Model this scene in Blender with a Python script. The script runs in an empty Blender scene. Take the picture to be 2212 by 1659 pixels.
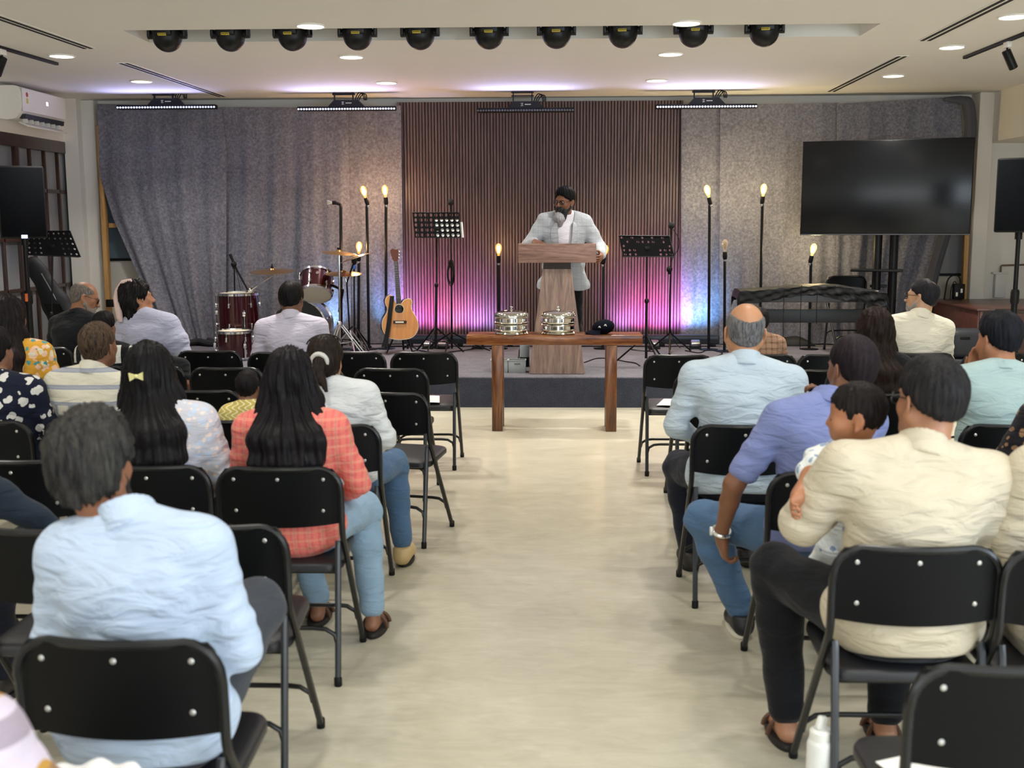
import bpy, bmesh, math, random
import numpy as np
from mathutils import Vector, Matrix, Euler

random.seed(7)
SC = bpy.context.scene
COL = SC.collection
PI = math.pi

# ------------------------------------------------------------------ camera
F_PX, CX, CY = 2400.0, 1106.0, 829.5           # focal length and centre in pixels of the 2212x1659 frame
CAM_H, YAW, PITCH, ROLL = 1.65, math.radians(1.9), math.radians(8.22), math.radians(0.2)
_cy, _sy, _cp, _sp = math.cos(YAW), math.sin(YAW), math.cos(PITCH), math.sin(PITCH)
FW = Vector((-_sy * _cp, _cy * _cp, -_sp))
R0 = Vector((_cy, _sy, 0.0))
U0 = R0.cross(FW)
RT = R0 * math.cos(ROLL) - U0 * math.sin(ROLL)
UP = U0 * math.cos(ROLL) + R0 * math.sin(ROLL)
EYE = Vector((0, 0, CAM_H))
cam = bpy.data.cameras.new('camera')
cam.sensor_width = 36.0
cam.lens = F_PX / 2212.0 * 36.0
cam.clip_start = 0.05
cam.clip_end = 100
cam.dof.use_dof = True
cam.dof.focus_distance = 10.0
cam.dof.aperture_fstop = 4.2
camo = bpy.data.objects.new('camera', cam)
M3 = Matrix((RT, UP, -FW)).transposed()
camo.matrix_world = Matrix.Translation(EYE) @ M3.to_4x4()
COL.objects.link(camo)
SC.camera = camo

def ray(u, v):
    return FW + RT * ((u - CX) / F_PX) + UP * ((CY - v) / F_PX)
def PY(u, v, y):
    d = ray(u, v); return EYE + d * (y / d.y)
def PZ(u, v, z):
    d = ray(u, v); return EYE + d * ((z - CAM_H) / d.z)
def PX(u, v, x):
    d = ray(u, v); return EYE + d * (x / d.x)
def mpp(p):
    return (Vector(p) - EYE).dot(FW) / F_PX

# ------------------------------------------------------------------ colour view, world, big lights
SC.view_settings.view_transform = 'Standard'
SC.view_settings.look = 'None'
SC.view_settings.gamma = 1.0
SC.view_settings.use_curve_mapping = False
SC.view_settings.exposure = 0.2
SC.cycles.max_bounces = 8
SC.cycles.diffuse_bounces = 5
SC.cycles.glossy_bounces = 3
SC.cycles.transmission_bounces = 4
SC.cycles.transparent_max_bounces = 8
SC.cycles.caustics_reflective = False
SC.cycles.caustics_refractive = False
SC.cycles.sample_clamp_indirect = 4.0
SC.cycles.use_denoising = True

w = bpy.data.worlds.new('world')
SC.world = w
w.use_nodes = True
w.node_tree.nodes['Background'].inputs[0].default_value = (0.80, 0.88, 1.0, 1)
w.node_tree.nodes['Background'].inputs[1].default_value = 0.25

def area_light(name, loc, target, size, size_y, watt, col):
    l = bpy.data.lights.new(name, 'AREA')
    l.shape = 'RECTANGLE'; l.size = size; l.size_y = size_y
    l.energy = watt; l.color = col
    o = bpy.data.objects.new(name, l)
    o.location = loc
    o.rotation_euler = (Vector(target) - Vector(loc)).to_track_quat('-Z', 'Y').to_euler()
    COL.objects.link(o)
    return o

def disk_light(name, loc, watt, col, size=0.18, spread=PI):
    l = bpy.data.lights.new(name, 'AREA')
    l.shape = 'DISK'; l.size = size; l.energy = watt; l.color = col; l.spread = spread
    o = bpy.data.objects.new(name, l); o.location = loc
    COL.objects.link(o)
    return o

def spot_light(name, loc, target, watt, col, angle, blend=0.6, radius=0.05):
    l = bpy.data.lights.new(name, 'SPOT')
    l.energy = watt; l.color = col; l.spot_size = angle; l.spot_blend = blend; l.shadow_soft_size = radius
    o = bpy.data.objects.new(name, l)
    o.location = loc
    o.rotation_euler = (Vector(target) - Vector(loc)).to_track_quat('-Z', 'Y').to_euler()
    COL.objects.link(o)
    return o

def point_light(name, loc, watt, col, radius=0.03):
    l = bpy.data.lights.new(name, 'POINT')
    l.energy = watt; l.color = col; l.shadow_soft_size = radius
    o = bpy.data.objects.new(name, l); o.location = loc
    COL.objects.link(o)
    return o

CEIL = 3.05
# daylight from the windows along the right side and the back of the hall
area_light('daylight_right', (5.2, 0.6, 1.7), (-1.0, 4.6, 3.0), 5.5, 1.7, 260, (0.72, 0.86, 1.0))
area_light('daylight_back', (0.2, -2.9, 1.5), (0.2, 3.0, 3.4), 8.0, 1.7, 150, (0.88, 0.94, 1.0))
# the rows of ceiling lamps that continue behind the camera
for _lx in (-3.6, -1.2, 1.2, 3.4):
    for _ly in (5.9, 3.9, 1.9, -0.3):
        disk_light('ceiling_lamp_glow', (_lx, _ly, CEIL - 0.03), 10, (1.0, 0.95, 0.87), spread=2.3)

# ------------------------------------------------------------------ materials
def lin(c):
    c = c / 255.0
    return c / 12.92 if c <= 0.04045 else ((c + 0.055) / 1.055) ** 2.4
def rgb(c):
    if isinstance(c, str):
        c = c.lstrip('#'); c = tuple(int(c[i:i + 2], 16) for i in (0, 2, 4))
    return (lin(c[0]), lin(c[1]), lin(c[2]), 1.0)

_M = {}
def new_mat(name):
    m = bpy.data.materials.new(name); m.use_nodes = True
    nt = m.node_tree
    return m, nt, nt.nodes['Principled BSDF']

def coords(nt, scale=(1, 1, 1), rot=(0, 0, 0), kind='Object'):
    tc = nt.nodes.new('ShaderNodeTexCoord'); mp = nt.nodes.new('ShaderNodeMapping')
    mp.inputs['Scale'].default_value = scale
    mp.inputs['Rotation'].default_value = rot
    nt.links.new(tc.outputs[kind], mp.inputs[0])
    return mp.outputs[0]

def noise(nt, vec, scale, detail=4, rough=0.55, dist=0.0):
    n = nt.nodes.new('ShaderNodeTexNoise')
    n.inputs['Scale'].default_value = scale; n.inputs['Detail'].default_value = detail
    n.inputs['Roughness'].default_value = rough; n.inputs['Distortion'].default_value = dist
    if vec is not None: nt.links.new(vec, n.inputs['Vector'])
    return n.outputs[0]

def ramp(nt, fac, stops, interp='LINEAR'):
    r = nt.nodes.new('ShaderNodeValToRGB')
    r.color_ramp.interpolation = interp
    e = r.color_ramp.elements
    while len(e) < len(stops): e.new(0.5)
    for i, (p, c) in enumerate(stops):
        e[i].position = p; e[i].color = rgb(c)
    nt.links.new(fac, r.inputs[0])
    return r.outputs[0]

def mix(nt, fac, a, b, mode='MIX'):
    m = nt.nodes.new('ShaderNodeMix'); m.data_type = 'RGBA'; m.blend_type = mode
    for sock, val in ((m.inputs[0], fac), (m.inputs[6], a), (m.inputs[7], b)):
        if isinstance(val, (int, float)): sock.default_value = val
        elif isinstance(val, (tuple, list)): sock.default_value = val
        else: nt.links.new(val, sock)
    return m.outputs[2]

def math_n(nt, op, a, b=0.0, c=None):
    m = nt.nodes.new('ShaderNodeMath'); m.operation = op
    for i, val in enumerate((a, b) if c is None else (a, b, c)):
        if isinstance(val, (int, float)): m.inputs[i].default_value = val
        else: nt.links.new(val, m.inputs[i])
    return m.outputs[0]

def sepxyz(nt, vec):
    s = nt.nodes.new('ShaderNodeSeparateXYZ'); nt.links.new(vec, s.inputs[0])
    return s.outputs

def bump(nt, bs, height, strength, dist=0.01):
    b = nt.nodes.new('ShaderNodeBump')
    b.inputs['Strength'].default_value = strength; b.inputs['Distance'].default_value = dist
    nt.links.new(height, b.inputs['Height']); nt.links.new(b.outputs[0], bs.inputs['Normal'])

def mat(name, col, rough=0.5, metal=0.0, spec=0.5, var=0.0, vscale=30, bmp=0.0, bscale=200, sheen=0.0, coat=0.0, stretch=(1, 1, 1)):
    """plain surface with a little procedural variation"""
    if name in _M: return _M[name]
    m, nt, bs = new_mat(name)
    c = rgb(col)
    bs.inputs['Roughness'].default_value = rough
    bs.inputs['Metallic'].default_value = metal
    bs.inputs['Specular IOR Level'].default_value = spec
    if sheen: bs.inputs['Sheen Weight'].default_value = sheen
    if coat: bs.inputs['Coat Weight'].default_value = coat; bs.inputs['Coat Roughness'].default_value = 0.08
    vec = coords(nt, stretch)
    n = noise(nt, vec, vscale)
    v = max(var, 0.02)
    lo = tuple(x * (1 - v) for x in c[:3]) + (1,)
    hi = tuple(min(1, x * (1 + v)) for x in c[:3]) + (1,)
    nt.links.new(mix(nt, n, lo, hi), bs.inputs['Base Color'])
    if bmp:
        bump(nt, bs, noise(nt, vec, bscale, 3), bmp, 0.004)
    _M[name] = m
    return m

def emit(name, col, strength, base='#ffffff'):
    if name in _M: return _M[name]
    m, nt, bs = new_mat(name)
    bs.inputs['Base Color'].default_value = rgb(base)
    bs.inputs['Emission Color'].default_value = rgb(col)
    bs.inputs['Emission Strength'].default_value = strength
    _M[name] = m
    return m

def wood(name, stops, scale=4.0, axis='X', rough=0.4, bmp=0.15, dist=2.5, coat=0.0, fine=40):
    if name in _M: return _M[name]
    m, nt, bs = new_mat(name)
    st = {'X': (0.09, 1, 1), 'Y': (1, 0.09, 1), 'Z': (1, 1, 0.09)}[axis]
    vec = coords(nt, st)
    n1 = noise(nt, vec, scale * 4, 6, 0.6, dist)
    n2 = noise(nt, vec, fine * 4, 3, 0.6)
    f = math_n(nt, 'ADD', math_n(nt, 'MULTIPLY', n1, 0.8), math_n(nt, 'MULTIPLY', n2, 0.25))
    nt.links.new(ramp(nt, f, stops), bs.inputs['Base Color'])
    bs.inputs['Roughness'].default_value = rough
    if coat: bs.inputs['Coat Weight'].default_value = coat; bs.inputs['Coat Roughness'].default_value = 0.15
    bump(nt, bs, f, bmp, 0.002)
    _M[name] = m
    return m

# ------------------------------------------------------------------ mesh helpers
class MB:
    """collects shapes and links them as ONE mesh object"""
    def __init__(s): s.v = []; s.f = []; s.mi = []; s.cur = 0
    def add(s, vs, fs):
        o = len(s.v)
        s.v += [tuple(p) for p in vs]
        s.f += [tuple(i + o for i in f) for f in fs]
        s.mi += [s.cur] * len(fs)
        return s
    def box(s, c, size, bev=0.0, rot=None, seg=2):
        bm = bmesh.new()
        bmesh.ops.create_cube(bm, size=1.0)
        bmesh.ops.scale(bm, vec=size, verts=bm.verts)
        if bev > 0:
            bmesh.ops.bevel(bm, geom=bm.edges[:], offset=bev, segments=seg, affect='EDGES', profile=0.5)
        R = Matrix.Identity(3)
        if rot is not None: R = rot if isinstance(rot, Matrix) else Euler(rot).to_matrix()
        c = Vector(c)
        bm.verts.index_update()
        s.add([R @ v.co + c for v in bm.verts], [[v.index for v in f.verts] for f in bm.faces])
        bm.free(); return s
    def tube(s, pts, r, n=10, caps=True, closed=False):
        pts = [Vector(p) for p in pts]
        m = len(pts)
        rs = r if isinstance(r, (list, tuple)) else [r] * m
        vs, fs = [], []
        up = None
        for i, p in enumerate(pts):
            if closed: t = pts[(i + 1) % m] - pts[i - 1]
            else: t = pts[min(i + 1, m - 1)] - pts[max(i - 1, 0)]
            t = t.normalized() if t.length > 1e-9 else Vector((0, 0, 1))
            if up is None:
                up = t.orthogonal().normalized()
            else:
                up = (up - t * up.dot(t))
                up = up.normalized() if up.length > 1e-6 else t.orthogonal().normalized()
            b = t.cross(up)
            for k in range(n):
                a = 2 * PI * k / n
                vs.append(p + (up * math.cos(a) + b * math.sin(a)) * rs[i])
        rng = m if closed else m - 1
        for i in range(rng):
            j = (i + 1) % m
            for k in range(n):
                k2 = (k + 1) % n
                fs.append((i * n + k, i * n + k2, j * n + k2, j * n + k))
        if caps and not closed:
            fs.append(tuple(range(n))[::-1]); fs.append(tuple((m - 1) * n + k for k in range(n)))
        return s.add(vs, fs)
    def lathe(s, prof, c=(0, 0, 0), R=None, n=24):
        """prof: (radius, height) pairs, turned about the local z axis"""
        R = Matrix.Identity(3) if R is None else (R if isinstance(R, Matrix) else Euler(R).to_matrix())
        c = Vector(c); vs, fs = [], []
        for (r, z) in prof:
            for k in range(n):
                a = 2 * PI * k / n
                vs.append(R @ Vector((r * math.cos(a), r * math.sin(a), z)) + c)
        for i in range(len(prof) - 1):
            for k in range(n):
                k2 = (k + 1) % n
                fs.append((i * n + k, i * n + k2, (i + 1) * n + k2, (i + 1) * n + k))
        if prof[0][0] > 1e-5: fs.append(tuple(range(n))[::-1])
        if prof[-1][0] > 1e-5: fs.append(tuple((len(prof) - 1) * n + k for k in range(n)))
        return s.add(vs, fs)
    def ball(s, c, r, R=None, n=16, m=10):
        rx, ry, rz = r if isinstance(r, (tuple, list)) else (r, r, r)
        R = Matrix.Identity(3) if R is None else (R if isinstance(R, Matrix) else Euler(R).to_matrix())
        c = Vector(c); vs, fs = [], []
        for i in range(m + 1):
            t = PI * i / m
            for k in range(n):
                a = 2 * PI * k / n
                vs.append(R @ Vector((rx * math.sin(t) * math.cos(a), ry * math.sin(t) * math.sin(a), -rz * math.cos(t))) + c)
        for i in range(m):
            for k in range(n):
                k2 = (k + 1) % n
                fs.append((i * n + k, i * n + k2, (i + 1) * n + k2, (i + 1) * n + k))
        return s.add(vs, fs)
    def prism(s, poly, ex, holes=None):
        """extrude a polygon (list of 3d points) by vector ex"""
        ex = Vector(ex); n = len(poly)
        a = [Vector(p) for p in poly]; b = [p + ex for p in a]
        fs = [tuple(range(n))[::-1], tuple(n + i for i in range(n))]
        fs += [(i, (i + 1) % n, n + (i + 1) % n, n + i) for i in range(n)]
        return s.add(a + b, fs)
    def grid(s, fn, nu, nv, thick=None):
        vs = [Vector(fn(i / nu, j / nv)) for i in range(nu + 1) for j in range(nv + 1)]
        fs = [(i * (nv + 1) + j, (i + 1) * (nv + 1) + j, (i + 1) * (nv + 1) + j + 1, i * (nv + 1) + j + 1) for i in range(nu) for j in range(nv)]
        if thick is not None:
            t = Vector(thick); n0 = len(vs)
            vs += [p + t for p in vs]
            fs += [tuple(x + n0 for x in reversed(f)) for f in fs]
            ring = [i * (nv + 1) for i in range(nu + 1)] + [nu * (nv + 1) + j for j in range(1, nv + 1)] + \
                   [i * (nv + 1) + nv for i in range(nu - 1, -1, -1)] + [j for j in range(nv - 1, 0, -1)]
            fs += [(ring[k], ring[(k + 1) % len(ring)], ring[(k + 1) % len(ring)] + n0, ring[k] + n0) for k in range(len(ring))]
        return s.add(vs, fs)
    def build(s, name, m=None, parent=None, smooth=35, loc=None, rot=None):
        me = bpy.data.meshes.new(name)
        me.from_pydata(s.v, [], s.f)
        bm = bmesh.new(); bm.from_mesh(me)
        bmesh.ops.recalc_face_normals(bm, faces=bm.faces)
        bm.to_mesh(me); bm.free()
        ms = m if isinstance(m, (list, tuple)) else [m]
        for x in ms:
            if x is not None: me.materials.append(x)
        if len(ms) > 1: me.polygons.foreach_set('material_index', s.mi)
        if smooth:
            me.polygons.foreach_set('use_smooth', [True] * len(me.polygons))
            me.set_sharp_from_angle(angle=math.radians(smooth))
        o = bpy.data.objects.new(name, me)
        COL.objects.link(o)
        if parent is not None: o.parent = parent
        if loc is not None: o.location = loc
        if rot is not None: o.rotation_euler = rot
        return o

def tag(o, label, cat, group=None, kind=None):
    o['label'] = label; o['category'] = cat
    if group: o['group'] = group
    if kind: o['kind'] = kind
    return o
def thing(name, label, cat, loc=(0, 0, 0), rotz=0.0, group=None):
    o = bpy.data.objects.new(name, None)
    o.empty_display_size = 0.1
    o.location = loc; o.rotation_euler = (0, 0, rotz)
    COL.objects.link(o)
    return tag(o, label, cat, group)
def struct(o):
    o['kind'] = 'structure'; return o
def dup(root, loc, rotz, label, group=None):
    r = root.copy(); COL.objects.link(r); r.location = loc; r.rotation_euler = (0, 0, rotz)
    r['label'] = label
    if group: r['group'] = group
    for ch in list(root.children):
        c = ch.copy(); COL.objects.link(c); c.parent = r
        for g in list(ch.children):
            d = g.copy(); COL.objects.link(d); d.parent = c
    return r
def arc(c, r, a0, a1, n, plane='XZ'):
    out = []
    for i in range(n + 1):
        a = a0 + (a1 - a0) * i / n
        x, y = r * math.cos(a), r * math.sin(a)
        out.append({'XZ': Vector((x, 0, y)), 'XY': Vector((x, y, 0)), 'YZ': Vector((0, x, y))}[plane] + Vector(c))
    return out
def bez(p0, p1, p2, p3, n=10):
    p0, p1, p2, p3 = map(Vector, (p0, p1, p2, p3)); out = []
    for i in range(n + 1):
        t = i / n
        out.append(p0 * (1 - t) ** 3 + p1 * 3 * t * (1 - t) ** 2 + p2 * 3 * t * t * (1 - t) + p3 * t ** 3)
    return out
def catmull(pts, n=8):
    P = [Vector(p) for p in pts]; P = [P[0] * 2 - P[1]] + P + [P[-1] * 2 - P[-2]]; out = []
    for i in range(1, len(P) - 2):
        for k in range(n):
            t = k / n; a, b, c, d = P[i - 1:i + 3]
            out.append(0.5 * ((2 * b) + (c - a) * t + (2 * a - 5 * b + 4 * c - d) * t * t + (-a + 3 * b - 3 * c + d) * t ** 3))
    out.append(P[-2]); return out
# ------------------------------------------------------------------ the hall
XL, XR, YB, YF = -5.45, 5.60, 12.85, -3.2
M_ceil = mat('ceiling_paint', '#e9e8e4', 0.85, var=0.02, vscale=3)
M_wall = mat('wall_paint', '#e4e1da', 0.8, var=0.02, vscale=4)
M_black = mat('black_metal', '#0b0c0f', 0.42, spec=.25, var=0.1)
M_blackp = mat('black_plastic', '#0d0e10', 0.5, spec=.25, var=0.1)
M_chrome = mat('chrome', '#e6e8ea', 0.12, 1.0)
M_steel = mat('brushed_steel', '#b9bcc0', 0.3, 1.0)
M_white = mat('white_plastic', '#eceae4', 0.35)

def floor_mat():
    m, nt, bs = new_mat('polished_concrete')
    v = coords(nt, (1, 1, 1))
    n1 = noise(nt, v, 0.9, 6, 0.6, 0.6)
    n2 = noise(nt, coords(nt, (1.0, 3.0, 1)), 5.0, 5, 0.65, 1.5)
    f = math_n(nt, 'ADD', math_n(nt, 'MULTIPLY', n1, 0.6), math_n(nt, 'MULTIPLY', n2, 0.4))
    nt.links.new(ramp(nt, f, [(0.30, '#a6a18e'), (0.45, '#b8b29e'), (0.58, '#c6c0ad'), (0.74, '#d6d1c1')]), bs.inputs['Base Color'])
    r = nt.nodes.new('ShaderNodeMapRange'); nt.links.new(n2, r.inputs[0])
    r.inputs[3].default_value = 0.22; r.inputs[4].default_value = 0.42
    nt.links.new(r.outputs[0], bs.inputs['Roughness'])
    bs.inputs['Specular IOR Level'].default_value = 0.45
    bump(nt, bs, n2, 0.05, 0.004)
    return m
struct(MB().box(((XL + XR) / 2, (YB + YF) / 2, -0.05), (XR - XL + 0.4, YB - YF + 0.4, 0.1)).build('floor', floor_mat()))

def carpet_mat(name, a, b):
    m, nt, bs = new_mat(name)
    v = coords(nt)
    n = noise(nt, v, 140, 3, 0.7)
    n2 = noise(nt, v, 9, 4, 0.6)
    f = math_n(nt, 'ADD', math_n(nt, 'MULTIPLY', n, 0.8), math_n(nt, 'MULTIPLY', n2, 0.2))
    nt.links.new(ramp(nt, f, [(0.34, a), (0.66, b)]), bs.inputs['Base Color'])
    bs.inputs['Roughness'].default_value = 0.95; bs.inputs['Specular IOR Level'].default_value = 0.1
    bump(nt, bs, n, 0.5, 0.004)
    return m
SZ = 0.28                                              # stage height
ST = MB().box((-0.55, (9.94 + YB - 0.02) / 2, SZ / 2), (8.3, YB - 0.02 - 9.94, SZ), 0.012).build('stage_platform', carpet_mat('stage_carpet', '#4b4a50', '#85828a'))
struct(ST)
struct(MB().box((-0.55, 9.935, SZ / 2 - 0.006), (8.28, 0.014, SZ - 0.012)).build('trim_1', carpet_mat('riser_carpet', '#2a2d38', '#4a4e5c')))

# ceiling with the long recess for the moving heads
RX0, RX1, RY0, RY1, RH = -3.10, 2.36, 8.27, 8.82, 0.42
c = MB()
for (x0, x1, y0, y1) in ((XL - .2, XR + .2, YF - .2, RY0), (XL - .2, XR + .2, RY1, YB + .2), (XL - .2, RX0, RY0, RY1), (RX1, XR + .2, RY0, RY1)):
    c.box(((x0 + x1) / 2, (y0 + y1) / 2, CEIL + 0.06), (x1 - x0, y1 - y0, 0.12))
c.box(((RX0 + RX1) / 2, (RY0 + RY1) / 2, CEIL + RH + 0.03), (RX1 - RX0 + .1, RY1 - RY0 + .1, 0.06))
for x in (RX0 - .025, RX1 + .025): c.box((x, (RY0 + RY1) / 2, CEIL + RH / 2 + .06), (0.052, RY1 - RY0 + .1, RH - .1))
for y in (RY0 - .025, RY1 + .025): c.box(((RX0 + RX1) / 2, y, CEIL + RH / 2 + .06), (RX1 - RX0 + .1, 0.052, RH - .1))
struct(c.build('ceiling', M_ceil, smooth=0))

struct(MB().box(((XL + XR) / 2, YB + 0.06, CEIL / 2), (XR - XL + .4, 0.12, CEIL)).build('wall_back', M_wall, smooth=0))
struct(MB().box(((XL + XR) / 2, YF - 0.06, CEIL / 2), (XR - XL + .4, 0.12, CEIL)).build('wall_rear', M_wall, smooth=0))
struct(MB().box((XR + 0.06, (YB + YF) / 2, CEIL / 2), (0.12, YB - YF + .4, CEIL)).build('wall_right', M_wall, smooth=0))
# left wall: above the glazed doors, and solid towards the camera
WY0, WZ = 8.6, 2.57
l = MB().box((XL - 0.06, (YB + WY0) / 2, (CEIL + WZ) / 2), (0.12, YB - WY0 + .1, CEIL - WZ))
l.box((XL - 0.06, (WY0 + YF) / 2, CEIL / 2), (0.12, WY0 - YF, CEIL))
struct(l.build('wall_left', M_wall, smooth=0))
# the narrow returns either side of the curtained wall, the beam on the right
struct(MB().box((-5.37, 12.72, CEIL / 2), (0.16, 0.26, CEIL)).box((-5.22, 12.78, CEIL / 2), (0.16, 0.14, CEIL), 0.02).build('trim_2', M_wall))
struct(MB().box((4.78, 12.72, CEIL / 2), (0.16, 0.26, CEIL), 0.012).build('trim_3', M_wall))
struct(MB().box((5.25, 7.0, 2.785), (0.78, 11.7, 0.53)).build('trim_4', M_wall, smooth=0))

# ---- glazed timber screen in the left wall
M_dwood = wood('dark_door_wood', [(0.3, '#1e120f'), (0.5, '#341f1a'), (0.7, '#4a2f27')], 3, 'Z', 0.35, coat=0.2)
def pane_mat():
    m, nt, bs = new_mat('frosted_pane')
    v = coords(nt, (1, 0.7, 0.35))
    nt.links.new(ramp(nt, noise(nt, v, 2.2, 2), [(0.3, '#5b6068'), (0.5, '#868a8f'), (0.72, '#b3b6b8')]), bs.inputs['Base Color'])
    bs.inputs['Roughness'].default_value = 0.22
    bs.inputs['Transmission Weight'].default_value = 0.25
    return m
win = thing('window_1', 'dark timber screen of frosted glass panes in the left wall under the air conditioner', 'window', (XL, 0, 0))
struct(win)
f = MB()
ys = [8.7, 9.05, 9.38, 9.72, 10.06, 10.4, 10.74, 11.08, 11.45, 11.77, 12.11, 12.44, 12.78]
zs = [0.03, 0.12, 0.98, 1.5, 2.02, 2.53]
f.box((-0.04, (8.6 + 12.86) / 2, 2.51), (0.1, 4.26, 0.13), 0.008)
f.box((-0.04, (8.6 + 12.86) / 2, 0.06), (0.1, 4.26, 0.12), 0.008)
for i, y in enumerate(ys):
    wd = 0.075 if i in (0, 4, 8, 12) else 0.034
    f.box((-0.04, y + (0.03 if i == 12 else 0), 1.27), (0.09 if wd > .05 else 0.06, wd, 2.5), 0.006)
for z in (0.98, 1.5, 2.02):
    f.box((-0.04, (8.7 + 12.8) / 2, z), (0.06, 4.1, 0.04), 0.006)
f.build('window_frame', M_dwood, win)
MB().box((-0.05, (8.7 + 12.8) / 2, 1.28), (0.012, 4.1, 2.4)).build('pane', pane_mat(), win, smooth=0)

# ---- timber studs that carry the curtains
M_pine = wood('pine', [(0.3, '#9a7140'), (0.5, '#b98d55'), (0.7, '#cda469')], 3, 'Z', 0.6)
def post(name, label, pts, wx, wy, arm=None):
    a, b = Vector(pts[0]), Vector(pts[1])
    mid = (a + b) / 2; d = (b - a)
    q = d.to_track_quat('Z', 'Y').to_matrix()
    o = thing(name, label, 'post', a)
    MB().box((b - a) / 2, (wx, wy, d.length), 0.004, q).build('upright', M_pine, o)
    if arm: MB().box(Vector(arm[0]) - a, arm[1], 0.003).build('crosspiece', M_pine, o)
    return o
pl0, pl1 = PY(239, 741, 12.62), PY(217, 300, 12.62)
pl0.z = SZ + 0.005; pl1.z = 2.75
ar = PY(236, 487, 12.62)
post('timber_post', 'bare pine post behind the left edge of the grey curtains', (pl0, pl1), 0.085, 0.05, (ar + Vector((0.12, 0.03, 0)), (0.26, 0.04, 0.05)))
pr0, pr1 = PY(2083, 640, 12.62), PY(2098, 240, 12.62)
pr0.z = 0.005; pr1.z = 2.9
post('timber_post', 'bare pine post at the right edge of the curtained wall behind the television', (pr0, pr1), 0.07, 0.05)
# dark pane and pale board seen past the curtains
def back_panel(name, label, u0, v0, u1, v1, c0, c1, split):
    a, b = PY(u0, v0, 12.83), PY(u1, v1, 12.83)
    o = thing(name, label, 'window', ((a.x + b.x) / 2, 12.82, b.z))
    wdt, hgt = abs(b.x - a.x), abs(a.z - b.z)
    zs_ = hgt * split
    MB().box((0, 0, (hgt + zs_) / 2), (wdt, 0.02, hgt - zs_)).build('pane', mat(name + '_glass', c0, 0.2), o)
    MB().box((0, 0, zs_ / 2), (wdt, 0.02, zs_ - 0.02)).build('lower_board', mat(name + '_board', c1, 0.6), o)
    MB().box((0, -0.01, zs_), (wdt, 0.03, 0.03)).build('rail', M_blackp, o)
    struct(o); return o
back_panel('window_2', 'narrow grey window behind the left curtain edge', 228, 400, 330, 690, '#54646f', '#b9b5ab', 0.45)
back_panel('window_3', 'grey window with pale board below, behind the television', 2000, 500, 2078, 660, '#7e7f84', '#bdb8aa', 0.42)

# ---- slatted timber wall behind the lectern
M_slat = wood('slat_wood', [(0.30, '#402f2f'), (0.5, '#554141'), (0.72, '#695251')], 3, 'Z', 0.45, bmp=0.1, fine=60)
sp = thing('slat_panel', 'tall brown timber slat panel on the back wall behind the lectern', 'wall panel', (-0.10, 12.74, SZ))
b = MB(); nsl = 92; x0, x1 = -1.60, 1.595
for i in range(nsl):
    x = x0 + (x1 - x0) * (i + 0.5) / nsl
    b.box((x, -0.012, 1.36), (0.0245, 0.024, 2.715))
b.build('slats', M_slat, sp, smooth=0)
MB().box(((x0 + x1) / 2, 0.025, 1.36), (x1 - x0, 0.05, 2.72)).build('backing', mat('slat_felt', '#17140f', 0.9), sp, smooth=0)

# ---- grey felt curtains
def curtain_mat():
    m, nt, bs = new_mat('grey_felt')
    v = coords(nt)
    n = noise(nt, v, 38, 5, 0.6, 0.4)
    n2 = noise(nt, v, 6, 3, 0.5)
    f = math_n(nt, 'ADD', math_n(nt, 'MULTIPLY', n, 0.85), math_n(nt, 'MULTIPLY', n2, 0.15))
    nt.links.new(ramp(nt, f, [(0.34, '#5f5f6a'), (0.5, '#72727c'), (0.66, '#86868f')]), bs.inputs['Base Color'])
    bs.inputs['Roughness'].default_value = 0.95; bs.inputs['Specular IOR Level'].default_value = 0.1
    bump(nt, bs, n, 0.25, 0.006)
    return m
M_curt = curtain_mat()
def interp(path, t):
    for (v0, u0), (v1, u1) in zip(path, path[1:]):
        if t <= v1: return u0 + (u1 - u0) * (t - v0) / (v1 - v0)
    return path[-1][1]
def curtain(label, left, right, yc, vb, seed, fold=0.03, nf=5, vt=None):
    """left/right: (v, u) pixel paths of the two hems at depth yc"""
    rnd = random.Random(seed)
    ph = [rnd.uniform(0, 6.3) for _ in range(6)]
    vt0, vt1 = vt or (left[0][0], right[0][0])
    def fn(a, t):
        va = vt0 + (vb - vt0) * t; vr = vt1 + (vb - vt1) * t
        L = PY(interp(left, va), va, yc); Rr = PY(interp(right, vr), vr, yc)
        p = L.lerp(Rr, a)
        amp = fold * (0.15 + 0.95 * t ** 1.2)
        dy = math.sin(a * nf * 6.28 + ph[0] + 1.2 * math.sin(t * 2.5 + ph[1])) * 0.6 + math.sin(a * nf * 2.3 * 6.28 + ph[2] + t) * 0.25 \
            + 0.35 * math.sin(a * nf * .5 * 6.28 + t * 3 + ph[3])
        p.y += dy * amp
        p.z = max(p.z, SZ + 0.012 if p.x > -4.6 else 0.02)
        return p
    m = MB().grid(fn, 70, 46, (0, 0.006, 0))
    o = m.build('curtain', M_curt, smooth=60)
    return tag(o, label, 'curtain', 'grey felt curtains on the back wall')
curtain('left grey felt curtain, its left hem sagging away from the pine post', [(224, 210), (380, 215), (470, 243), (600, 300), (690, 340), (748, 372)], [(232, 479), (330, 489), (600, 487), (748, 487)], 12.56, 748, 1, 0.05, 4)
curtain('grey felt curtain behind the drum kit', [(231, 477), (330, 487), (600, 485), (748, 485)], [(232, 752), (748, 758)], 12.60, 748, 2, 0.05, 4)
curtain('narrow grey felt curtain left of the timber slats behind the tall lamps', [(232, 744), (748, 750)], [(228, 866), (748, 873)], 12.64, 748, 3, 0.03, 2)
curtain('narrow grey felt curtain right of the timber slats', [(228, 1472), (748, 1471)], [(226, 1562), (748, 1560)], 12.64, 748, 4, 0.02, 2)
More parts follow.
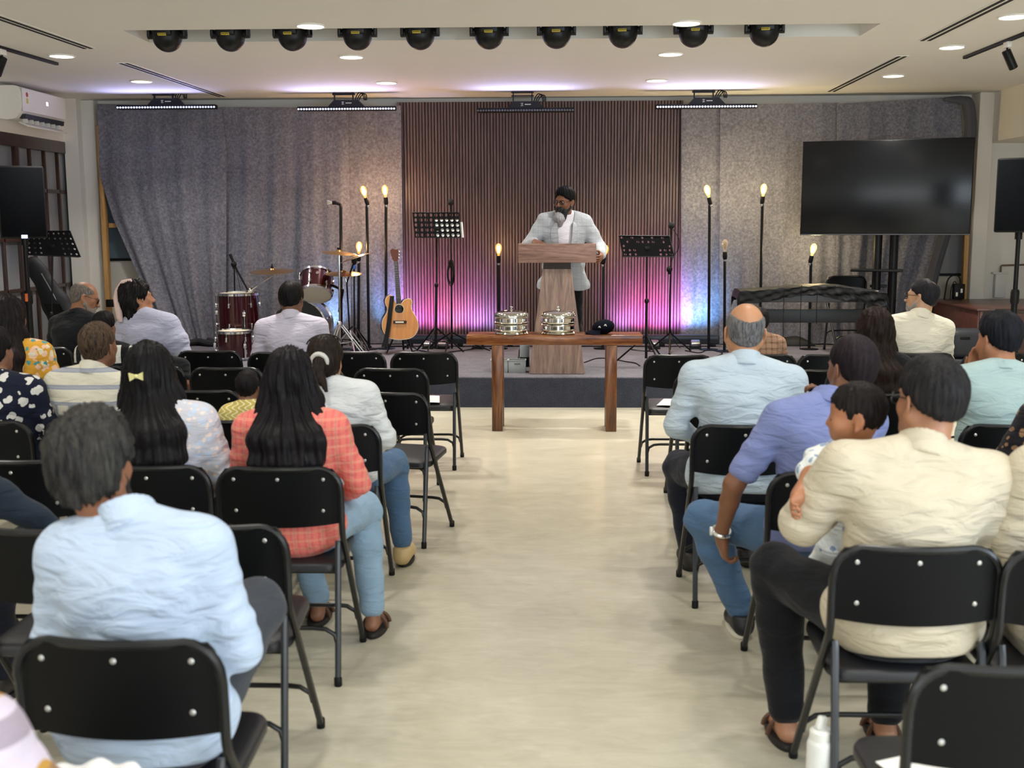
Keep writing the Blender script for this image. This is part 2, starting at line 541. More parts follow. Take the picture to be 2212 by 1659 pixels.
curtain('grey felt curtain behind the covered keyboard', [(226, 1556), (748, 1553)], [(222, 1812), (748, 1808)], 12.60, 748, 5, 0.035, 4)
curtain('right grey felt curtain behind the television, its top corner bunched up', [(224, 1808), (748, 1804)], [(209, 2072), (300, 2080), (500, 2040), (620, 2003), (748, 1985)], 12.55, 748, 6, 0.05, 4)
gather = MB()
gp = catmull([PY(2040, 214, 12.5), PY(2078, 217, 12.47), PY(2093, 232, 12.46), PY(2095, 300, 12.47), PY(2075, 400, 12.47), PY(2040, 510, 12.47), PY(2012, 610, 12.47), PY(2000, 700, 12.48)], 8)
gather.tube(gp, [0.02 + 0.045 * min(1, i / 12) for i in range(len(gp))], 10)
go = gather.build('curtain_roll', mat('grey_felt_dark', '#4a4b53', 0.95, bmp=0.2, bscale=60))
tag(go, 'dark gathered roll of curtain hanging at the right edge behind the television', 'curtain')
# folds of black cloth heaped at the foot of the left curtain
hp = MB()
for k in range(5):
    a = PZ(372 + 14 * k, 742 + 3 * (k % 3), SZ); b2 = PZ(470 + 4 * k, 748 - 2 * (k % 2), SZ)
    hp.tube(catmull([a + Vector((0, 0, .03)), a.lerp(b2, .35) + Vector((0, .05, .05)), a.lerp(b2, .7) + Vector((0, -.04, .035)), b2 + Vector((0, 0, .02))], 6), [0.012] + [0.035] * 17 + [0.01], 8)
tag(hp.build('black_cloth', mat('black_cloth', '#1b1c20', 0.85)), 'heap of black cloth on the stage beside the drums', 'cloth')

# ------------------------------------------------------------------ ceiling fittings
M_diff = emit('lamp_diffuser', '#fff6e6', 9.0)
lamp_specs = [((671, 55), 'ceiling downlight left of the aisle nearest the camera, in front of the moving heads'),
    ((1483, 49), 'ceiling downlight right of the aisle nearest the camera, in front of the moving heads'),
    ((759, 122), 'ceiling downlight just below the fourth moving head from the left'),
    ((1448, 116), 'ceiling downlight below and between the eighth and ninth moving heads'),
    ((835, 178), 'ceiling downlight closest to the slat panel on its left side'),
    ((1418, 173), 'ceiling downlight closest to the slat panel on its right side'),
    ((133, 120), 'ceiling downlight over the left side beside the air conditioner'),
    ((305, 175), 'ceiling downlight over the left curtain beside the slot vent'),
    ((2056, 101), 'ceiling downlight between the right slot vents and the track spotlight'),
    ((1930, 163), 'ceiling downlight above the television'),
    ((2190, 35), 'ceiling downlight at the top right corner above the track spotlight')]
M_trimw = mat('lamp_trim', '#f2f0ea', 0.4)
dl0 = None
for (u, v), lab in lamp_specs:
    p = PZ(u, v, CEIL)
    if dl0 is None:
        dl0 = thing('ceiling_light', lab, 'ceiling light', p, 0, 'round ceiling downlights')
        MB().lathe([(0.108, 0.0), (0.110, -0.006), (0.100, -0.012), (0.092, -0.008)], n=32).build('trim_ring', M_trimw, dl0)
        MB().lathe([(0.0001, -0.0085), (0.093, -0.0085), (0.093, -0.003), (0.0001, -0.003)], n=32).build('diffuser', M_diff, dl0)
    else: dup(dl0, p, 0, lab)
    disk_light('downlight_glow', (p.x, p.y, CEIL - 0.02), 21, (1.0, 0.95, 0.87), spread=2.1)

def slot(label, a, b):
    a, b = PZ(*a, CEIL), PZ(*b, CEIL)
    d = (b - a); L = d.length; ang = math.atan2(d.y, d.x)
    o = thing('slot_vent', label, 'vent', (a + b) / 2, ang, 'twin slot air diffusers in the ceiling')
    MB().box((0, 0, -0.002), (L, 0.115, 0.006)).build('vent_frame', M_trimw, o)
    for s in (-1, 1): MB().box((0, s * 0.026, -0.0055), (L - 0.02, 0.026, 0.005)).build('slot', mat('slot_dark', '#15161a', 0.8), o)
slot('twin slot vent in the ceiling at the far left, nearer the camera', (-60, 17), (192, 104))
slot('twin slot vent in the ceiling above the left curtain', (265, 135), (480, 208))
slot('twin slot vent in the ceiling above the television', (1795, 197), (1950, 120))
slot('twin slot vent in the ceiling at the far right, nearer the camera', (1998, 87), (2200, -14))
# round speaker grilles flush in the ceiling near the slat panel
for (u, v), lab in (((885, 215), 'round flush ceiling grille above the left end of the slat panel'), ((1395, 212), 'round flush ceiling grille above the right end of the slat panel')):
    p = PZ(u, v, CEIL)
    if p.y > 12.6: p.y = 12.55
    tag(MB().lathe([(0.0001, -0.004), (0.1, -0.004), (0.108, 0.0)], n=28).build('ceiling_grille', M_ceil, loc=p), lab, 'grille', 'flush ceiling grilles')

# moving heads in the recess
M_head = mat('head_plastic', '#0e0f11', 0.38, spec=.3)
M_lab = mat('yellow_sticker', '#c9b33a', 0.5)
ords = ['first', 'second', 'third', 'fourth', 'fifth', 'sixth', 'seventh', 'eighth', 'ninth', 'tenth']
us = [363, 499, 633, 773, 908, 1057, 1202, 1345, 1497, 1650]
vbot = [113, 114, 117, 115, 117, 117, 115, 114, 111, 109]
mh0 = None
for i, (u, vb) in enumerate(zip(us, vbot)):
    p = PY(u, vb, 8.52)
    lab = f'black moving head light, {ords[i]} from the left in the ceiling recess'
    z = CEIL + RH
    if mh0 is None:
        mh0 = thing('moving_head_light', lab, 'stage light', (p.x, 8.52, z), 0, 'moving head lights in the ceiling recess')
        top = p.z - z
        hb = top                                    # lowest point of the head
        MB().box((0, 0, -0.035), (0.26, 0.22, 0.07), 0.012).build('base', M_head, mh0)
        y = MB(); y.box((0, 0, -0.09), (0.20, 0.12, 0.05), 0.01)
        for s in (-1, 1): y.box((s * 0.133, 0, hb / 2 + 0.02), (0.024, 0.075, abs(hb) - 0.17), 0.01)
        for s in (-1, 1): y.lathe([(0.03, -0.02), (0.03, 0.02)], (s * 0.125, 0, hb + 0.125), (0, PI / 2, 0), 18)
        y.build('yoke', M_head, mh0)
        h = MB(); prof = []
        for k in range(9):
            a = k / 8 * PI / 2
            prof.append((0.108 * math.sin(a) + 1e-4, -0.108 * math.cos(a)))
        prof += [(0.112, 0.01), (0.112, 0.07), (0.104, 0.10), (0.10, 0.145), (0.088, 0.15), (0.0001, 0.15)]
        h.lathe(prof, (0, 0, hb + 0.108), n=28)
        h.box((0, -0.1, hb + 0.155), (0.13, 0.05, 0.1), 0.012)
        h.build('head', M_head, mh0)
        lb = MB().box((0.0, -0.118, hb + 0.112), (0.062, 0.02, 0.018), 0.002).build('warning_label', M_lab, mh0)
        k = MB()
        for q in range(5): k.box((-0.022 + q * 0.011, -0.1285, hb + 0.112), (0.006, 0.002, 0.006))
        k.build('print', M_black, lb)
        g = MB()
        for q in (-1, 1): g.lathe([(0.012, 0), (0.012, 0.02), (0.005, 0.024)], (q * 0.05, -0.125, hb + 0.16), (PI / 2, 0, 0), 12)
        g.box((0, -0.128, hb + 0.165), (0.03, 0.008, 0.05), 0.003)
        g.build('fastener', M_steel, mh0)
    else:
        dup(mh0, (p.x, 8.52, z), random.uniform(-0.12, 0.12), lab)

# LED wash bars under the ceiling
M_led = emit('led_lens', '#dfe6ff', 0.7, '#c9ced8')
bars = [((253, 229), (467, 238), 'LED wash bar above the left curtain'), ((643, 236), (855, 238), 'LED wash bar above the curtain behind the drums and lamps'),
        ((1030, 239), (1240, 241), 'dim LED wash bar in front of the slat panel'), ((1417, 233), (1635, 231), 'LED wash bar above the right end of the slat panel')]
for i, (a, b2, lab) in enumerate(bars):
    a, b2 = PY(*a, 12.2), PY(*b2, 12.2)
    cpt = (a + b2) / 2; L = (b2 - a).length
    o = thing('led_bar', lab, 'stage light', (cpt.x, 12.2, CEIL), 0, 'LED wash bars hung under the ceiling')
    zb = cpt.z - CEIL
    m = MB().box((0, 0.02, zb + 0.012), (L, 0.09, 0.045), 0.006).build('bar', M_black, o)
    h = MB().prism([(-0.2, -0.03, zb + 0.03), (0.2, -0.03, zb + 0.03), (0.13, -0.03, zb + 0.1), (-0.13, -0.03, zb + 0.1)], (0, 0.08, 0)).build('housing', M_black, o)
    t = MB()
    for q in range(3): t.box((-0.035, -0.0315, zb + 0.055 + q * 0.012), (0.024 - 0.006 * (q == 1), 0.003, 0.004))
    for q in range(6): t.box((0.0 + q * 0.011, -0.0315, zb + 0.067), (0.007, 0.003, 0.009))
    t.build('logo', M_white, h)
    d = MB()
    for q in range(36):
        d.ball((-L / 2 + L * (q + .5) / 36, -0.028, zb + 0.006), (0.0125, 0.008, 0.011), None, 8, 6)
    d.build('led_row', M_led if i != 2 else mat('led_off', '#5b6068', 0.3), o)
    br = MB()
    for s in (-1, 1): br.box((s * 0.1 - 0.03, 0.01, zb / 2 + 0.05), (0.012, 0.03, abs(zb) - 0.1))
    br.box((-0.03, 0.01, -0.012), (0.24, 0.04, 0.012)); br.box((-0.03, 0.01, zb + 0.16), (0.24, 0.03, 0.012))
    br.build('bracket', M_black, o)
    cb = MB()
    for q in range(3):
        cb.tube(bez((0.09 + .02 * q, 0.02, zb + 0.1), (0.12 + .03 * q, 0.0, zb + 0.2), (0.17 + .03 * q, 0.03, zb + 0.22 - .02 * q), (0.19 + .012 * q, 0.02, zb + 0.1), 10), 0.006, 6)
    cb.build('cable', M_blackp, o)

# track spotlights
def track_spot(label, p, ra, tilt, rail_u):
    o = thing('track_spotlight', label, 'spotlight', p, ra)
    MB().box((0, 0.25, -0.012), (0.034, 1.3, 0.024), 0.003).build('track', M_black, o)
    MB().box((0, 0, -0.045), (0.035, 0.09, 0.045), 0.005).build('adapter', M_white, o)
    h = MB(); R = Euler(tilt).to_matrix()
    h.lathe([(0.0001, 0.02), (0.032, 0.02), (0.034, 0.015), (0.034, -0.13), (0.03, -0.135), (0.028, -0.12), (0.0001, -0.12)], (0, 0, -0.105), R, 20)
    h.tube([(0, 0, -0.065), (0, 0, -0.105)], 0.008, 8)
    h.build('lamp_head', M_black, o)
track_spot('black track spotlight on the ceiling at the right side', PZ(2177, 84, CEIL), 0.0, (0.1, -0.5, 0), 1)
track_spot('black track spotlight on the ceiling at the far left', PZ(3, 100, CEIL), -0.05, (0.2, 0.55, 0), 1)

# air conditioner on the left wall
ac = thing('air_conditioner', 'white split air conditioner with open louvre on the left wall', 'air conditioner', (XL, 11.62, 2.70))
prof = [(0.0, 0.0), (0.10, -0.015), (0.19, 0.0), (0.235, 0.06), (0.25, 0.12), (0.25, 0.26), (0.235, 0.30), (0.19, 0.315), (0.0, 0.315)]
y0, y1 = -0.55, 0.47
MB().prism([(x, y0, z) for x, z in prof], (0, y1 - y0, 0)).build('case', M_white, ac, smooth=50)
MB().prism([(0.253, y0 + 0.02, 0.07), (0.2535, y0 + 0.02, 0.29), (0.2535, y1 - 0.01, 0.29), (0.253, y1 - 0.01, 0.07)], (0.004, 0, 0)).build('front_panel', M_white, ac)
MB().prism([(0.253, y0 + 0.07, 0.0), (0.262, y0 + 0.07, 0.045), (0.262, y1 - 0.07, 0.045), (0.253, y1 - 0.07, 0.0)], (-0.07, 0, 0.0)).build('air_outlet', mat('ac_dark', '#2c2f33', 0.6), ac)
lv = MB(); lv.box((0.235, (y0 + y1) / 2, -0.055), (0.10, y1 - y0 - 0.1, 0.012), 0.004, (0, 0.45, 0))
lvo = lv.build('louvre', M_white, ac)
for q in range(7): MB().box((0.225, y0 + 0.12 + q * 0.125, -0.015), (0.05, 0.006, 0.05)).build('vane', M_white, lvo)
st_ = MB().box((0.258, y0 + 0.12, 0.2), (0.002, 0.07, 0.12)).build('energy_label', mat('sticker_white', '#f3f0e6', 0.5), ac)
MB().lathe([(0.0001, 0), (0.024, 0), (0.024, 0.002), (0.0001, 0.002)], (0.259, y0 + 0.12, 0.235), (0, PI / 2, 0), 16).build('red_dial', mat('sticker_red', '#b23a34', 0.5), st_)
MB().box((0.2598, y0 + 0.12, 0.175), (0.002, 0.04, 0.05)).build('yellow_band', mat('sticker_yellow', '#cdb94a', 0.5), st_)
MB().box((0.2575, 0.02, 0.19), (0.002, 0.05, 0.04)).build('display', emit('ac_display', '#ffffff', .7), ac)
# ------------------------------------------------------------------ people: smooth bodies from blended volumes
def rotm(rx=0, ry=0, rz=0, deg=True):
    k = PI / 180 if deg else 1
    return np.array(Euler((rx * k, ry * k, rz * k), 'XYZ').to_matrix())

class Field:
    """a list of rounded volumes, blended into one continuous surface"""
    def __init__(s, k=0.03): s.p = []; s.k = k
    def cap(s, a, b, ra, rb=None, k=None, op='+', disp=None):
        s.p.append(('cap', np.array(a, float), np.array(b, float), ra, ra if rb is None else rb, s.k if k is None else k, op)); return s
    def chain(s, pts, rs, k=None, op='+'):
        for i in range(len(pts) - 1): s.cap(pts[i], pts[i + 1], rs[i], rs[i + 1], k, op)
        return s
    def ell(s, c, r, R=None, k=None, op='+'):
        s.p.append(('ell', np.array(c, float), np.array(r, float), np.eye(3) if R is None else np.array(R), 0, s.k if k is None else k, op)); return s
    def plane(s, n, d, k=0.004):
        """keep the side n.p < d of everything added so far"""
        n = np.array(n, float); L = np.linalg.norm(n)
        s.p.append(('pl', n / L, d / L, 0, 0, k, 'and')); return s
    def ext(s, P):
        if P[0] == 'cap':
            return np.minimum(P[1] - P[3], P[2] - P[4]), np.maximum(P[1] + P[3], P[2] + P[4])
        m = P[2].max() if P[0] == 'ell' else 0
        e = np.sqrt(((P[3] * P[2]) ** 2).sum(1)); return P[1] - e, P[1] + e
    def mesh(s, res, smooth=2, fn=None, lim=None):
        adds = [P for P in s.p if P[6] == '+']
        lo = np.min([s.ext(P)[0] for P in adds], 0) - 2.5 * res
        hi = np.max([s.ext(P)[1] for P in adds], 0) + 2.5 * res
        n = np.ceil((hi - lo) / res).astype(int) + 1
        ax = [lo[i] + np.arange(n[i]) * res for i in range(3)]
        F = np.full(n, 0.12, np.float32)
        for P in s.p:
            if P[6] == 'and': a, b = np.zeros(3, int), n
            else:
                e0, e1 = s.ext(P); m = P[5] + 4 * res + 0.01
                a = np.maximum(np.floor((e0 - m - lo) / res).astype(int), 0); b = np.minimum(np.ceil((e1 + m - lo) / res).astype(int) + 1, n)
                if (b <= a).any(): continue
            X = ax[0][a[0]:b[0], None, None]; Y = ax[1][None, a[1]:b[1], None]; Z = ax[2][None, None, a[2]:b[2]]
            if P[0] == 'cap':
                A, B = P[1], P[2]; d = B - A; L2 = max(d @ d, 1e-12)
                t = np.clip(((X - A[0]) * d[0] + (Y - A[1]) * d[1] + (Z - A[2]) * d[2]) / L2, 0, 1)
                D = np.sqrt((X - A[0] - t * d[0]) ** 2 + (Y - A[1] - t * d[1]) ** 2 + (Z - A[2] - t * d[2]) ** 2) - (P[3] + (P[4] - P[3]) * t)
            elif P[0] == 'ell':
                c, r, R = P[1], P[2], P[3]
                q = [((X - c[0]) * R[0, i] + (Y - c[1]) * R[1, i] + (Z - c[2]) * R[2, i]) / r[i] for i in range(3)]
                k0 = np.sqrt(q[0] ** 2 + q[1] ** 2 + q[2] ** 2) + 1e-9
                k1 = np.sqrt((q[0] / r[0]) ** 2 + (q[1] / r[1]) ** 2 + (q[2] / r[2]) ** 2) + 1e-9
                D = k0 * (k0 - 1) / k1
            else:
                D = X * P[1][0] + Y * P[1][1] + Z * P[1][2] - P[2]
            sl = (slice(a[0], b[0]), slice(a[1], b[1]), slice(a[2], b[2]))
            G = F[sl]; k = P[5]
            if P[6] == '+':
                h = np.maximum(k - np.abs(G - D), 0) / k if k > 0 else 0
                F[sl] = np.minimum(G, D) - h * h * k * 0.25
            elif P[6] == '-':
                h = np.maximum(k - np.abs(G + D), 0) / k if k > 0 else 0
                F[sl] = np.maximum(G, -D) + h * h * k * 0.25
            else:
                h = np.maximum(k - np.abs(G - D), 0) / k
                F[sl] = np.maximum(G, D) + h * h * k * 0.25
        if fn is not None:
            F = F + fn(ax[0][:, None, None], ax[1][None, :, None], ax[2][None, None, :])
        # close the border
        F[0] = F[-1] = 1; F[:, 0] = F[:, -1] = 1; F[:, :, 0] = F[:, :, -1] = 1
        return nets(F, lo, res, smooth)

def nets(F, lo, res, smooth):
    S = F < 0
    c = np.zeros(np.array(F.shape) - 1, np.int8)
    for i in (0, 1):
        for j in (0, 1):
            for k in (0, 1):
                c += S[i:F.shape[0] - 1 + i, j:F.shape[1] - 1 + j, k:F.shape[2] - 1 + k]
    act = (c > 0) & (c < 8)
    I = np.argwhere(act)
    idx = np.full(act.shape, -1, np.int32); idx[act] = np.arange(len(I))
    off = [(i, j, k) for i in (0, 1) for j in (0, 1) for k in (0, 1)]
    val = np.stack([F[I[:, 0] + o[0], I[:, 1] + o[1], I[:, 2] + o[2]] for o in off], 1)
    acc = np.zeros((len(I), 3)); cnt = np.zeros(len(I))
    for a in range(8):
        for b in range(a + 1, 8):
            d = [off[b][q] - off[a][q] for q in range(3)]
            if sum(abs(x) for x in d) != 1: continue
            va, vb = val[:, a], val[:, b]
            m = (va < 0) != (vb < 0)
            t = np.where(m, va / np.where(m, va - vb, 1), 0)
            for q in range(3): acc[:, q] += np.where(m, off[a][q] + t * d[q], 0)
            cnt += m
    V = (I + acc / cnt[:, None]) * res + lo
    quads = []
    for ax_ in range(3):
        u, w = [(1, 2), (2, 0), (0, 1)][ax_]
        sl0 = [slice(1, -1)] * 3; sl1 = [slice(1, -1)] * 3
        sl0[ax_] = slice(0, -1); sl1[ax_] = slice(1, None)
        A, B = S[tuple(sl0)], S[tuple(sl1)]
        E = np.argwhere(A != B)
        if len(E) == 0: continue
        inside = A[tuple(E.T)]
        base = E.copy()
        for q in range(3):
            if q != ax_: base[:, q] += 1
        def cell(du, dw):
            g = base.copy(); g[:, u] -= du; g[:, w] -= dw
            return idx[tuple(g.T)]
        q4 = np.stack([cell(1, 1), cell(0, 1), cell(0, 0), cell(1, 0)], 1)
        q4[~inside] = q4[~inside][:, ::-1]
        quads.append(q4)
    Q = np.concatenate(quads)
    Q = Q[(Q >= 0).all(1)]
    if smooth:
        e = np.concatenate([Q[:, [0, 1]], Q[:, [1, 2]], Q[:, [2, 3]], Q[:, [3, 0]]])
        for _ in range(smooth):
            s_ = np.zeros_like(V); c_ = np.zeros(len(V))
            for a, b in ((0, 1), (1, 0)):
                for q in range(3): s_[:, q] += np.bincount(e[:, a], V[e[:, b], q], len(V))
                c_ += np.bincount(e[:, a], minlength=len(V))
            V = V * 0.45 + 0.55 * s_ / np.maximum(c_, 1)[:, None]
    return V, Q

def normals(V, Q):
    n = np.cross(V[Q[:, 2]] - V[Q[:, 0]], V[Q[:, 3]] - V[Q[:, 1]])
    N = np.zeros_like(V)
    for k in range(4):
        for q in range(3): N[:, q] += np.bincount(Q[:, k], n[:, q], len(V))
    return N / (np.linalg.norm(N, axis=1)[:, None] + 1e-12)

def np_mesh(name, V, Q, m, parent):
    me = bpy.data.meshes.new(name)
    me.vertices.add(len(V)); me.vertices.foreach_set('co', V.astype(np.float32).ravel())
    me.loops.add(len(Q) * 4); me.loops.foreach_set('vertex_index', Q.astype(np.int32).ravel())
    me.polygons.add(len(Q)); me.polygons.foreach_set('loop_start', np.arange(0, len(Q) * 4, 4, dtype=np.int32))
    me.polygons.foreach_set('use_smooth', np.ones(len(Q), bool))
    me.update(calc_edges=True); me.validate()
    if m: me.materials.append(m)
    o = bpy.data.objects.new(name, me); COL.objects.link(o)
    if parent is not None: o.parent = parent
    return o

# ---- materials of people
def skin(col):
    n = 'skin_' + col
    if n in _M: return _M[n]
    m, nt, bs = new_mat(n)
    c = rgb(col); v = coords(nt)
    nt.links.new(mix(nt, noise(nt, v, 18, 4), tuple(x * .88 for x in c[:3]) + (1,), tuple(min(1, x * 1.1) for x in c[:3]) + (1,)), bs.inputs['Base Color'])
    bs.inputs['Roughness'].default_value = 0.48
    bs.inputs['Subsurface Weight'].default_value = 0.08
    bs.inputs['Subsurface Radius'].default_value = (0.02, 0.008, 0.004)
    bump(nt, bs, noise(nt, v, 160, 2), 0.12, 0.001)
    _M[n] = m; return m
def hair_mat(col, hi=None, rough=0.42):
    n = f'hair_{col}_{hi}'
    if n in _M: return _M[n]
    m, nt, bs = new_mat(n)
    v = coords(nt, (1, 1, 0.12))
    f = noise(nt, v, 130, 4, 0.7, 0.6)
    f2 = noise(nt, coords(nt), 9, 3)
    f = math_n(nt, 'ADD', math_n(nt, 'MULTIPLY', f, .7), math_n(nt, 'MULTIPLY', f2, .3))
    nt.links.new(ramp(nt, f, [(0.36, col), (0.66, hi or col)]), bs.inputs['Base Color'])
    bs.inputs['Roughness'].default_value = rough
    bs.inputs['Specular IOR Level'].default_value = 0.09
    bump(nt, bs, f, 0.5, 0.003)
    _M[n] = m; return m
def fabric(name, col, folds=0.35, weave=0.15, var=0.06, rough=0.85, pattern=None):
    if name in _M: return _M[name]
    m, nt, bs = new_mat(name)
    v = coords(nt); c = rgb(col)
    base = mix(nt, noise(nt, v, 14, 4), tuple(x * (1 - var) for x in c[:3]) + (1,), tuple(min(1, x * (1 + var)) for x in c[:3]) + (1,))
    if pattern: base = pattern(nt, base)
    nt.links.new(base, bs.inputs['Base Color'])
    bs.inputs['Roughness'].default_value = rough; bs.inputs['Specular IOR Level'].default_value = 0.2
    bs.inputs['Sheen Weight'].default_value = 0.08
    fo = noise(nt, coords(nt, (1.4, 1.4, 4.5), (0.25, 0.3, 0.1)), 5.5, 3, 0.5, 0.8)
    we = noise(nt, v, 500, 2)
    h = math_n(nt, 'ADD', math_n(nt, 'MULTIPLY', fo, folds), math_n(nt, 'MULTIPLY', we, weave * 0.05))
    bump(nt, bs, h, 0.85, 0.05)
    _M[name] = m; return m
def stripes(nt, vec_axis, scale, width, soft=0.02, vec=None):
    s = sepxyz(nt, vec if vec is not None else coords(nt))
    f = math_n(nt, 'FRACT', math_n(nt, 'MULTIPLY', s[vec_axis], scale))
    d = math_n(nt, 'ABSOLUTE', math_n(nt, 'SUBTRACT', f, 0.5))
    return math_n(nt, 'LESS_THAN', d, width / 2)
def blobs(nt, scale, thr, seed=0.0, soft=False):
    vo = nt.nodes.new('ShaderNodeTexVoronoi'); vo.feature = 'F1'
    vo.inputs['Scale'].default_value = scale
    wv = noise(nt, coords(nt), scale * 1.3, 2)
    add = nt.nodes.new('ShaderNodeVectorMath'); add.operation = 'MULTIPLY_ADD'
    cmb = nt.nodes.new('ShaderNodeCombineXYZ')
    for i in range(3): nt.links.new(wv, cmb.inputs[i])
    nt.links.new(cmb.outputs[0], add.inputs[0]); add.inputs[1].default_value = (0.8 / scale,) * 3
    mp = coords(nt); a2 = nt.nodes.new('ShaderNodeVectorMath'); a2.operation = 'ADD'
    nt.links.new(mp, a2.inputs[0]); a2.inputs[1].default_value = (seed, seed * 1.7, seed * .6)
    nt.links.new(a2.outputs[0], add.inputs[2])
    nt.links.new(add.outputs[0], vo.inputs['Vector'])
    return math_n(nt, 'LESS_THAN', vo.outputs['Distance'], thr), vo

M_sole = mat('shoe_sole', '#d9d3c2', 0.7)
M_glasses = mat('glasses_frame', '#1c1614', 0.3)
def lens_mat():
    if 'lens' in _M: return _M['lens']
    m, nt, bs = new_mat('lens')
    bs.inputs['Transmission Weight'].default_value = 1.0; bs.inputs['Roughness'].default_value = 0.02; bs.inputs['IOR'].default_value = 1.05
    bs.inputs['Base Color'].default_value = (0.95, 0.97, 1, 1)
    _M['lens'] = m; return m

def V3(*a): return np.array(a, float)

def hand_prims(f, wrist, d, nrm, side, curl=35, s=1.0, k=0.012, spread=6):
    """palm, four fingers of unequal length, thumb from the side of the palm.
    d: direction of the hand, nrm: direction the palm faces, side: +1 right hand"""
    d = np.array(d, float); d /= np.linalg.norm(d)
    n = np.array(nrm, float); n -= d * (n @ d); n /= np.linalg.norm(n)
    x = np.cross(d, n) * side                           # towards the little finger is -x for the thumb side +x
    w = np.array(wrist, float)
    Rm = np.stack([x, d, n], 1)
    f.ell(w + d * 0.045 * s, (0.040 * s, 0.052 * s, 0.016 * s), Rm, k=0.02)
    f.cap(w - d * 0.02 * s, w + d * 0.03 * s, 0.024 * s, 0.024 * s, k=0.02)
    for i, (ox, L, r) in enumerate(((0.029, 0.072, 0.0088), (0.010, 0.080, 0.0090), (-0.010, 0.074, 0.0086), (-0.028, 0.058, 0.0078))):
        b = w + (x * ox + d * 0.088) * s
        a0 = math.radians(spread * (1.2 - i))
        dd = d * math.cos(a0) + x * math.sin(a0)
        p = b; ang = math.radians(curl * (0.45 + 0.1 * i))
        f.cap(w + (x * ox * .8 + d * 0.05) * s, b, r * 1.15 * s, r * s, k=k)
        for seg, fr in enumerate((0.46, 0.31, 0.23)):
            q = p + (dd * math.cos(ang) + n * math.sin(ang)) * L * fr * s
            f.cap(p, q, r * (1 - .08 * seg) * s, r * (0.92 - .08 * seg) * s, k=0.004)
            p = q; ang += math.radians(curl * (0.8 + 0.08 * i))
    tb = w + (x * 0.030 + d * 0.022 + n * 0.004) * s
    t1 = tb + (x * 0.030 + d * 0.028 + n * 0.014) * s
    t2 = t1 + (x * 0.010 + d * 0.028 + n * 0.012) * s
    f.cap(w + d * 0.015 * s, tb, 0.015 * s, 0.013 * s, k=0.015)
    f.cap(tb, t1, 0.0125 * s, 0.0105 * s, k=0.008); f.cap(t1, t2, 0.0105 * s, 0.0085 * s, k=0.004)

def head_prims(f, H, s, fat=1.0, baby=False, jaw=1.0):
    """H maps head coordinates (y forward, z up, origin between the ears) to the person's"""
    R = np.stack([H(V3(1, 0, 0)) - H(V3(0, 0, 0)), H(V3(0, 1, 0)) - H(V3(0, 0, 0)), H(V3(0, 0, 1)) - H(V3(0, 0, 0))], 1)
    sc = np.linalg.norm(R[:, 0]); R = R / sc
    E = lambda c, r, Rl=None, k=0.02, op='+': f.ell(H(V3(*c)), tuple(x * sc for x in r), R if Rl is None else R @ Rl, k=k * sc, op=op)
    C = lambda a, b, ra, rb, k=0.012, op='+': f.cap(H(V3(*a)), H(V3(*b)), ra * sc, rb * sc, k=k * sc, op=op)
    if baby:
        E((0, -.012, .035), (.074, .09, .084)); E((0, .035, -.028), (.056, .048, .052), k=.03)
        for q in (-1, 1): E((q * .032, .058, -.022), (.026, .022, .026), k=.02)
        C((0, .078, .004), (0, .088, -.012), .008, .0095); C((-.010, .078, -.036), (.010, .078, -.036), .007, .007, .006)
        E((0, .062, -.056), (.018, .016, .014))
    else:
        E((0, -.014, .032), (.076 * fat, .097, .092))
        E((0, .03, -.025), (.062 * fat, .062, .085), k=.03)
        E((0, .055, -.078), (.036 * fat * jaw, .034, .026), k=.03)
        for q in (-1, 1):
            C((q * .058 * fat, .0, -.045), (q * .03 * jaw, .055, -.085), .02, .018, .03)      # jaw line
            E((q * .04 * fat, .06, -.022), (.022, .02, .02), k=.025)                          # cheek
            C((q * .012, .09, .026), (q * .044, .078, .027), .0085, .007, .012)              # brow
            E((q * .031, .094, .006), (.016, .012, .011), k=.008, op='-')                     # eye socket
            E((q * .031, .074, .006), (.0145, .0145, .0125), k=.004)                          # lids over the eye
            E((q * .011, .103, -.030), (.0085, .010, .0075), k=.008)                          # nostril wing
        C((0, .088, .014), (0, .112, -.024), .0085, .0115, .012)
        C((-.018, .088, -.054), (.018, .088, -.054), .0065, .0065, .006)
        C((-.014, .087, -.065), (.014, .087, -.065), .0075, .0075, .006)
    for q in (-1, 1):
        er = np.array(Euler((0.12, 0, q * 0.45)).to_matrix())
        E((q * .082 * (fat if not baby else .93), -.012, -.008), (.0065, .019, .033), er, k=.008)
        E((q * .080 * (fat if not baby else .93), .002, -.036), (.006, .009, .011), er, k=.008)
        E((q * .090 * (fat if not baby else .93), -.008, -.004), (.004, .010, .017), er, k=.003, op='-')

def strands(V, Q, H0, amp, freq, long_axis=None, seed=0):
    """push the hair surface in and out in fine locks"""
    N = normals(V, Q)
    p = V - H0
    th = np.arctan2(p[:, 0], -p[:, 1])
    z = p[:, 2]
    a = np.sin(th * freq + 2.2 * np.sin(z * 14 + seed) + seed) + 0.6 * np.sin(th * freq * 2.3 + z * 22 + seed * 2) \
        + 0.8 * np.sin(th * freq * .37 + z * 35 + seed * 3)
    return V + N * (a * amp * 0.45)[:, None]

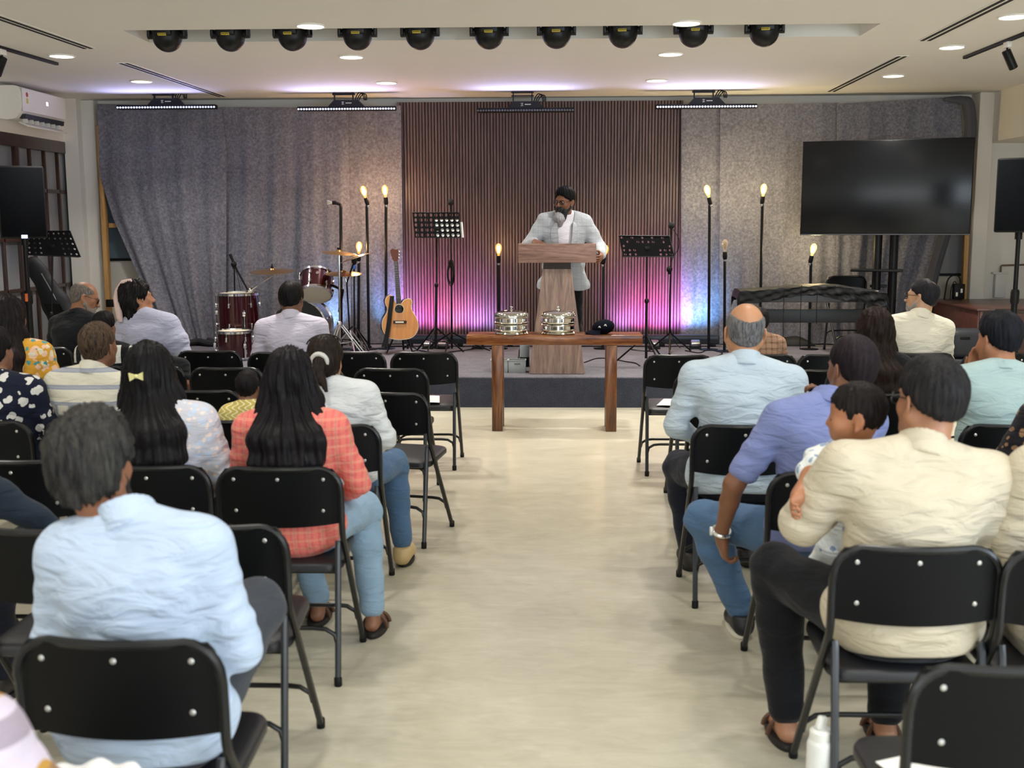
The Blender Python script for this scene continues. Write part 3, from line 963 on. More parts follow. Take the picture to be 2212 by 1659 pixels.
HAIR = {}
def person(label, loc, yaw=0.0, s=1.0, lean=0.0, side=0.0, twist=0.0, hunch=0.0, head=(0, 0, 0), headoff=(0, 0, 0), sw=0.188, girth=1.0, fat=1.0,
           armL=None, armR=None, legs='sit', skin_c='#8a5f47', hair='short', hair_c='#141214', hair_hi='#2c2825', shirt=None, sleeve='long', collar=True,
           trousers=None, shoes='#2a2522', res=0.009, hres=None, glasses=False, handcurl=35, handn=None, name='person', hem=0.47, eyes=False,
           handd=None, kneeL=None, kneeR=None, footL=None, footR=None, shirt_name='shirt', skirt=None, wr=1.0, tucked=False, feet='shoe', hairopt=None, neck=0.0, beard=None, phases=0):
    o = thing(name, label, 'person', loc, yaw, 'people seated in the audience' if legs == 'sit' else None)
    hres = hres or res
    pel = V3(0, 0, 0.54) if legs == 'sit' else V3(0, 0, 0.96)
    z0 = pel[2]
    Rt = rotm(0, 0, twist) @ rotm(0, side, 0) @ rotm(-lean, 0, 0)
    def T(x, y, z):                                     # torso coordinates: z above the pelvis
        q = V3(x, y, z) * s
        if hunch: q[1] += hunch * max(0, z - 0.2) ** 1.5
        return pel * (s if legs != 'sit' else 1) + Rt @ q
    sh = {q: T(q * sw, -0.005, 0.425) for q in (-1, 1)}
    nb = T(0, -0.012, 0.485)
    hc = T(0, 0.035, 0.625 + neck) + V3(*headoff)
    Rh = Rt @ rotm(0, 0, head[0]) @ rotm(head[1], 0, 0) @ rotm(0, head[2], 0)
    def H(p): return hc + Rh @ (np.array(p, float) * s)
    arms = {}
    for q, A in ((-1, armL), (1, armR)):
        if A is None: A = ((q * (sw + 0.065), 0.02, 0.19), (q * 0.14, 0.23, 0.10))
        arms[q] = tuple(T(*a_) if len(a_) == 3 else V3(*a_[:3]) for a_ in A)   # a fourth figure marks a place in the person's own frame
    g = girth
    def torso(f, e, low=True):
        k = 0.05
        f.ell(T(0, 0.0, 0.02), ((.175 * g + e) * s, (.128 * g + e) * s, (.105 + e) * s), Rt, k=k)
        f.ell(T(0, 0.015 * g, 0.14), ((.158 * g + e) * s, (.118 * g + e) * s, (.14 + e) * s), Rt, k=k)
        f.ell(T(0, 0.0, 0.29), ((.165 * (.5 + .5 * g) + e) * s, (.118 * (.5 + .5 * g) + e) * s, (.15 + e) * s), Rt, k=k)
        f.cap(T(-sw * .55, -.012, .37), T(sw * .55, -.012, .37), (.085 + e) * s, (.085 + e) * s, k=k)
        for q in (-1, 1):
            f.cap(T(q * .05, -.015, .455), sh[q], (.048 + e) * s, (.052 + e) * s, k=.04)
            f.cap(T(q * .02, -.02, .50), T(q * .12, -.02, .455), (.036 + e * .7) * s, (.04 + e) * s, k=.04)
    # --- the body, one continuous surface
    f = Field(0.03)
    torso(f, 0.0)
    f.cap(T(0, -.012, .44), H(V3(0, -.022, -.06)), .058 * s * (.6 + .4 * fat), .054 * s * (.6 + .4 * fat), k=.03)
    for q in (-1, 1):
        el, wrp = arms[q]
        f.cap(sh[q], el, .052 * s, .040 * s, k=.03)
        m_ = el * .65 + wrp * .35
        f.cap(el, m_, .040 * s, .038 * s, k=.015); f.cap(m_, wrp, .038 * s, .025 * s, k=.01)
        dflt = (wrp - el); dflt = dflt / np.linalg.norm(dflt)
        hd = handd[q] if handd and q in handd else dflt
        hn = handn[q] if handn and q in handn else V3(-q * .5, 0.1, -1)
        hand_prims(f, wrp + np.array(hd) * .01, hd, hn, q, handcurl, s)
    if legs == 'sit':
        hip = {q: pel + V3(q * .088, .0, -.01) for q in (-1, 1)}
        kn = {-1: V3(*(kneeL or (-.13, .43, .50))), 1: V3(*(kneeR or (.13, .43, .50)))}
        an = {-1: V3(*(footL or (-.125, .42, .09))), 1: V3(*(footR or (.125, .42, .09)))}
    else:
        hip = {q: V3(q * .09, 0, .92) * s for q in (-1, 1)}
        kn = {q: V3(q * .10, .02, .50) * s for q in (-1, 1)}
        an = {q: V3(q * .11, -.02, .09) * s for q in (-1, 1)}
    for q in (-1, 1):
        f.cap(hip[q], kn[q], .083 * s, .058 * s, k=.04)
        cm = kn[q] * .68 + an[q] * .32 + V3(0, -.012, 0)
        f.cap(kn[q], cm, .056 * s, .054 * s, k=.02); f.cap(cm, an[q], .052 * s, .036 * s, k=.02)
        a_ = an[q]
        f.cap(a_ + V3(0, -.03, -.045), a_ + V3(q * .01, .10, -.055), .034 * s, .030 * s, k=.03)
        for t in range(5):
            b_ = a_ + V3(q * (-.022 + .013 * t), .11, -.06)
            f.cap(b_, b_ + V3(q * .004 * (t - 1), .035 - .004 * t, -.004), .0125 - .001 * t, .010 - .0008 * t, k=.008)
    head_prims(f, H, s, fat)
    Vb, Qb = f.mesh(hres)
    np_mesh('body', Vb, Qb, skin(skin_c), o)
    if eyes:
        for q in (-1, 1):
            e_ = MB().ball(H(V3(q * .031, .0785, .005)), .0118 * s, n=14, m=10).build('eye', mat('eye_white', '#d8d2c8', .3), o)
            MB().ball(H(V3(q * .031 + eyes * .003, .0862, .005)), (.0058 * s, .0048 * s, .0058 * s), Matrix(Rh.tolist()), 10, 6).build('iris', mat('iris', '#1a100c', .2), e_)
    # --- clothes
    rnd = random.Random(label)
    ph = [rnd.uniform(0, 6.28) for _ in range(8)]
    if shirt is not None:
        f = Field(0.03); e = 0.014
        torso(f, e)
        for q in (-1, 1):
            el, wrp = arms[q]
            if sleeve == 'long':
                f.cap(sh[q], el, .063 * s * wr, .052 * s * wr, k=.035); f.cap(el, el * .12 + wrp * .88, .052 * s * wr, .036 * s * wr, k=.02)
            elif sleeve == 'three':
                f.cap(sh[q], el, .064 * s * wr, .054 * s * wr, k=.035); f.cap(el, el * .6 + wrp * .4, .054 * s * wr, .05 * s * wr, k=.02)
            elif sleeve == 'short':
                f.cap(sh[q], sh[q] * .25 + el * .75, .064 * s * wr, .060 * s * wr, k=.035)
            elif sleeve == 'puff':
                mid = sh[q] * .5 + el * .5
                f.cap(sh[q], mid, .066 * s, .082 * s, k=.03); f.cap(mid, el, .082 * s, .07 * s, k=.03); f.cap(el, el * .5 + wrp * .5, .066 * s, .05 * s, k=.02)
        nd = H(V3(0, -.03, -.07)) - nb; nd = nd / np.linalg.norm(nd) * .4 + Rt @ V3(0, .08, .6); nd = nd / np.linalg.norm(nd)
        if hem is not None and not tucked:
            f.ell(T(0, 0.0, 0.0), ((.19 * g + e) * s, (.142 * g + e) * s, (.13 + e) * s), Rt, k=.05)
        if hem is not None:
            f.plane((0, -.25, -1), -hem + .0, k=.01)
        Vs, Qs = f.mesh(res)
        N = normals(Vs, Qs)
        L = (Vs - pel) @ Rt                              # torso coordinates of the cloth
        zz = L[:, 2] / s; xx = L[:, 0]; yy = L[:, 1]
        fold = np.sin(zz * 58 + 9 * np.sin(xx * 5 + ph[0]) + ph[1]) * .5 + np.sin(zz * 33 - xx * 18 + ph[2] + 3 * np.sin(yy * 9 + ph[3])) * .5 + np.sin(xx * 40 + zz * 20 + ph[4]) * .25
        amt = .0042 * np.clip(1.25 - np.abs(zz - .14) / .3, .22, 1)
        # creases gathered under the arms
        for q in (-1, 1):
            el = arms[q][0]; mdl = (sh[q] + el) / 2
            dd = np.linalg.norm(Vs - mdl, axis=1)
            fold = fold + np.sin((Vs - mdl) @ ((el - sh[q]) / np.linalg.norm(el - sh[q])) * 120 + ph[5] + xx * 30) * np.exp(-(dd / .13) ** 2) * .8
        colm = np.clip((zz - .47) / .03, 0, 1)
        Vs = Vs + N * (fold * amt * (1 - colm))[:, None]
        so = np_mesh(shirt_name, Vs, Qs, shirt, o)
        # a seam across the shoulders (yoke)
        if collar:
            hi_ = .05 if collar is True else .016; lo_ = .014
            f = Field(.006); fk = s * (.6 + .4 * fat)
            f.cap(nb - nd * lo_, nb + nd * hi_, .081 * fk, (.067 if collar is True else .072) * fk, k=.004)
            top = nd + Rt @ V3(0, .30, 0); f.plane(top, top @ (nb + nd * hi_), k=.002)
            bot = -nd - Rt @ V3(0, .2, 0); f.plane(bot, bot @ (nb - nd * lo_), k=.002)
            Vc, Qc = f.mesh(min(res, .006), 2)
            np_mesh('collar', Vc, Qc, shirt, so)
    if trousers is not None:
        f = Field(.03); e = .02
        f.ell(T(0, 0, .0), ((.178 * g + .006) * s, (.13 * g + .006) * s, (.12 + .006) * s), Rt, k=.05)
        f.plane(Rt @ V3(0, 0, 1), Rt @ V3(0, 0, 1) @ T(0, 0, .11), k=.01)
        for q in (-1, 1):
            f.cap(hip[q], kn[q], (.083 + e) * s, (.058 + e) * s, k=.045)
            cm = kn[q] * .68 + an[q] * .32 + V3(0, -.012, 0)
            f.cap(kn[q], cm, (.058 + e) * s, (.054 + e) * s, k=.03); f.cap(cm, cm * .1 + an[q] * .9, (.054 + e) * s, (.05 + e * .5) * s, k=.02)
        Vt, Qt = f.mesh(res)
        N = normals(Vt, Qt)
        kd = np.minimum(np.linalg.norm(Vt - kn[-1], axis=1), np.linalg.norm(Vt - kn[1], axis=1))
        Vt = Vt + N * (.003 * np.sin(Vt[:, 2] * 75 + Vt[:, 0] * 30 + ph[6]) * np.exp(-kd / .2) + .002 * np.sin(Vt[:, 2] * 40 + Vt[:, 1] * 35))[:, None]
        np_mesh('trousers', Vt, Qt, trousers, o)
    if skirt is not None:
        f = Field(.05)
        f.ell(T(0, 0, .0), (.195 * g, .15 * g, .13), Rt, k=.05)
        for q in (-1, 1):
            f.cap(hip[q], kn[q], .105, .09, k=.08); f.cap(kn[q], kn[q] * .25 + an[q] * .75 + V3(q * .02, 0, 0), .10, .12, k=.06)
        f.cap(kn[-1], kn[1], .08, .08, k=.08); f.cap(kn[-1] * .4 + an[-1] * .6, kn[1] * .4 + an[1] * .6, .09, .09, k=.08)
        f.plane((0, 0, -1), -.14, k=.01)
        f.plane(Rt @ V3(0, 0, 1), Rt @ V3(0, 0, 1) @ T(0, 0, .10), k=.01)
        Vt, Qt = f.mesh(res)
        N = normals(Vt, Qt)
        Vt = Vt + N * (.006 * np.sin(Vt[:, 0] * 90 + 3 * np.sin(Vt[:, 2] * 9)))[:, None]
        np_mesh('skirt', Vt, Qt, skirt, o)
    for q in (-1, 1):
        a_ = an[q]
        if feet == 'shoe':
            f = Field(.02)
            f.cap(a_ + V3(0, -.045, -.04), a_ + V3(q * .01, .11, -.048), .043, .038, k=.02)
            f.cap(a_ + V3(0, -.03, -.01), a_ + V3(0, .03, -.035), .045, .045, k=.02)
            f.cap(a_ + V3(q * .01, .10, -.052), a_ + V3(q * .014, .165, -.06), .04, .026, k=.03)
            f.plane((0, 0, -1), -(a_[2] - .078), k=.003)
            f.plane((0, 0, 1), a_[2] + .005, k=.004)
            Vt, Qt = f.mesh(.008)
            sho = np_mesh('shoe', Vt, Qt, mat('shoe_' + shoes, shoes, .5), o)
            MB().lathe([(0.0001, 0), (.046, 0), (.047, .012), (.046, .02), (.0001, .02)], a_ + V3(q * .008, .055, -.0885), Matrix(((.95, 0, 0), (0, 2.55, 0), (0, 0, 1))), 24).build('sole', M_sole if shoes in ('#14161c', '#f0f0ec') else mat('dark_sole', '#171310', .7), sho)
        elif feet == 'sandal':
            so_ = MB().lathe([(0.0001, 0), (.046, 0), (.048, .012), (.046, .022), (.0001, .022)], a_ + V3(q * .006, .05, -.0895), Matrix(((1, 0, 0), (0, 2.7, 0), (0, 0, 1))), 24).build('sandal', mat('sandal_sole', '#1f1916', .7), o)
            for yy_, hh in ((.095, .02), (.02, .045)):
                sb = MB()
                sb.tube([a_ + V3(q * .006 + .048 * math.cos(t), yy_, -.075 + (.033 + hh * .5) * math.sin(t)) for t in np.linspace(0, PI, 12)], .009, 6)
                sb.build('strap', mat('sandal_strap', '#5a3d2c', .6), so_)
    # --- hair
    make_hair(o, hair, H, Rh, Rt, T, s, fat, hair_c, hair_hi, hres, hairopt or {}, rnd)
    if glasses: make_glasses(o, H, Rh, s, fat)
    if beard: make_beard(o, H, Rh, s, fat, beard, hres)
    return o, dict(H=H, T=T, hc=hc, arms=arms, Rt=Rt, Rh=Rh, sh=sh, nb=nb, kn=kn)

def make_glasses(o, H, Rh, s, fat, th=.0028):
    g = MB()
    R3 = Matrix(Rh.tolist())
    for q in (-1, 1):
        ring = [H(V3(q * .034 + .024 * math.copysign(abs(math.cos(t)) ** .7, math.cos(t)), .1005 - .1 * abs(q * .034 + .02 * math.cos(t) * q) * .12, .004 + .018 * math.copysign(abs(math.sin(t)) ** .7, math.sin(t)))) for t in np.linspace(0, 2 * PI, 24, endpoint=False)]
        g.tube(ring, th * s, 6, closed=True)
        g.tube([H(V3(q * .058, .099, .010)), H(V3(q * .077 * fat, .072, .010)), H(V3(q * .083 * fat, .0, .010)), H(V3(q * .083 * fat, -.03, -.012))], .0022 * s, 6)
    g.tube([H(V3(-.011, .1, .006)), H(V3(0, .103, .008)), H(V3(.011, .1, .006))], .002 * s, 6)
    go_ = g.build('glasses', M_glasses, o)
    for q in (-1, 1):
        MB().lathe([(.0001, -.0008), (.0225 * s, -.0008), (.0225 * s, .0008), (.0001, .0008)], H(V3(q * .034, .099, .004)), R3 @ Matrix.Rotation(PI / 2, 3, 'X'), 20).build('lens', lens_mat(), go_)

def make_beard(o, H, Rh, s, fat, B, res):
    f = Field(.02)
    R = Rh
    lng = B.get('long', 0.0)
    f.ell(H(V3(0, .05, -.075)), (.052 * s * fat, .052 * s, .042 * s), R, k=.02)
    for q in (-1, 1):
        f.chain([H(V3(q * .073 * fat, .002, -.01)), H(V3(q * .066 * fat, .012, -.05)), H(V3(q * .04, .05, -.09))], [.007 * s, .014 * s, .024 * s], k=.02)
        f.cap(H(V3(0, .098, -.042)), H(V3(q * .03, .085, -.058)), .009 * s, .008 * s, k=.01)
    if lng:
        f.chain([H(V3(0, .06, -.08)), H(V3(0, .062, -.09 - lng * .5)), H(V3(0, .055, -.085 - lng * .8))], [.05 * s, .044 * s, .022 * s], k=.03)
        f.ell(H(V3(0, .105, -.062)), (.019 * s, .03 * s, .0085 * s), R, k=.006, op='-')
    V, Q = f.mesh(.006, 2)
    V = strands(V, Q, H(V3(0, 0, 0)), .003 if lng else .0015, 60)
    bo = np_mesh('beard', V, Q, hair_mat(*B['mat']), o)
    if lng:                                             # the long grey front of the beard
        f = Field(.02)
        f.chain([H(V3(0, .082, -.104)), H(V3(.0, .094, -.10 - lng * .45)), H(V3(0, .085, -.10 - lng))], [.037 * s, .046 * s, .026 * s], k=.03)
        V, Q = f.mesh(.005, 2)
        V = strands(V, Q, H(V3(0, .03, 0)), .003, 50)
        np_mesh('chin_beard', V, Q, hair_mat(*B['chin']), bo)

def make_hair(o, style, H, Rh, Rt, T, s, fat, c, hi, res, opt, rnd):
    if style is None: return
    R = Rh; sc = s
    hres = max(.0045, min(res, .007))
    f = Field(.02)
    hv = opt.get('vol', 1.0)
    sd = rnd.uniform(0, 6)
    def E(cn, r, k=.02, op='+'): f.ell(H(V3(*cn)), tuple(x * sc for x in r), R, k=k * sc, op=op)
    def P(n, d, k=.006):
        nw = R @ V3(*n); f.plane(nw, nw @ H(V3(0, 0, 0)) + d * sc, k)
    if style in ('short', 'thin', 'fringe', 'baby'):
        t = {'short': .012, 'thin': .006, 'fringe': .004, 'baby': .006}[style] * hv
        if style == 'baby': E((0, -.014, .037), (.074 + t, .091 + t, .085 + t))
        else:
            E((0, -.014, .034), (.076 * fat + t, .098 + t, .093 + t))
            tk = t * (.3 if hv < 1.5 else 1.1)                # the nape is cropped closer than the crown
            E((0, -.03, -.03), (.062 * fat + tk, .059 + tk, .075), k=.03)
            if style == 'short' and hv > .9: E((0, .025, .098), (.055, .06, .03 * hv), k=.03)
        if style == 'baby': P((0, 1, -.75), .028); P((0, .55, -1), .03)
        else:
            P((0, 1, -.62), opt.get('front', .036), .012); P((0, .62, -1), opt.get('nape', .02) + .006, .028)
        for q in (-1, 1):
            f.ell(H(V3(q * .088 * fat, .0, -.022)), (.03 * sc, .027 * sc, .042 * sc), R, k=.006, op='-')
            f.ell(H(V3(q * .075 * fat, .055, -.01)), (.03 * sc, .035 * sc, .05 * sc), R, k=.01, op='-')
        if style == 'fringe':
            b = opt.get('bald', (0, .02, .12, .062, .10, .075))
            f.ell(H(V3(*b[:3])), tuple(x * sc for x in b[3:]), R, k=.03, op='-')
            for _ in range(26):                             # ragged edge where the hair thins out
                a_ = rnd.uniform(0, 2 * PI); q_ = np.array(b[:3]) + np.array(b[3:]) * V3(math.cos(a_), math.sin(a_), -.25) * .93
                f.ell(H(q_), tuple(x * sc for x in (.007, .012, .02)), R, k=.006, op='-')
        if opt.get('patch'):
            b = opt['patch']; f.ell(H(V3(*b[:3])), tuple(x * sc for x in b[3:]), R, k=.01, op='-')
        V, Q = f.mesh(hres, 2)
        V = strands(V, Q, H(V3(0, -.01, .1)), opt.get('amp', .0035 if style == 'short' else .0018), 34, seed=sd)
        np_mesh('hair', V, Q, hair_mat(c, hi, opt.get('rough', .5)), o)
        return
    # long styles
    t = .016 * hv
    E((0, -.016, .034), (.078 * fat + t, .098 + t, .094 + t))
    E((0, -.045, -.02), (.07 * fat + t, .062 + t, .09), k=.03)
    for q in (-1, 1):
        f.ell(H(V3(q * .04, .11, -.02)), (.06 * sc, .06 * sc, .085 * sc), R, k=.01, op='-')
    P((0, 1, -.55), .042)
    if style in ('ponytail', 'bun', 'bob_tied'):
        for q in (-1, 1): f.ell(H(V3(q * .092 * fat, .005, -.03)), (.03 * sc, .03 * sc, .04 * sc), R, k=.008, op='-')
        if style != 'bob_tied': P((0, .45, -1), .085)
    D = opt.get('down', .38)
    bk = T(0, -.16, .30)
    if style == 'long':
        wv = opt.get('width', .085)
        n = 5
        nbk = H(V3(0, -.085, -.06))
        for i in range(n):
            a = (i - (n - 1) / 2) / ((n - 1) / 2)
            p0 = H(V3(a * .062 * fat, -.062 + .03 * a * a, .0))
            p1 = H(V3(a * (.075 * fat + .012 + .25 * max(0, wv - .07)), -.075 + .05 * a * a, -.10))
            p2 = T(a * wv * 1.2 + opt.get('shift', 0) * .4, -.136 + .02 * a * a, .46 - D * .25)
            p3 = T(a * wv * 1.15 + opt.get('shift', 0), -.150 + .02 * a * a, .46 - D * .65)
            p4 = T(a * wv * .95 + opt.get('shift', 0), -.150 + .015 * a * a, .46 - D * (1.0 - .12 * abs(a)))
            f.chain([p0, p1, p2, p3, p4], [.042 * sc, .042 * sc, .036 * sc, .03 * sc, .006 * sc], k=.035)
        if opt.get('front_locks'):
            for q in (-1, 1): f.chain([H(V3(q * .08, .01, .0)), H(V3(q * .088, .01, -.1)), T(q * .11, .04, .40)], [.02, .022, .012], k=.02)
    if style == 'ponytail':
        a = H(V3(0, -.118, opt.get('tz', -.005))); b_ = H(V3(.0, -.15, opt.get('tz', -.005) - .06)); e_ = a + (T(.02, -.2, .38) - a) * opt.get('tail', .8)
        f.chain([a, b_, e_], [.028 * sc, .036 * sc, .012 * sc], k=.015)
    if style == 'bob_tied':
        f.chain([H(V3(-.05, -.07, -.03)), H(V3(-.055, -.085, -.11))], [.05, .03], k=.03)
        f.chain([H(V3(.055, -.06, -.03)), H(V3(.06, -.07, -.115))], [.048, .03], k=.03)
        f.chain([H(V3(.0, -.085, -.02)), H(V3(.0, -.10, -.10))], [.05, .032], k=.03)
    V, Q = f.mesh(hres, 2)
    V = strands(V, Q, H(V3(0, -.01, .05)), opt.get('amp', .007), opt.get('freq', 22), seed=sd)
    ho = np_mesh('hair', V, Q, hair_mat(c, hi, opt.get('rough', .38)), o)
    if opt.get('clip'):
        p = H(V3(*opt['clip'])); cm = MB()
        R3 = Matrix(Rh.tolist())
        for q in (-1, 1):
            cm.prism([p + R3 @ Vector((0, 0, -.004)), p + R3 @ Vector((q * .024, 0, -.016)), p + R3 @ Vector((q * .026, 0, .014)), p + R3 @ Vector((0, 0, .004))], R3 @ Vector((0, -.012, 0)))
        cm.ball(p + R3 @ Vector((0, -.008, 0)), .008)
        cm.build('bow_clip', mat('clip_gold', '#d9cf8e', .4), ho)
    if opt.get('band'):
        a = H(V3(0, -.116, opt.get('tz', -.005)))
        ax_ = Vector(Rh @ V3(0, -.9, -.3))
        cm = MB(); q3 = ax_.to_track_quat('Z', 'Y').to_matrix()
        cm.tube([Vector(a) + q3 @ Vector((.033 * math.cos(t), .033 * math.sin(t), 0)) for t in np.linspace(0, 2 * PI, 20, endpoint=False)], .011, 8, closed=True)
        cm.build('hair_tie', mat('tie_grey', '#c9c6bf', .5), ho)
    if opt.get('sunglasses'):
        cm = MB()
        cm.tube([H(V3(.098 * math.cos(t), .03 + .02 * math.sin(t) - .05, .085 + .055 * math.sin(t))) for t in np.linspace(.15, PI - .15, 22)], .004, 6)
        cm.build('glasses_on_head', M_glasses, ho)
    return ho
# ------------------------------------------------------------------ black steel folding chairs
M_cframe = mat('chair_frame_black', '#0b0c0f', 0.32, spec=0.45)
M_cback = mat('chair_back_black', '#050608', 0.45, spec=0.18)
M_cseat = mat('chair_seat_vinyl', '#1c1c20', 0.4, bmp=0.15, bscale=300)
M_rivet = mat('chair_rivet', '#c9c9c6', 0.35, 0.8)
def make_chair(label):
    t = thing('folding_chair', label, 'chair', (0, 0, 0), 0, 'black folding chairs in the hall')
    # back frame and front legs: one bent tube
    W = 0.219
    yb = lambda z: 0.055 - (z - .55) * 0.06 if z > .55 else 0.055 + (.55 - z) * 0.70
    half = [Vector((W, .43, .014)), Vector((W, yb(.30), .30)), Vector((W, yb(.5), .50)), Vector((W, yb(.56), .56)), Vector((W, yb(.64), .64)), Vector((W, yb(.70), .70))]
    cor = [Vector((W - .075 + .075 * math.cos(a), yb(.72 + .07 * math.sin(a)) - .004, .716 + .075 * math.sin(a))) for a in np.linspace(0, PI / 2, 7)]
    half = catmull(half, 3) + cor
    # the top rail bows backwards a little
    top = [Vector((x, cor[-1].y - .022 * (1 - (x / .145) ** 2), cor[-1].z)) for x in np.linspace(.1, -.1, 7)]
    pts = half + top + [Vector((-p.x, p.y, p.z)) for p in reversed(half)]
    MB().tube(pts, 0.0115, 8).build('back_frame', M_cframe, t)
    bow = lambda x: -.022 * max(0, 1 - (x / .2) ** 2)
    def plate(a, b):
        x = (a - .5) * 2
        z0 = .592 - .014 * (1 - x * x)
        ztop = .792 - .0 * x
        z = z0 + (ztop - z0) * b
        hw = W - .004
        if z > .73:
            q = (z - .73) / .07
            hw -= .045 * (1 - math.sqrt(max(0, 1 - min(1, q) ** 2)))
        return (x * hw, yb(z) + bow(x * hw) - .006, z)
    MB().grid(plate, 24, 12, (0, .013, 0)).build('backrest', M_cback, t, smooth=50)
    rv = None
    for (x, z) in ((-.160, .755), (0, .757), (.160, .755), (-.156, .640), (.156, .640)):
        p = (x, yb(z) + bow(x) - .0065, z)
        if rv is None:
            rv = MB().lathe([(.0001, .0028), (.0045, .0022), (.0068, .0)], n=10).build('rivet', M_rivet, t, loc=p, rot=(PI / 2, 0, 0))
        else:
            c = rv.copy(); COL.objects.link(c); c.location = p; c.parent = t
    # seat: padded, rounded corners
    def sq(hw, y0, y1, r, n=6):
        out = []
        for cx, cy_, a0 in ((hw - r, y1 - r, 0), (-hw + r, y1 - r, 90), (-hw + r * .8, y0 + r * .8, 180), (hw - r * .8, y0 + r * .8, 270)):
            for k in range(n + 1):
                a = math.radians(a0 + 90 * k / n); out.append((cx + r * math.cos(a), cy_ + r * math.sin(a)))
        return out
    m = MB()
    rings = []
    for ins, z in ((.006, .405), (0, .410), (0, .428), (.004, .436), (.02, .442), (.06, .4445), (.12, .445)):
        rings.append([(x, y, z + (y - .25) * .03) for x, y in sq(.195 - ins, .085 + ins, .475 - ins, max(.012, .06 - ins * .4))])
    n = len(rings[0])
    vs = [p for r_ in rings for p in r_]
    fs = [(i * n + k, i * n + (k + 1) % n, (i + 1) * n + (k + 1) % n, (i + 1) * n + k) for i in range(len(rings) - 1) for k in range(n)]
    fs += [tuple(range(n))[::-1], tuple((len(rings) - 1) * n + k for k in range(n))]
    m.add(vs, fs); m.build('seat', M_cseat, t, smooth=50)
    for s in (-1, 1):
        l = MB().tube([(s * .198, .085, .515), (s * .198, .075, .49), (s * .20, .0, .014)], 0.0115, 8)
        l.build('rear_leg', mat('chair_leg_lit_black', '#23272d', .34, spec=.6), t)  # black tube in a lighter tone, light from above put into its colour
        for (x, y) in ((s * .20, 0), (s * .219, .43)):
            MB().lathe([(.0001, 0), (.013, 0), (.0145, .004), (.0145, .03), (.012, .034), (.0001, .034)], (x, y, 0), n=10).build('foot_cap', M_blackp, t)
    for (y, hw, z, nm) in ((.022, .196, .155, 'rear_crossbar'), (.352, .213, .125, 'front_crossbar')):
        dz = .05; sl = .15 if nm[0] == 'r' else -.70
        pts = [Vector((s_ * hw, y + sl * 0, z)) for s_ in (1,)] + [Vector((hw - .008, y, z + .03)), Vector((hw - .04, y, z + dz)), Vector((hw - .08, y, z + dz + .004)), Vector((-hw + .08, y, z + dz + .004)), Vector((-hw + .04, y, z + dz)), Vector((-hw + .008, y, z + .03)), Vector((-hw, y, z))]
        MB().tube(pts, .0085, 8).build(nm, M_cframe, t)
    MB().box((0, .10, .40), (.39, .02, .02), .003).build('seat_rail', M_cframe, t)
    return t

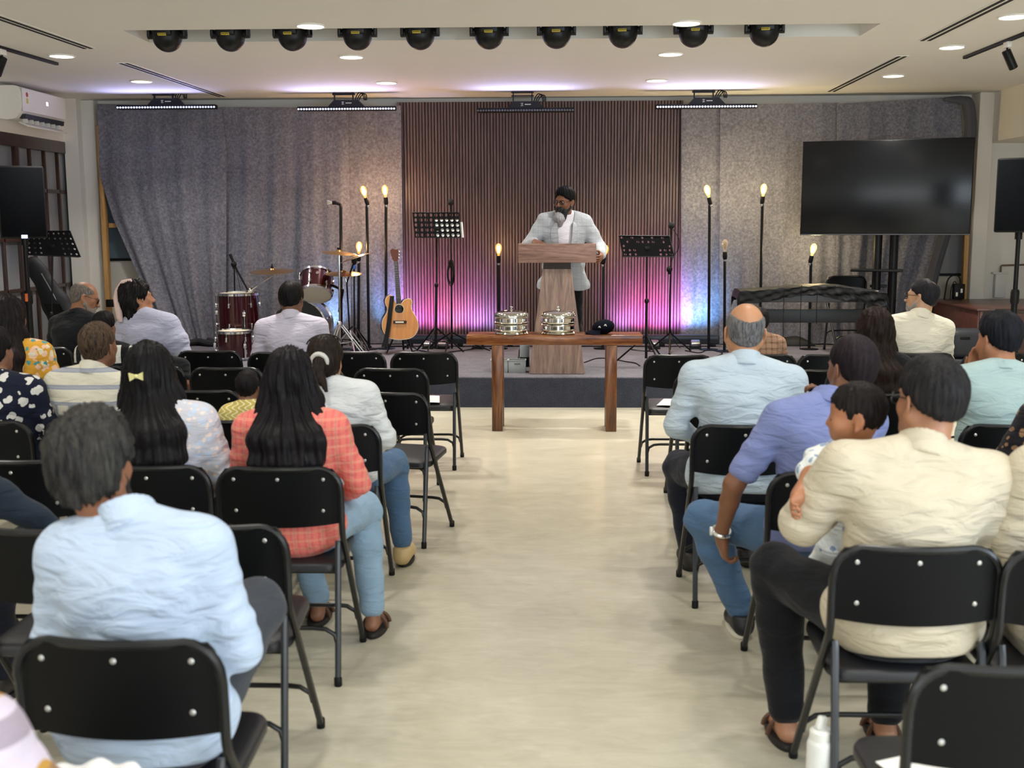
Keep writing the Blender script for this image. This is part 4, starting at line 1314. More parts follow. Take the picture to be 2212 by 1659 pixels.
# (key, centre u, top v, turn in degrees, label)
CH = [
 ('L1z', 91, 750, 0, 'folding chair of the black-shirted bald man, leftmost of the front row'),
 ('L1a', 300, 757, 0, 'front row folding chair of the woman in the lavender puff-sleeved dress'),
 ('L1b', 452, 757, 0, 'empty front row folding chair between the lavender woman and the white-shirted man'),
 ('L1c', 607, 760, 0, 'front row folding chair of the man in the white shirt facing the drums'),
 ('L1d', 762, 759, 0, 'empty front row folding chair behind the cymbal stand, second from the left aisle edge'),
 ('L1e', 916, 760, 0, 'empty front row folding chair left of the aisle with a paper on its seat'),
 ('L2a', 55, 788, 0, 'second row folding chair at the far left behind the black-shirted man'),
 ('L2b', 200, 790, 0, 'second row folding chair of the person in the black lettered shirt'),
 ('L2bb', 322, 790, 0, 'second row folding chair hidden behind the woman with the bow clip'),
 ('L2c', 490, 793, 0, 'empty second row folding chair just behind the empty chair by the lavender woman'),
 ('L2d', 665, 795, 0, 'empty second row folding chair hidden by the head with the ponytail'),
 ('L2e', 844, 795, -3, 'empty second row folding chair at the left edge of the aisle'),
 ('L3a', -7, 838, 0, 'folding chair of the woman in the yellow floral blouse at the left edge'),
 ('L3c', 430, 842, 0, 'empty third row folding chair in front of the child in yellow'),
 ('L3d', 632, 845, 0, 'third row folding chair hidden by the long-haired woman in coral'),
 ('L3e', 833, 846, -12, 'empty third row folding chair by the left side of the aisle, turned to the aisle'),
 ('L4a', -38, 908, 0, 'folding chair of the woman in navy floral at the left edge'),
 ('L4b', 204, 902, 0, 'folding chair of the man in the striped shirt'),
 ('L4c', 472, 906, 0, 'folding chair of the small child in yellow'),
 ('L4d', 710, 915, 2, 'folding chair of the ponytailed woman in the white blouse by the aisle'),
 ('L5b', 31, 992, 0, 'empty folding chair at the left edge, left of the chair with the bow-clip woman'),
 ('L5c', 322, 1003, 0, 'folding chair of the long-haired woman with the bow clip'),
 ('L5d', 603, 1006, 0, 'folding chair of the woman in the coral plaid shirt by the aisle'),
 ('L6d', 92, 1138, 0, 'empty folding chair directly in front of the man in the pale blue shirt'),
 ('L6e', 455, 1130, 0, 'empty folding chair by the aisle, right of the man in the pale blue shirt'),
 ('L7', 255, 1372, -2, 'nearest folding chair on the left, of the man in the pale blue shirt'),
 ('R1a', 1466, 766, 0, 'empty front row folding chair right of the aisle with a paper on its seat'),
 ('R1b', 1646, 765, 0, 'front row folding chair of the child in brown plaid'),
 ('R1c', 1797, 765, 0, 'empty front row folding chair right of the child in brown plaid'),
 ('R1d', 1990, 762, 3, 'front row folding chair of the cream-shirted man with glasses'),
 ('R1e', 2152, 762, 0, 'empty front row folding chair in front of the man in the mint T-shirt'),
 ('R2a', 1541, 805, 0, 'empty second row folding chair at the right edge of the aisle before the bald man'),
 ('R2b', 1800, 798, 0, 'empty second row folding chair behind the covered keyboard, beside the bald man'),
 ('R3a', 1582, 853, 0, 'third row folding chair hidden in front of the bald man'),
 ('R3c', 1893, 848, 0, 'folding chair of the woman in black with long dark hair'),
 ('R4a', 1608, 916, 0, 'folding chair of the bald man in the light blue shirt by the aisle'),
 ('R4c', 2187, 915, 0, 'folding chair of the man in the mint T-shirt'),
 ('R5a', 1800, 1018, 0, 'folding chair of the man in the blue polo shirt'),
 ('R5c', 2330, 1010, 0, 'folding chair of the person in black floral at the right edge'),
 ('R6a', 1980, 1175, 0, 'folding chair of the cream-shirted man who holds the baby'),
 ('R6b', 2352, 1182, 0, 'folding chair of the cream-dressed person at the right edge'),
 ('R7a', 2210, 1427, 3, 'nearest folding chair in the lower right corner with white paper on its seat'),
]
CHAIR = {}
ch0 = None
for key, u, v, rz, lab in CH:
    p = PZ(u, v, .80)
    loc = Vector((p.x, p.y - .05, 0)); r = math.radians(rz)
    if ch0 is None:
        ch0 = make_chair(lab); ch0.location = loc; ch0.rotation_euler = (0, 0, r)
        CHAIR[key] = ch0
    else:
        CHAIR[key] = dup(ch0, loc, r, lab)
# ------------------------------------------------------------------ the audience
def proj(p):
    q = Vector(p) - EYE; d = q.dot(FW)
    return CX + F_PX * q.dot(RT) / d, CY - F_PX * q.dot(UP) / d
def seat(chair, label, hp=None, dx=0.0, dy=0.0, turn=0.0, **K):
    """sit a person on a chair; hp is where the crown of the head shows, found by leaning and by height"""
    c = CHAIR[chair] if isinstance(chair, str) else None
    if c is not None:
        a = c.rotation_euler.z
        base = c.location + Vector((dx * math.cos(a) - (.205 + dy) * math.sin(a), dx * math.sin(a) + (.205 + dy) * math.cos(a), 0))
    else:
        a = 0; base = Vector(chair)
    yaw = a + math.radians(turn)
    s, side, lean = K.pop('s', 1.0), K.pop('side', 0.0), K.get('lean', 0.0)
    maxside = K.pop('maxside', 4.0); hu = K.get('hunch', 0.0); off = V3(*K.get('headoff', (0, 0, 0)))
    if hp:
        Rz = rotm(0, 0, math.degrees(yaw))
        def crown(s, side):
            Rt = rotm(0, 0, K.get('twist', 0)) @ rotm(0, side, 0) @ rotm(-lean, 0, 0)
            q = V3(0, .025, .625 + K.get('neck', 0) + .137) * s
            q[1] += hu * (.625 - .2) ** 1.5
            w = Rz @ (V3(0, 0, .54) + Rt @ q + off)
            return proj(base + Vector(w))
        for _ in range(12):
            u, v = crown(s, side)
            u2, v2 = crown(s + .01, side); u3, v3 = crown(s, side + 1)
            J = np.array([[(u2 - u) / .01, u3 - u], [(v2 - v) / .01, v3 - v]])
            d = np.linalg.solve(J, V3(hp[0] - u, hp[1] - v, 0)[:2])
            s = float(np.clip(s + d[0] * .8, .6, 1.2)); side = float(np.clip(side + d[1] * .8, -maxside, maxside))
        for _ in range(4):                              # what the lean does not reach, the neck does
            u, v = crown(s, side)
            sx = float(np.clip((hp[0] - u) * mpp(base + Vector((0, 0, 1.1))), -.09, .09))
            off = off + rotm(0, 0, -math.degrees(yaw)) @ V3(sx, 0, 0)
            s = float(np.clip(s - (hp[1] - v) * mpp(base + Vector((0, 0, 1.1))) / .76, .6, 1.2))
        K['headoff'] = tuple(off)
        print('SEAT', chair if isinstance(chair, str) else '', label[:40], 's=%.3f side=%.1f' % (s, side), [round(x) for x in crown(s, side)], hp)
    return person(label, base, yaw, s=s, side=side, **K)

def plain(name, col, **k): return fabric(name, col, **k)
M_jean = fabric('blue_denim', '#4f6c8e', folds=.3, var=.2)
M_jeanl = fabric('light_denim', '#8aa5bd', folds=.3, var=.15)
M_navy = fabric('navy_trousers', '#1a1d2a', folds=.25)
M_blackt = fabric('black_trousers', '#121318', folds=.25)
M_grey = fabric('grey_jeans', '#3a3d44', folds=.25, var=.12)

# --- left block, front row
def letters_pat(nt, base):
    s = sepxyz(nt, coords(nt))
    inb = math_n(nt, 'MULTIPLY', math_n(nt, 'LESS_THAN', math_n(nt, 'ABSOLUTE', math_n(nt, 'SUBTRACT', s[2], .86)), .055), math_n(nt, 'LESS_THAN', s[1], 0.02))
    return mix(nt, math_n(nt, 'MULTIPLY', inb, stripes(nt, 0, 14, .45)), base, rgb('#d9d7cf'))
seat('L1z', 'bald man in a black shirt and glasses turned sideways, leftmost in front row', (185, 606), dx=.13, maxside=8, twist=-25, lean=14, head=(-42, -10, 0), sw=.2, girth=1.12, fat=1.06,
     skin_c='#9a6a4c', hair='fringe', hair_c='#4a4340', hair_hi='#8c847c', shirt=plain('black_cotton', '#16181d', folds=.25), sleeve='short', collar='low', trousers=M_blackt, glasses=True,
     beard=dict(mat=('#6f665e', '#a39a90')), res=.010, hres=.007)
PL, LAV = seat('L1a', 'woman in a pale lavender puff-sleeved dress with a pink scarf in her dark hair', (292, 604), dx=.03, twist=-8, lean=4, head=(-52, 4, 0), sw=.165, girth=.95, neck=-.015,
     skin_c='#a06e50', hair='bob_tied', hair_c='#0f0e10', hair_hi='#241f1e', hairopt=dict(amp=.012, freq=26), shirt=plain('lavender_cotton', '#b4b5cc', folds=.35), sleeve='puff', collar=False,
     skirt=plain('lavender_skirt', '#bfc0d4'), res=.010, hres=.007, shirt_name='dress_top')
seat('L1c', 'man in a white shirt with his head bowed, seated before the drum kit', (628, 607), dx=.04, lean=6, twist=3, head=(-12, -12, 0), sw=.195, girth=1.02,
     skin_c='#6b4632', hair='short', hair_c='#0e0d0f', hair_hi='#1e1b1b', hairopt=dict(nape=.02), shirt=plain('white_lilac_shirt', '#cdc6d8', folds=.35), sleeve='long', trousers=M_navy, tucked=True, res=.010)
# second row
seat('L2b', 'person with black hair in a black shirt with white lettering, behind the striped man', (222, 672), dx=.02, head=(-10, 0, 0), sw=.17, skin_c='#7a5138', hair='short', hair_c='#0d0c0e', hair_hi='#1b191a',
     shirt=fabric('lettered_shirt', '#17181b', pattern=letters_pat), sleeve='short', collar='low', trousers=M_navy, res=.011)
seat('L2bb', 'person in a black top mostly hidden behind the woman with the bow clip', (318, 790), dx=.02, lean=34, sw=.175, armR=((.235, -.02, .2), (.2, .2, .1)), skin_c='#8a5f47', hair='short', hair_c='#0d0c0e', hair_hi='#1b191a',
     shirt=plain('black_top', '#141519'), sleeve='short', collar='low', trousers=M_blackt, res=.012)
# third row
def yellow_floral(nt, base):
    b1, v1 = blobs(nt, 15, .42, 1.0); b2, v2 = blobs(nt, 19, .36, 4.2); b3, v3 = blobs(nt, 21, .30, 8.1)
    c = mix(nt, b1, base, rgb('#efc4a8')); c = mix(nt, b2, c, rgb('#e9e0c4')); return mix(nt, b3, c, rgb('#4f9a9a'))
seat('L3a', 'woman with long dark hair in a yellow floral blouse at the left edge', (8, 636), dx=.04, side=2, head=(-15, 0, 0), sw=.172, girth=1.05, skin_c='#7f563f', hair='long', hair_c='#100e10', hair_hi='#2b2322',
     hairopt=dict(down=.2, width=.07, amp=.009), shirt=fabric('yellow_floral', '#dca23a', pattern=yellow_floral, folds=.25), sleeve='three', collar=False, trousers=M_navy, res=.010)
# fourth row
def navy_floral(nt, base):
    b1, v1 = blobs(nt, 19, .38, 2.0); return mix(nt, b1, base, rgb('#dcdad6'))
seat('L4a', 'woman in a navy blouse with white flowers at the left edge', (-22, 706), dx=.03, head=(-8, 0, 0), sw=.178, girth=1.08, skin_c='#8a5f47', hair='short', hair_c='#111012', hair_hi='#262122', hairopt=dict(vol=1.3),
     shirt=fabric('navy_floral', '#171c30', pattern=navy_floral, folds=.25), sleeve='three', collar='low', trousers=M_navy, res=.009)
def mens_stripe(nt, base):
    s = sepxyz(nt, coords(nt))
    up = math_n(nt, 'GREATER_THAN', s[2], .845)
    hz = stripes(nt, 2, 13.5, .26); vt = stripes(nt, 0, 13.5, .26)
    f = math_n(nt, 'ADD', math_n(nt, 'MULTIPLY', hz, up), math_n(nt, 'MULTIPLY', vt, math_n(nt, 'SUBTRACT', 1.0, up)))
    fine = stripes(nt, 2, 54, .3)
    f = math_n(nt, 'MULTIPLY', f, math_n(nt, 'ADD', .75, math_n(nt, 'MULTIPLY', fine, .25)))
    return mix(nt, f, base, rgb('#8b93a8'))
seat('L4b', 'man with thinning hair in a white shirt with grey-blue stripes', (212, 691), dx=-.09, head=(-14, 6, 0), sw=.178, skin_c='#7d543d', hair='thin', hair_c='#15141a', hair_hi='#6b5540',
     hairopt=dict(amp=.004, front=.05), shirt=fabric('striped_shirt', '#d6d1c0', pattern=mens_stripe, folds=.3), sleeve='long', trousers=M_navy, res=.009, hres=.007)
def yellow_geo(nt, base):
    s = sepxyz(nt, coords(nt))
    z = math_n(nt, 'MULTIPLY', math_n(nt, 'SINE', math_n(nt, 'MULTIPLY', s[2], 190.0)), .012)
    f = math_n(nt, 'FRACT', math_n(nt, 'MULTIPLY', math_n(nt, 'ADD', s[0], z), 34.0))
    return mix(nt, math_n(nt, 'LESS_THAN', f, .3), base, rgb('#ece4b4'))
seat('L4c', 'small child in a yellow patterned top, mostly hidden behind the woman in coral', (532, 812), dx=.10, s=.75, sw=.15, girth=.85, skin_c='#7f563f', hair='short', hair_c='#111012', hair_hi='#221e1d',
     shirt=fabric('yellow_geometric', '#c9b563', pattern=yellow_geo, folds=.25), sleeve='short', collar='low', trousers=M_navy, res=.010)
seat('L4d', 'woman with a ponytail and white blouse, sunglasses pushed up on her head', (699, 724), dx=.02, lean=3, head=(-8, -2, 0), sw=.178, girth=1.03, skin_c='#b08062', hair='ponytail', hair_c='#14110f', hair_hi='#332823',
     hairopt=dict(amp=.004, freq=40, band=True, sunglasses=True, tz=.0, tail=.62), shirt=plain('white_blouse', '#d3d6d8', folds=.5), sleeve='three', collar='low', trousers=M_jean, shoes='#c2a878', res=.008, hres=.006,
     hem=.44, kneeR=(.20, .42, .50), footR=(.235, .40, .09), wr=1.15, armR=((.255, .03, .18), (.14, .25, .08)))
# fifth row
def lace(nt, base):
    b1, v1 = blobs(nt, 30, .36, 3.0); b2, v2 = blobs(nt, 40, .3, 6.0)
    c = mix(nt, b1, base, rgb('#bcc6d8')); return mix(nt, b2, c, rgb('#e2cfc6'))
seat('L5c', 'woman with very long black hair in a gold bow clip and lacy white blouse', (316, 739), dx=.02, head=(0, 0, 0), sw=.168, skin_c='#9a6c50', hair='long', hair_c='#0c0b0d', hair_hi='#1f1c1d',
     hairopt=dict(down=.25, width=.085, amp=.006, freq=34, shift=.0, clip=(-.012, -.125, .012), out=.0), shirt=fabric('lace_blouse', '#c2c0c8', pattern=lace, folds=.3), sleeve='long', collar=False, wr=1.15,
     skirt=plain('green_skirt', '#232b22'), res=.008, hres=.006)
def coral_plaid(nt, base):
    a = stripes(nt, 0, 42, .35); b = stripes(nt, 2, 30, .3); c2 = stripes(nt, 0, 21, .12)
    c = mix(nt, math_n(nt, 'MULTIPLY', a, .45), base, rgb('#c9565f')); c = mix(nt, math_n(nt, 'MULTIPLY', b, .4), c, rgb('#e0a184'))
    return mix(nt, math_n(nt, 'MULTIPLY', c2, .5), c, rgb('#a98a78'))
seat('L5d', 'woman with long wavy black hair in a coral plaid tunic and light jeans', (622, 752), dx=.02, head=(0, 0, 0), sw=.178, girth=1.02, skin_c='#8a5f47', hair='long', hair_c='#0d0c0f', hair_hi='#211d1f',
     hairopt=dict(down=.25, width=.105, amp=.011, freq=18, shift=.005), shirt=fabric('coral_plaid', '#e0776b', pattern=coral_plaid, folds=.35), sleeve='long', collar=False, trousers=M_jeanl, shoes='#121114', res=.008, hres=.006,
     hem=.40, kneeL=(-.10, .40, .50), footL=(-.02, .43, .09), kneeR=(.185, .40, .5), footR=(.225, .32, .09), armR=((.27, .04, .17), (.16, .26, .06)), feet='sandal')
# sixth and seventh row
seat((-2.05, 3.22, 0), 'person in a dark navy sweater at the left edge, only an arm showing', None, armR=((.36, .08, .27), (.54, .14, .13)), sw=.19, skin_c='#b98a70', hair='short', shirt=plain('navy_sweater', '#1d2733', folds=.3), sleeve='long', collar='low', trousers=M_navy, res=.010)
seat('L7', 'man with wavy dark hair in a pale blue shirt, nearest on the left', (190, 888), dx=-.015, lean=5, head=(-8, 2, 0), sw=.168, girth=1.1, maxside=3, skin_c='#8a5b43', hair='short', hair_c='#15161a', hair_hi='#4a4742',
     hairopt=dict(amp=.010, vol=1.7, nape=.06, rough=.5), shirt=plain('pale_blue_shirt', '#b5c5dc', folds=.5, weave=.3), sleeve='long', trousers=M_grey, res=.007, hres=.006, hem=.455, beard=dict(mat=('#1a191b', '#4a4642')),
     kneeR=(.13, .42, .66), footR=(-.16, .52, .36), armR=((.225, .04, .165), (.12, .27, .13)), armL=((-.235, .03, .18), (-.10, .25, .12)), wr=1.15)
# eighth row, lower left corner
def shawl_pat(nt, base):
    a = stripes(nt, 0, 9, .5); b = stripes(nt, 2, 11, .4)
    c = mix(nt, a, base, rgb('#b98a3c')); return mix(nt, math_n(nt, 'MULTIPLY', b, .5), c, rgb('#5b4450'))
seat((-.97, 1.46, 0), 'person wrapped in a lilac and ochre shawl in the lower left corner', None, s=.92, sw=.18, head=(0, 0, 0), skin_c='#8a5f47', hair='long', hair_c='#15110f', hair_hi='#2b211e', hairopt=dict(down=.2),
     shirt=fabric('ochre_shawl', '#c8bccb', pattern=shawl_pat, folds=.3), sleeve='puff', collar=False, skirt=plain('white_skirt', '#e9e9ea'), kneeR=(.12, .42, .60), footR=(.1, .45, .16), res=.010)

# --- right block
seat('R1d', 'man with glasses and grey beard in a cream shirt, arms folded, before the desk', (1998, 600), dx=.0, lean=0, head=(48, -2, 4), sw=.185, skin_c='#b38a6c', hair='short', hair_c='#15141a', hair_hi='#2b292d',
     hairopt=dict(vol=.55, amp=.0015, nape=.008, patch=(.01, -.07, .112, .03, .032, .035)), shirt=plain('cream_shirt', '#d9d2c0', folds=.4), sleeve='long', trousers=M_navy, glasses=True, beard=dict(mat=('#5f5b57', '#a8a49e')), res=.010, hres=.007,
     armL=((-.245, .05, .2), (.08, .2, .22)), armR=((.245, .05, .2), (-.08, .22, .2)))
def brown_plaid(nt, base):
    return mix(nt, math_n(nt, 'MULTIPLY', math_n(nt, 'ADD', stripes(nt, 0, 26, .3), stripes(nt, 2, 26, .3)), .4), base, rgb('#6b4a36'))
seat('R1b', 'child in a brown plaid shirt in the front row, half hidden by the bald man', (1641, 664), dx=.02, s=.85, sw=.165, skin_c='#7f563f', hair='short', hair_c='#111012', hair_hi='#2a2422',
     shirt=fabric('brown_plaid', '#a5826a', pattern=brown_plaid), sleeve='short', collar='low', trousers=M_navy, res=.011)
seat('R3c', 'woman with long dark hair in a black top, behind the man in the blue polo', (1892, 664), dx=.0, head=(18, 2, 0), sw=.168, skin_c='#8a5f47', hair='long', hair_c='#100d0d', hair_hi='#33251f',
     hairopt=dict(down=.26, width=.095, amp=.006, freq=30), shirt=plain('black_blouse', '#131318'), sleeve='long', collar=False, trousers=M_blackt, res=.010)
seat('R4a', 'balding man in a light blue shirt beside the aisle', (1614, 649), dx=.0, lean=2, head=(0, -2, 0), sw=.205, girth=1.1, fat=1.02, skin_c='#bf8a66', hair='fringe', hair_c='#3b3a40', hair_hi='#8e8c8c',
     hairopt=dict(bald=(0, -.025, .115, .062, .115, .085), amp=.0015), shirt=plain('light_blue_shirt', '#bccad6', folds=.5, weave=.3), sleeve='long', trousers=M_navy, res=.008, hres=.006, hem=.455, kneeL=(-.2, .40, .49), footL=(-.15, .36, .09),
     armL=((-.275, .03, .2), (-.14, .25, .12)), armR=((.275, .03, .2), (.14, .25, .12)))
seat('R4c', 'man in a mint green T-shirt resting his chin on his hand', (2164, 670), dx=-.01, lean=6, head=(20, -4, 0), sw=.195, skin_c='#a87253', hair='short', hair_c='#0f1014', hair_hi='#22242b',
     hairopt=dict(nape=.012), shirt=plain('mint_tshirt', '#a9c0c0', folds=.35), sleeve='short', collar='low', trousers=M_navy, res=.008, armL=((-.17, .24, .22), (-.06, .165, .455)), handd={-1: V3(.1, -.05, 1)}, handn={-1: V3(.3, -1, 0)}, handcurl=60)
P5, J5 = seat('R5a', 'man in a blue polo shirt with a steel watch, leaning towards the aisle', (1846, 720), dx=-.0, lean=8, twist=10, head=(14, 0, -4), sw=.178, girth=1.05, skin_c='#7d5239', hair='short', hair_c='#131216', hair_hi='#30262a',
     hairopt=dict(vol=.7, amp=.002, rough=.55), shirt=plain('blue_polo', '#7a84b4', folds=.35), sleeve='short', trousers=M_jean, shoes='#14161c', res=.007, hres=.006, hem=.47,
     kneeL=(-.36, .40, .48), footL=(-.20, .40, .09), armL=((-.31, .02, .71, 0), (-.335, .12, .50, 0)), handd={-1: V3(.15, .12, -1)}, handn={-1: V3(1, .1, .1)}, armR=((.22, .22, .24), (.10, .19, .46)), handcurl=60)
def dark_floral(nt, base):
    b, v = blobs(nt, 26, .34, 5.0); return mix(nt, b, base, rgb('#8a6a4c'))
seat('R5c', 'person in a black blouse with tan flowers at the right edge', None, dx=.08, s=.95, sw=.17, skin_c='#8a5f47', hair='long', hairopt=dict(down=.2), shirt=fabric('dark_floral', '#17141a', pattern=dark_floral), sleeve='long', collar=False, trousers=M_blackt, res=.010, wr=1.2, armL=((-.3, .02, .18), (-.14, .25, .1)))
P6, J6 = seat('R6a', 'man in a cream collarless shirt and glasses holding a baby on his shoulder', (2022, 768), dx=.02, lean=3, head=(18, -2, 0), sw=.205, girth=1.12, skin_c='#a8775a', hair='short', hair_c='#121318', hair_hi='#33302f',
     hairopt=dict(vol=1.1, amp=.003, nape=-.004, rough=.55), shirt=plain('cream_kurta', '#c9bea8', folds=.5, weave=.4), sleeve='three', trousers=M_blackt, glasses=True, res=.007, hres=.006, hem=.44, feet='sandal',
     kneeL=(-.28, .38, .56), footL=(-.24, .33, .09), kneeR=(.12, .4, .5), footR=(.07, .33, .09), armL=((-.29, .08, .245), (-.10, .30, .30)), armR=((.265, .05, .21), (.02, .31, .22)), wr=1.25)
seat('R6b', 'person in a loose cream dress at the right edge', None, dx=.09, sw=.17, skin_c='#8a5f47', hair='short', armL=((-.21, .03, .2), (-.1, .25, .1)), shirt=plain('cream_dress', '#c9bfa9', folds=.5), sleeve='long', collar='low', skirt=plain('cream_skirt', '#c6bda8', folds=.5), res=.009, wr=1.3)

# steel watch on the polo man's wrist
wl = P5; el_, wr_ = J5['arms'][-1]
wd = (wr_ - el_) / np.linalg.norm(wr_ - el_); wq = Vector(wd).to_track_quat('Z', 'Y').to_matrix()
wt = MB().tube([Vector(wr_ - wd * .01) + wq @ Vector((.031 * math.cos(t), .031 * math.sin(t), 0)) for t in np.linspace(0, 2 * PI, 24, endpoint=False)], .009, 8, closed=True)
wo = wt.build('watch_band', M_chrome, wl)
MB().lathe([(.0001, 0), (.017, 0), (.017, .008), (.0001, .009)], Vector(wr_ - wd * .01) + Vector((-.036, -.0, 0)), (0, -PI / 2, 0), 16).build('watch_face', mat('watch_dial', '#dfe2e4', .2), wo)

# ------------------------------------------------------------------ on the stage
SV = lambda *a: Vector(a)
def on_stage(u, v): return PZ(u, v, SZ)

# ---- lectern
M_lect = wood('lectern_wood', [(0.32, '#5a4038'), (0.45, '#795a50'), (0.57, '#8f7064'), (0.7, '#a5877a')], 3.2, 'X', 0.5, fine=30)
M_lectv = wood('lectern_wood_upright', [(0.3, '#54423c'), (0.45, '#75605a'), (0.58, '#8b756a'), (0.72, '#a08a7c')], 3.2, 'Z', 0.5, fine=30)
LX, LY = 0.077, 10.12
le = thing('lectern', 'wooden lectern with a wide top and tapering column at the front of the stage', 'lectern', (LX, LY, SZ))
b = MB(); b.box((0, 0.012, 1.103), (0.705, 0.024, 0.172), 0.003)
b.box((-.341, .2, 1.103), (.024, .37, .172), .003); b.box((.341, .2, 1.103), (.024, .37, .172), .003)
b.build('top_frame', M_lect, le)
MB().box((0, .2, 1.13), (.66, .37, .02), .003, (0.12, 0, 0)).build('reading_board', M_lect, le)
def frustum(m, z0, w0, y00, y01, z1, w1, y10, y11, x0=0, x1=0):
    v = [(x0 - w0 / 2, y00, z0), (x0 + w0 / 2, y00, z0), (x0 + w0 / 2, y01, z0), (x0 - w0 / 2, y01, z0), (x1 - w1 / 2, y10, z1), (x1 + w1 / 2, y10, z1), (x1 + w1 / 2, y11, z1), (x1 - w1 / 2, y11, z1)]
    return m.add(v, [(3, 2, 1, 0), (4, 5, 6, 7), (0, 1, 5, 4), (1, 2, 6, 5), (2, 3, 7, 6), (3, 0, 4, 7)])
frustum(MB(), 0.004, .512, -.012, .32, .958, .262, .03, .27).build('column', M_lectv, le)
frustum(MB(), .955, .25, .05, .25, 1.02, .25, .05, .25).build('neck', mat('lectern_dark', '#2e241d', .6), le)

# ---- communion table, trays, cap
M_table = wood('sheesham', [(0.32, '#2e170c'), (0.45, '#5a2f16'), (0.56, '#7d4822'), (0.68, '#a06a33')], 1.6, 'X', 0.24, coat=.25, dist=4)
M_tablev = wood('sheesham_upright', [(0.32, '#2e170c'), (0.45, '#54301a'), (0.56, '#744522'), (0.68, '#966132')], 1.6, 'Z', 0.28, coat=.2, dist=4)
TX, TY = .047, 8.90
tb = thing('table', 'narrow polished wood table with thick top in front of the lectern', 'table', (TX, TY, 0), math.radians(-.6))
MB().box((0, 0, .735), (1.395, .29, .078), .006).build('tabletop', M_table, tb)
for s, nm in ((-.455, 'a'), (.455, 'b')):
    for y in (-.105, .105): MB().box((s, y, .348), (.085, .075, .696), .005).build('leg', M_tablev, tb)
    MB().box((s, 0, .03), (.07, .14, .045), .004).build('foot_rail', M_table, tb)
ZT = .775
M_tray = mat('polished_tray', '#dedcd4', .09, 1.0)
tr0 = None
for u, lab in ((1105, 'left stack of shiny metal communion trays with a domed lid on the table'), (1206, 'right stack of shiny metal communion trays, in front of the lectern column')):
    p = PY(u, 715, 8.89)
    if tr0 is None:
        tr0 = thing('communion_tray_stack', lab, 'tray stack', (p.x, 8.89, ZT), 0, 'communion tray stacks')
        for k, nm in enumerate(('base_ring', 'tray', 'tray')):
            z = (0, .022, .082)[k]
            if k == 0: pr = [(.0001, 0), (.132, 0), (.138, .006), (.132, .014), (.126, .022), (.0001, .022)]
            else: pr = [(.0001, z), (.128, z), (.138, z + .006), (.14, z + .012), (.133, z + .018), (.132, z + .044), (.136, z + .05), (.141, z + .054), (.136, z + .060), (.0001, z + .060)]
            MB().lathe(pr, n=40).build(nm, M_tray, tr0)
        z = .142
        ld = MB().lathe([(.0001, z), (.134, z), (.14, z + .005), (.138, z + .016), (.128, z + .026), (.10, z + .036), (.05, z + .044), (.014, z + .047), (.0001, z + .047)], n=40).build('lid', M_tray, tr0)
        kb = MB().lathe([(.016, z + .045), (.008, z + .052), (.008, z + .058), (.0001, z + .06)], n=16)
        kb.box((0, 0, z + .067), (.010, .007, .022), .002).box((0, 0, z + .07), (.022, .007, .008), .002)
        kb.build('knob', M_tray, ld)
    else: dup(tr0, (p.x, 8.89, ZT), .3, lab)
cp = PY(1303, 705, 8.88)
M_cap = mat('cap_navy', '#070915', .9, spec=.08, bmp=.2)
co = thing('cap', 'dark navy baseball cap with small white emblem lying on the table', 'cap', (cp.x, 8.88, ZT), .25)
cm = MB()
cm.ball((0.0, 0, .052), (.092, .085, .06), (0, -.18, 0), 24, 14); cm.ball((0.012, 0, .109), (.008, .008, .006), None, 8, 5)
cmo = cm.build('crown', M_cap, co)
def brim(a, t):
    an = -1.15 + 2.3 * a
    r = .085 + .055 * t * math.cos(an * .8)
    return (-.01 - r * math.cos(an), r * math.sin(an) * .95, .03 - .018 * t - .02 * abs(math.sin(an)) * t)
MB().grid(brim, 16, 5, (0, 0, .004)).build('brim', M_cap, co)
em = MB()
def glyph(m, o, strokes, sc):
    for a, b2 in strokes:
        m.tube([Vector(o) + Vector((a[0] * sc, -.0, a[1] * sc)), Vector(o) + Vector((b2[0] * sc, 0, b2[1] * sc))], .0018, 5)
AL = [((0, 0), (.5, 1)), ((.5, 1), (1, 0)), ((.2, .45), (.8, .45)), ((1.0, 0), (1.0, 1)), ((1.0, 0), (1.5, 0))]
glyph(em, (-.062, -.073, .055), AL, .014); glyph(em, (-.018, -.083, .068), AL, .016)
em.build('emblem', mat('emblem_white', '#d8d6d0', .6), cmo)

# ---- baskets and flask by the lectern
M_bask = mat('basket_grey', '#9aa2a4', .5)
b0 = None
for u, lab in ((1078, 'grey plastic basket on the stage edge, half hidden by the table leg'), (1117, 'grey plastic basket on the stage edge beside the lectern')):
    p = on_stage(u, 806)
    if b0 is None:
        b0 = thing('basket', lab, 'basket', (p.x, p.y + .08, SZ), 0, 'grey baskets on the stage')
        m = MB(); W2, D2, hh = .078, .055, .115
        for (cx_, cy_, sx, sy) in ((0, -D2, W2 * 2, .004), (0, D2, W2 * 2, .004), (-W2, 0, .004, D2 * 2), (W2, 0, .004, D2 * 2)):
            m.box((cx_, cy_, hh / 2), (sx, sy, hh), .0015)
        m.box((0, 0, .004), (W2 * 2, D2 * 2, .006))
        for (cx_, cy_, sx, sy) in ((0, -D2, W2 * 2 + .012, .012), (0, D2, W2 * 2 + .012, .012), (-W2, 0, .012, D2 * 2), (W2, 0, .012, D2 * 2)):
            m.box((cx_, cy_, hh), (sx, sy, .008), .002)
        m.build('body', M_bask, b0)
        MB().box((0, -D2 - .004, .085), (.055, .004, .012), .002).build('handle', mat('basket_slot', '#6f7678', .6), b0)
    else: dup(b0, (p.x, p.y + .08, SZ), 0, lab)
p = on_stage(1133, 793)
fl = thing('flask', 'grey and black flask standing behind the baskets beside the lectern', 'flask', (p.x, p.y + .05, SZ))
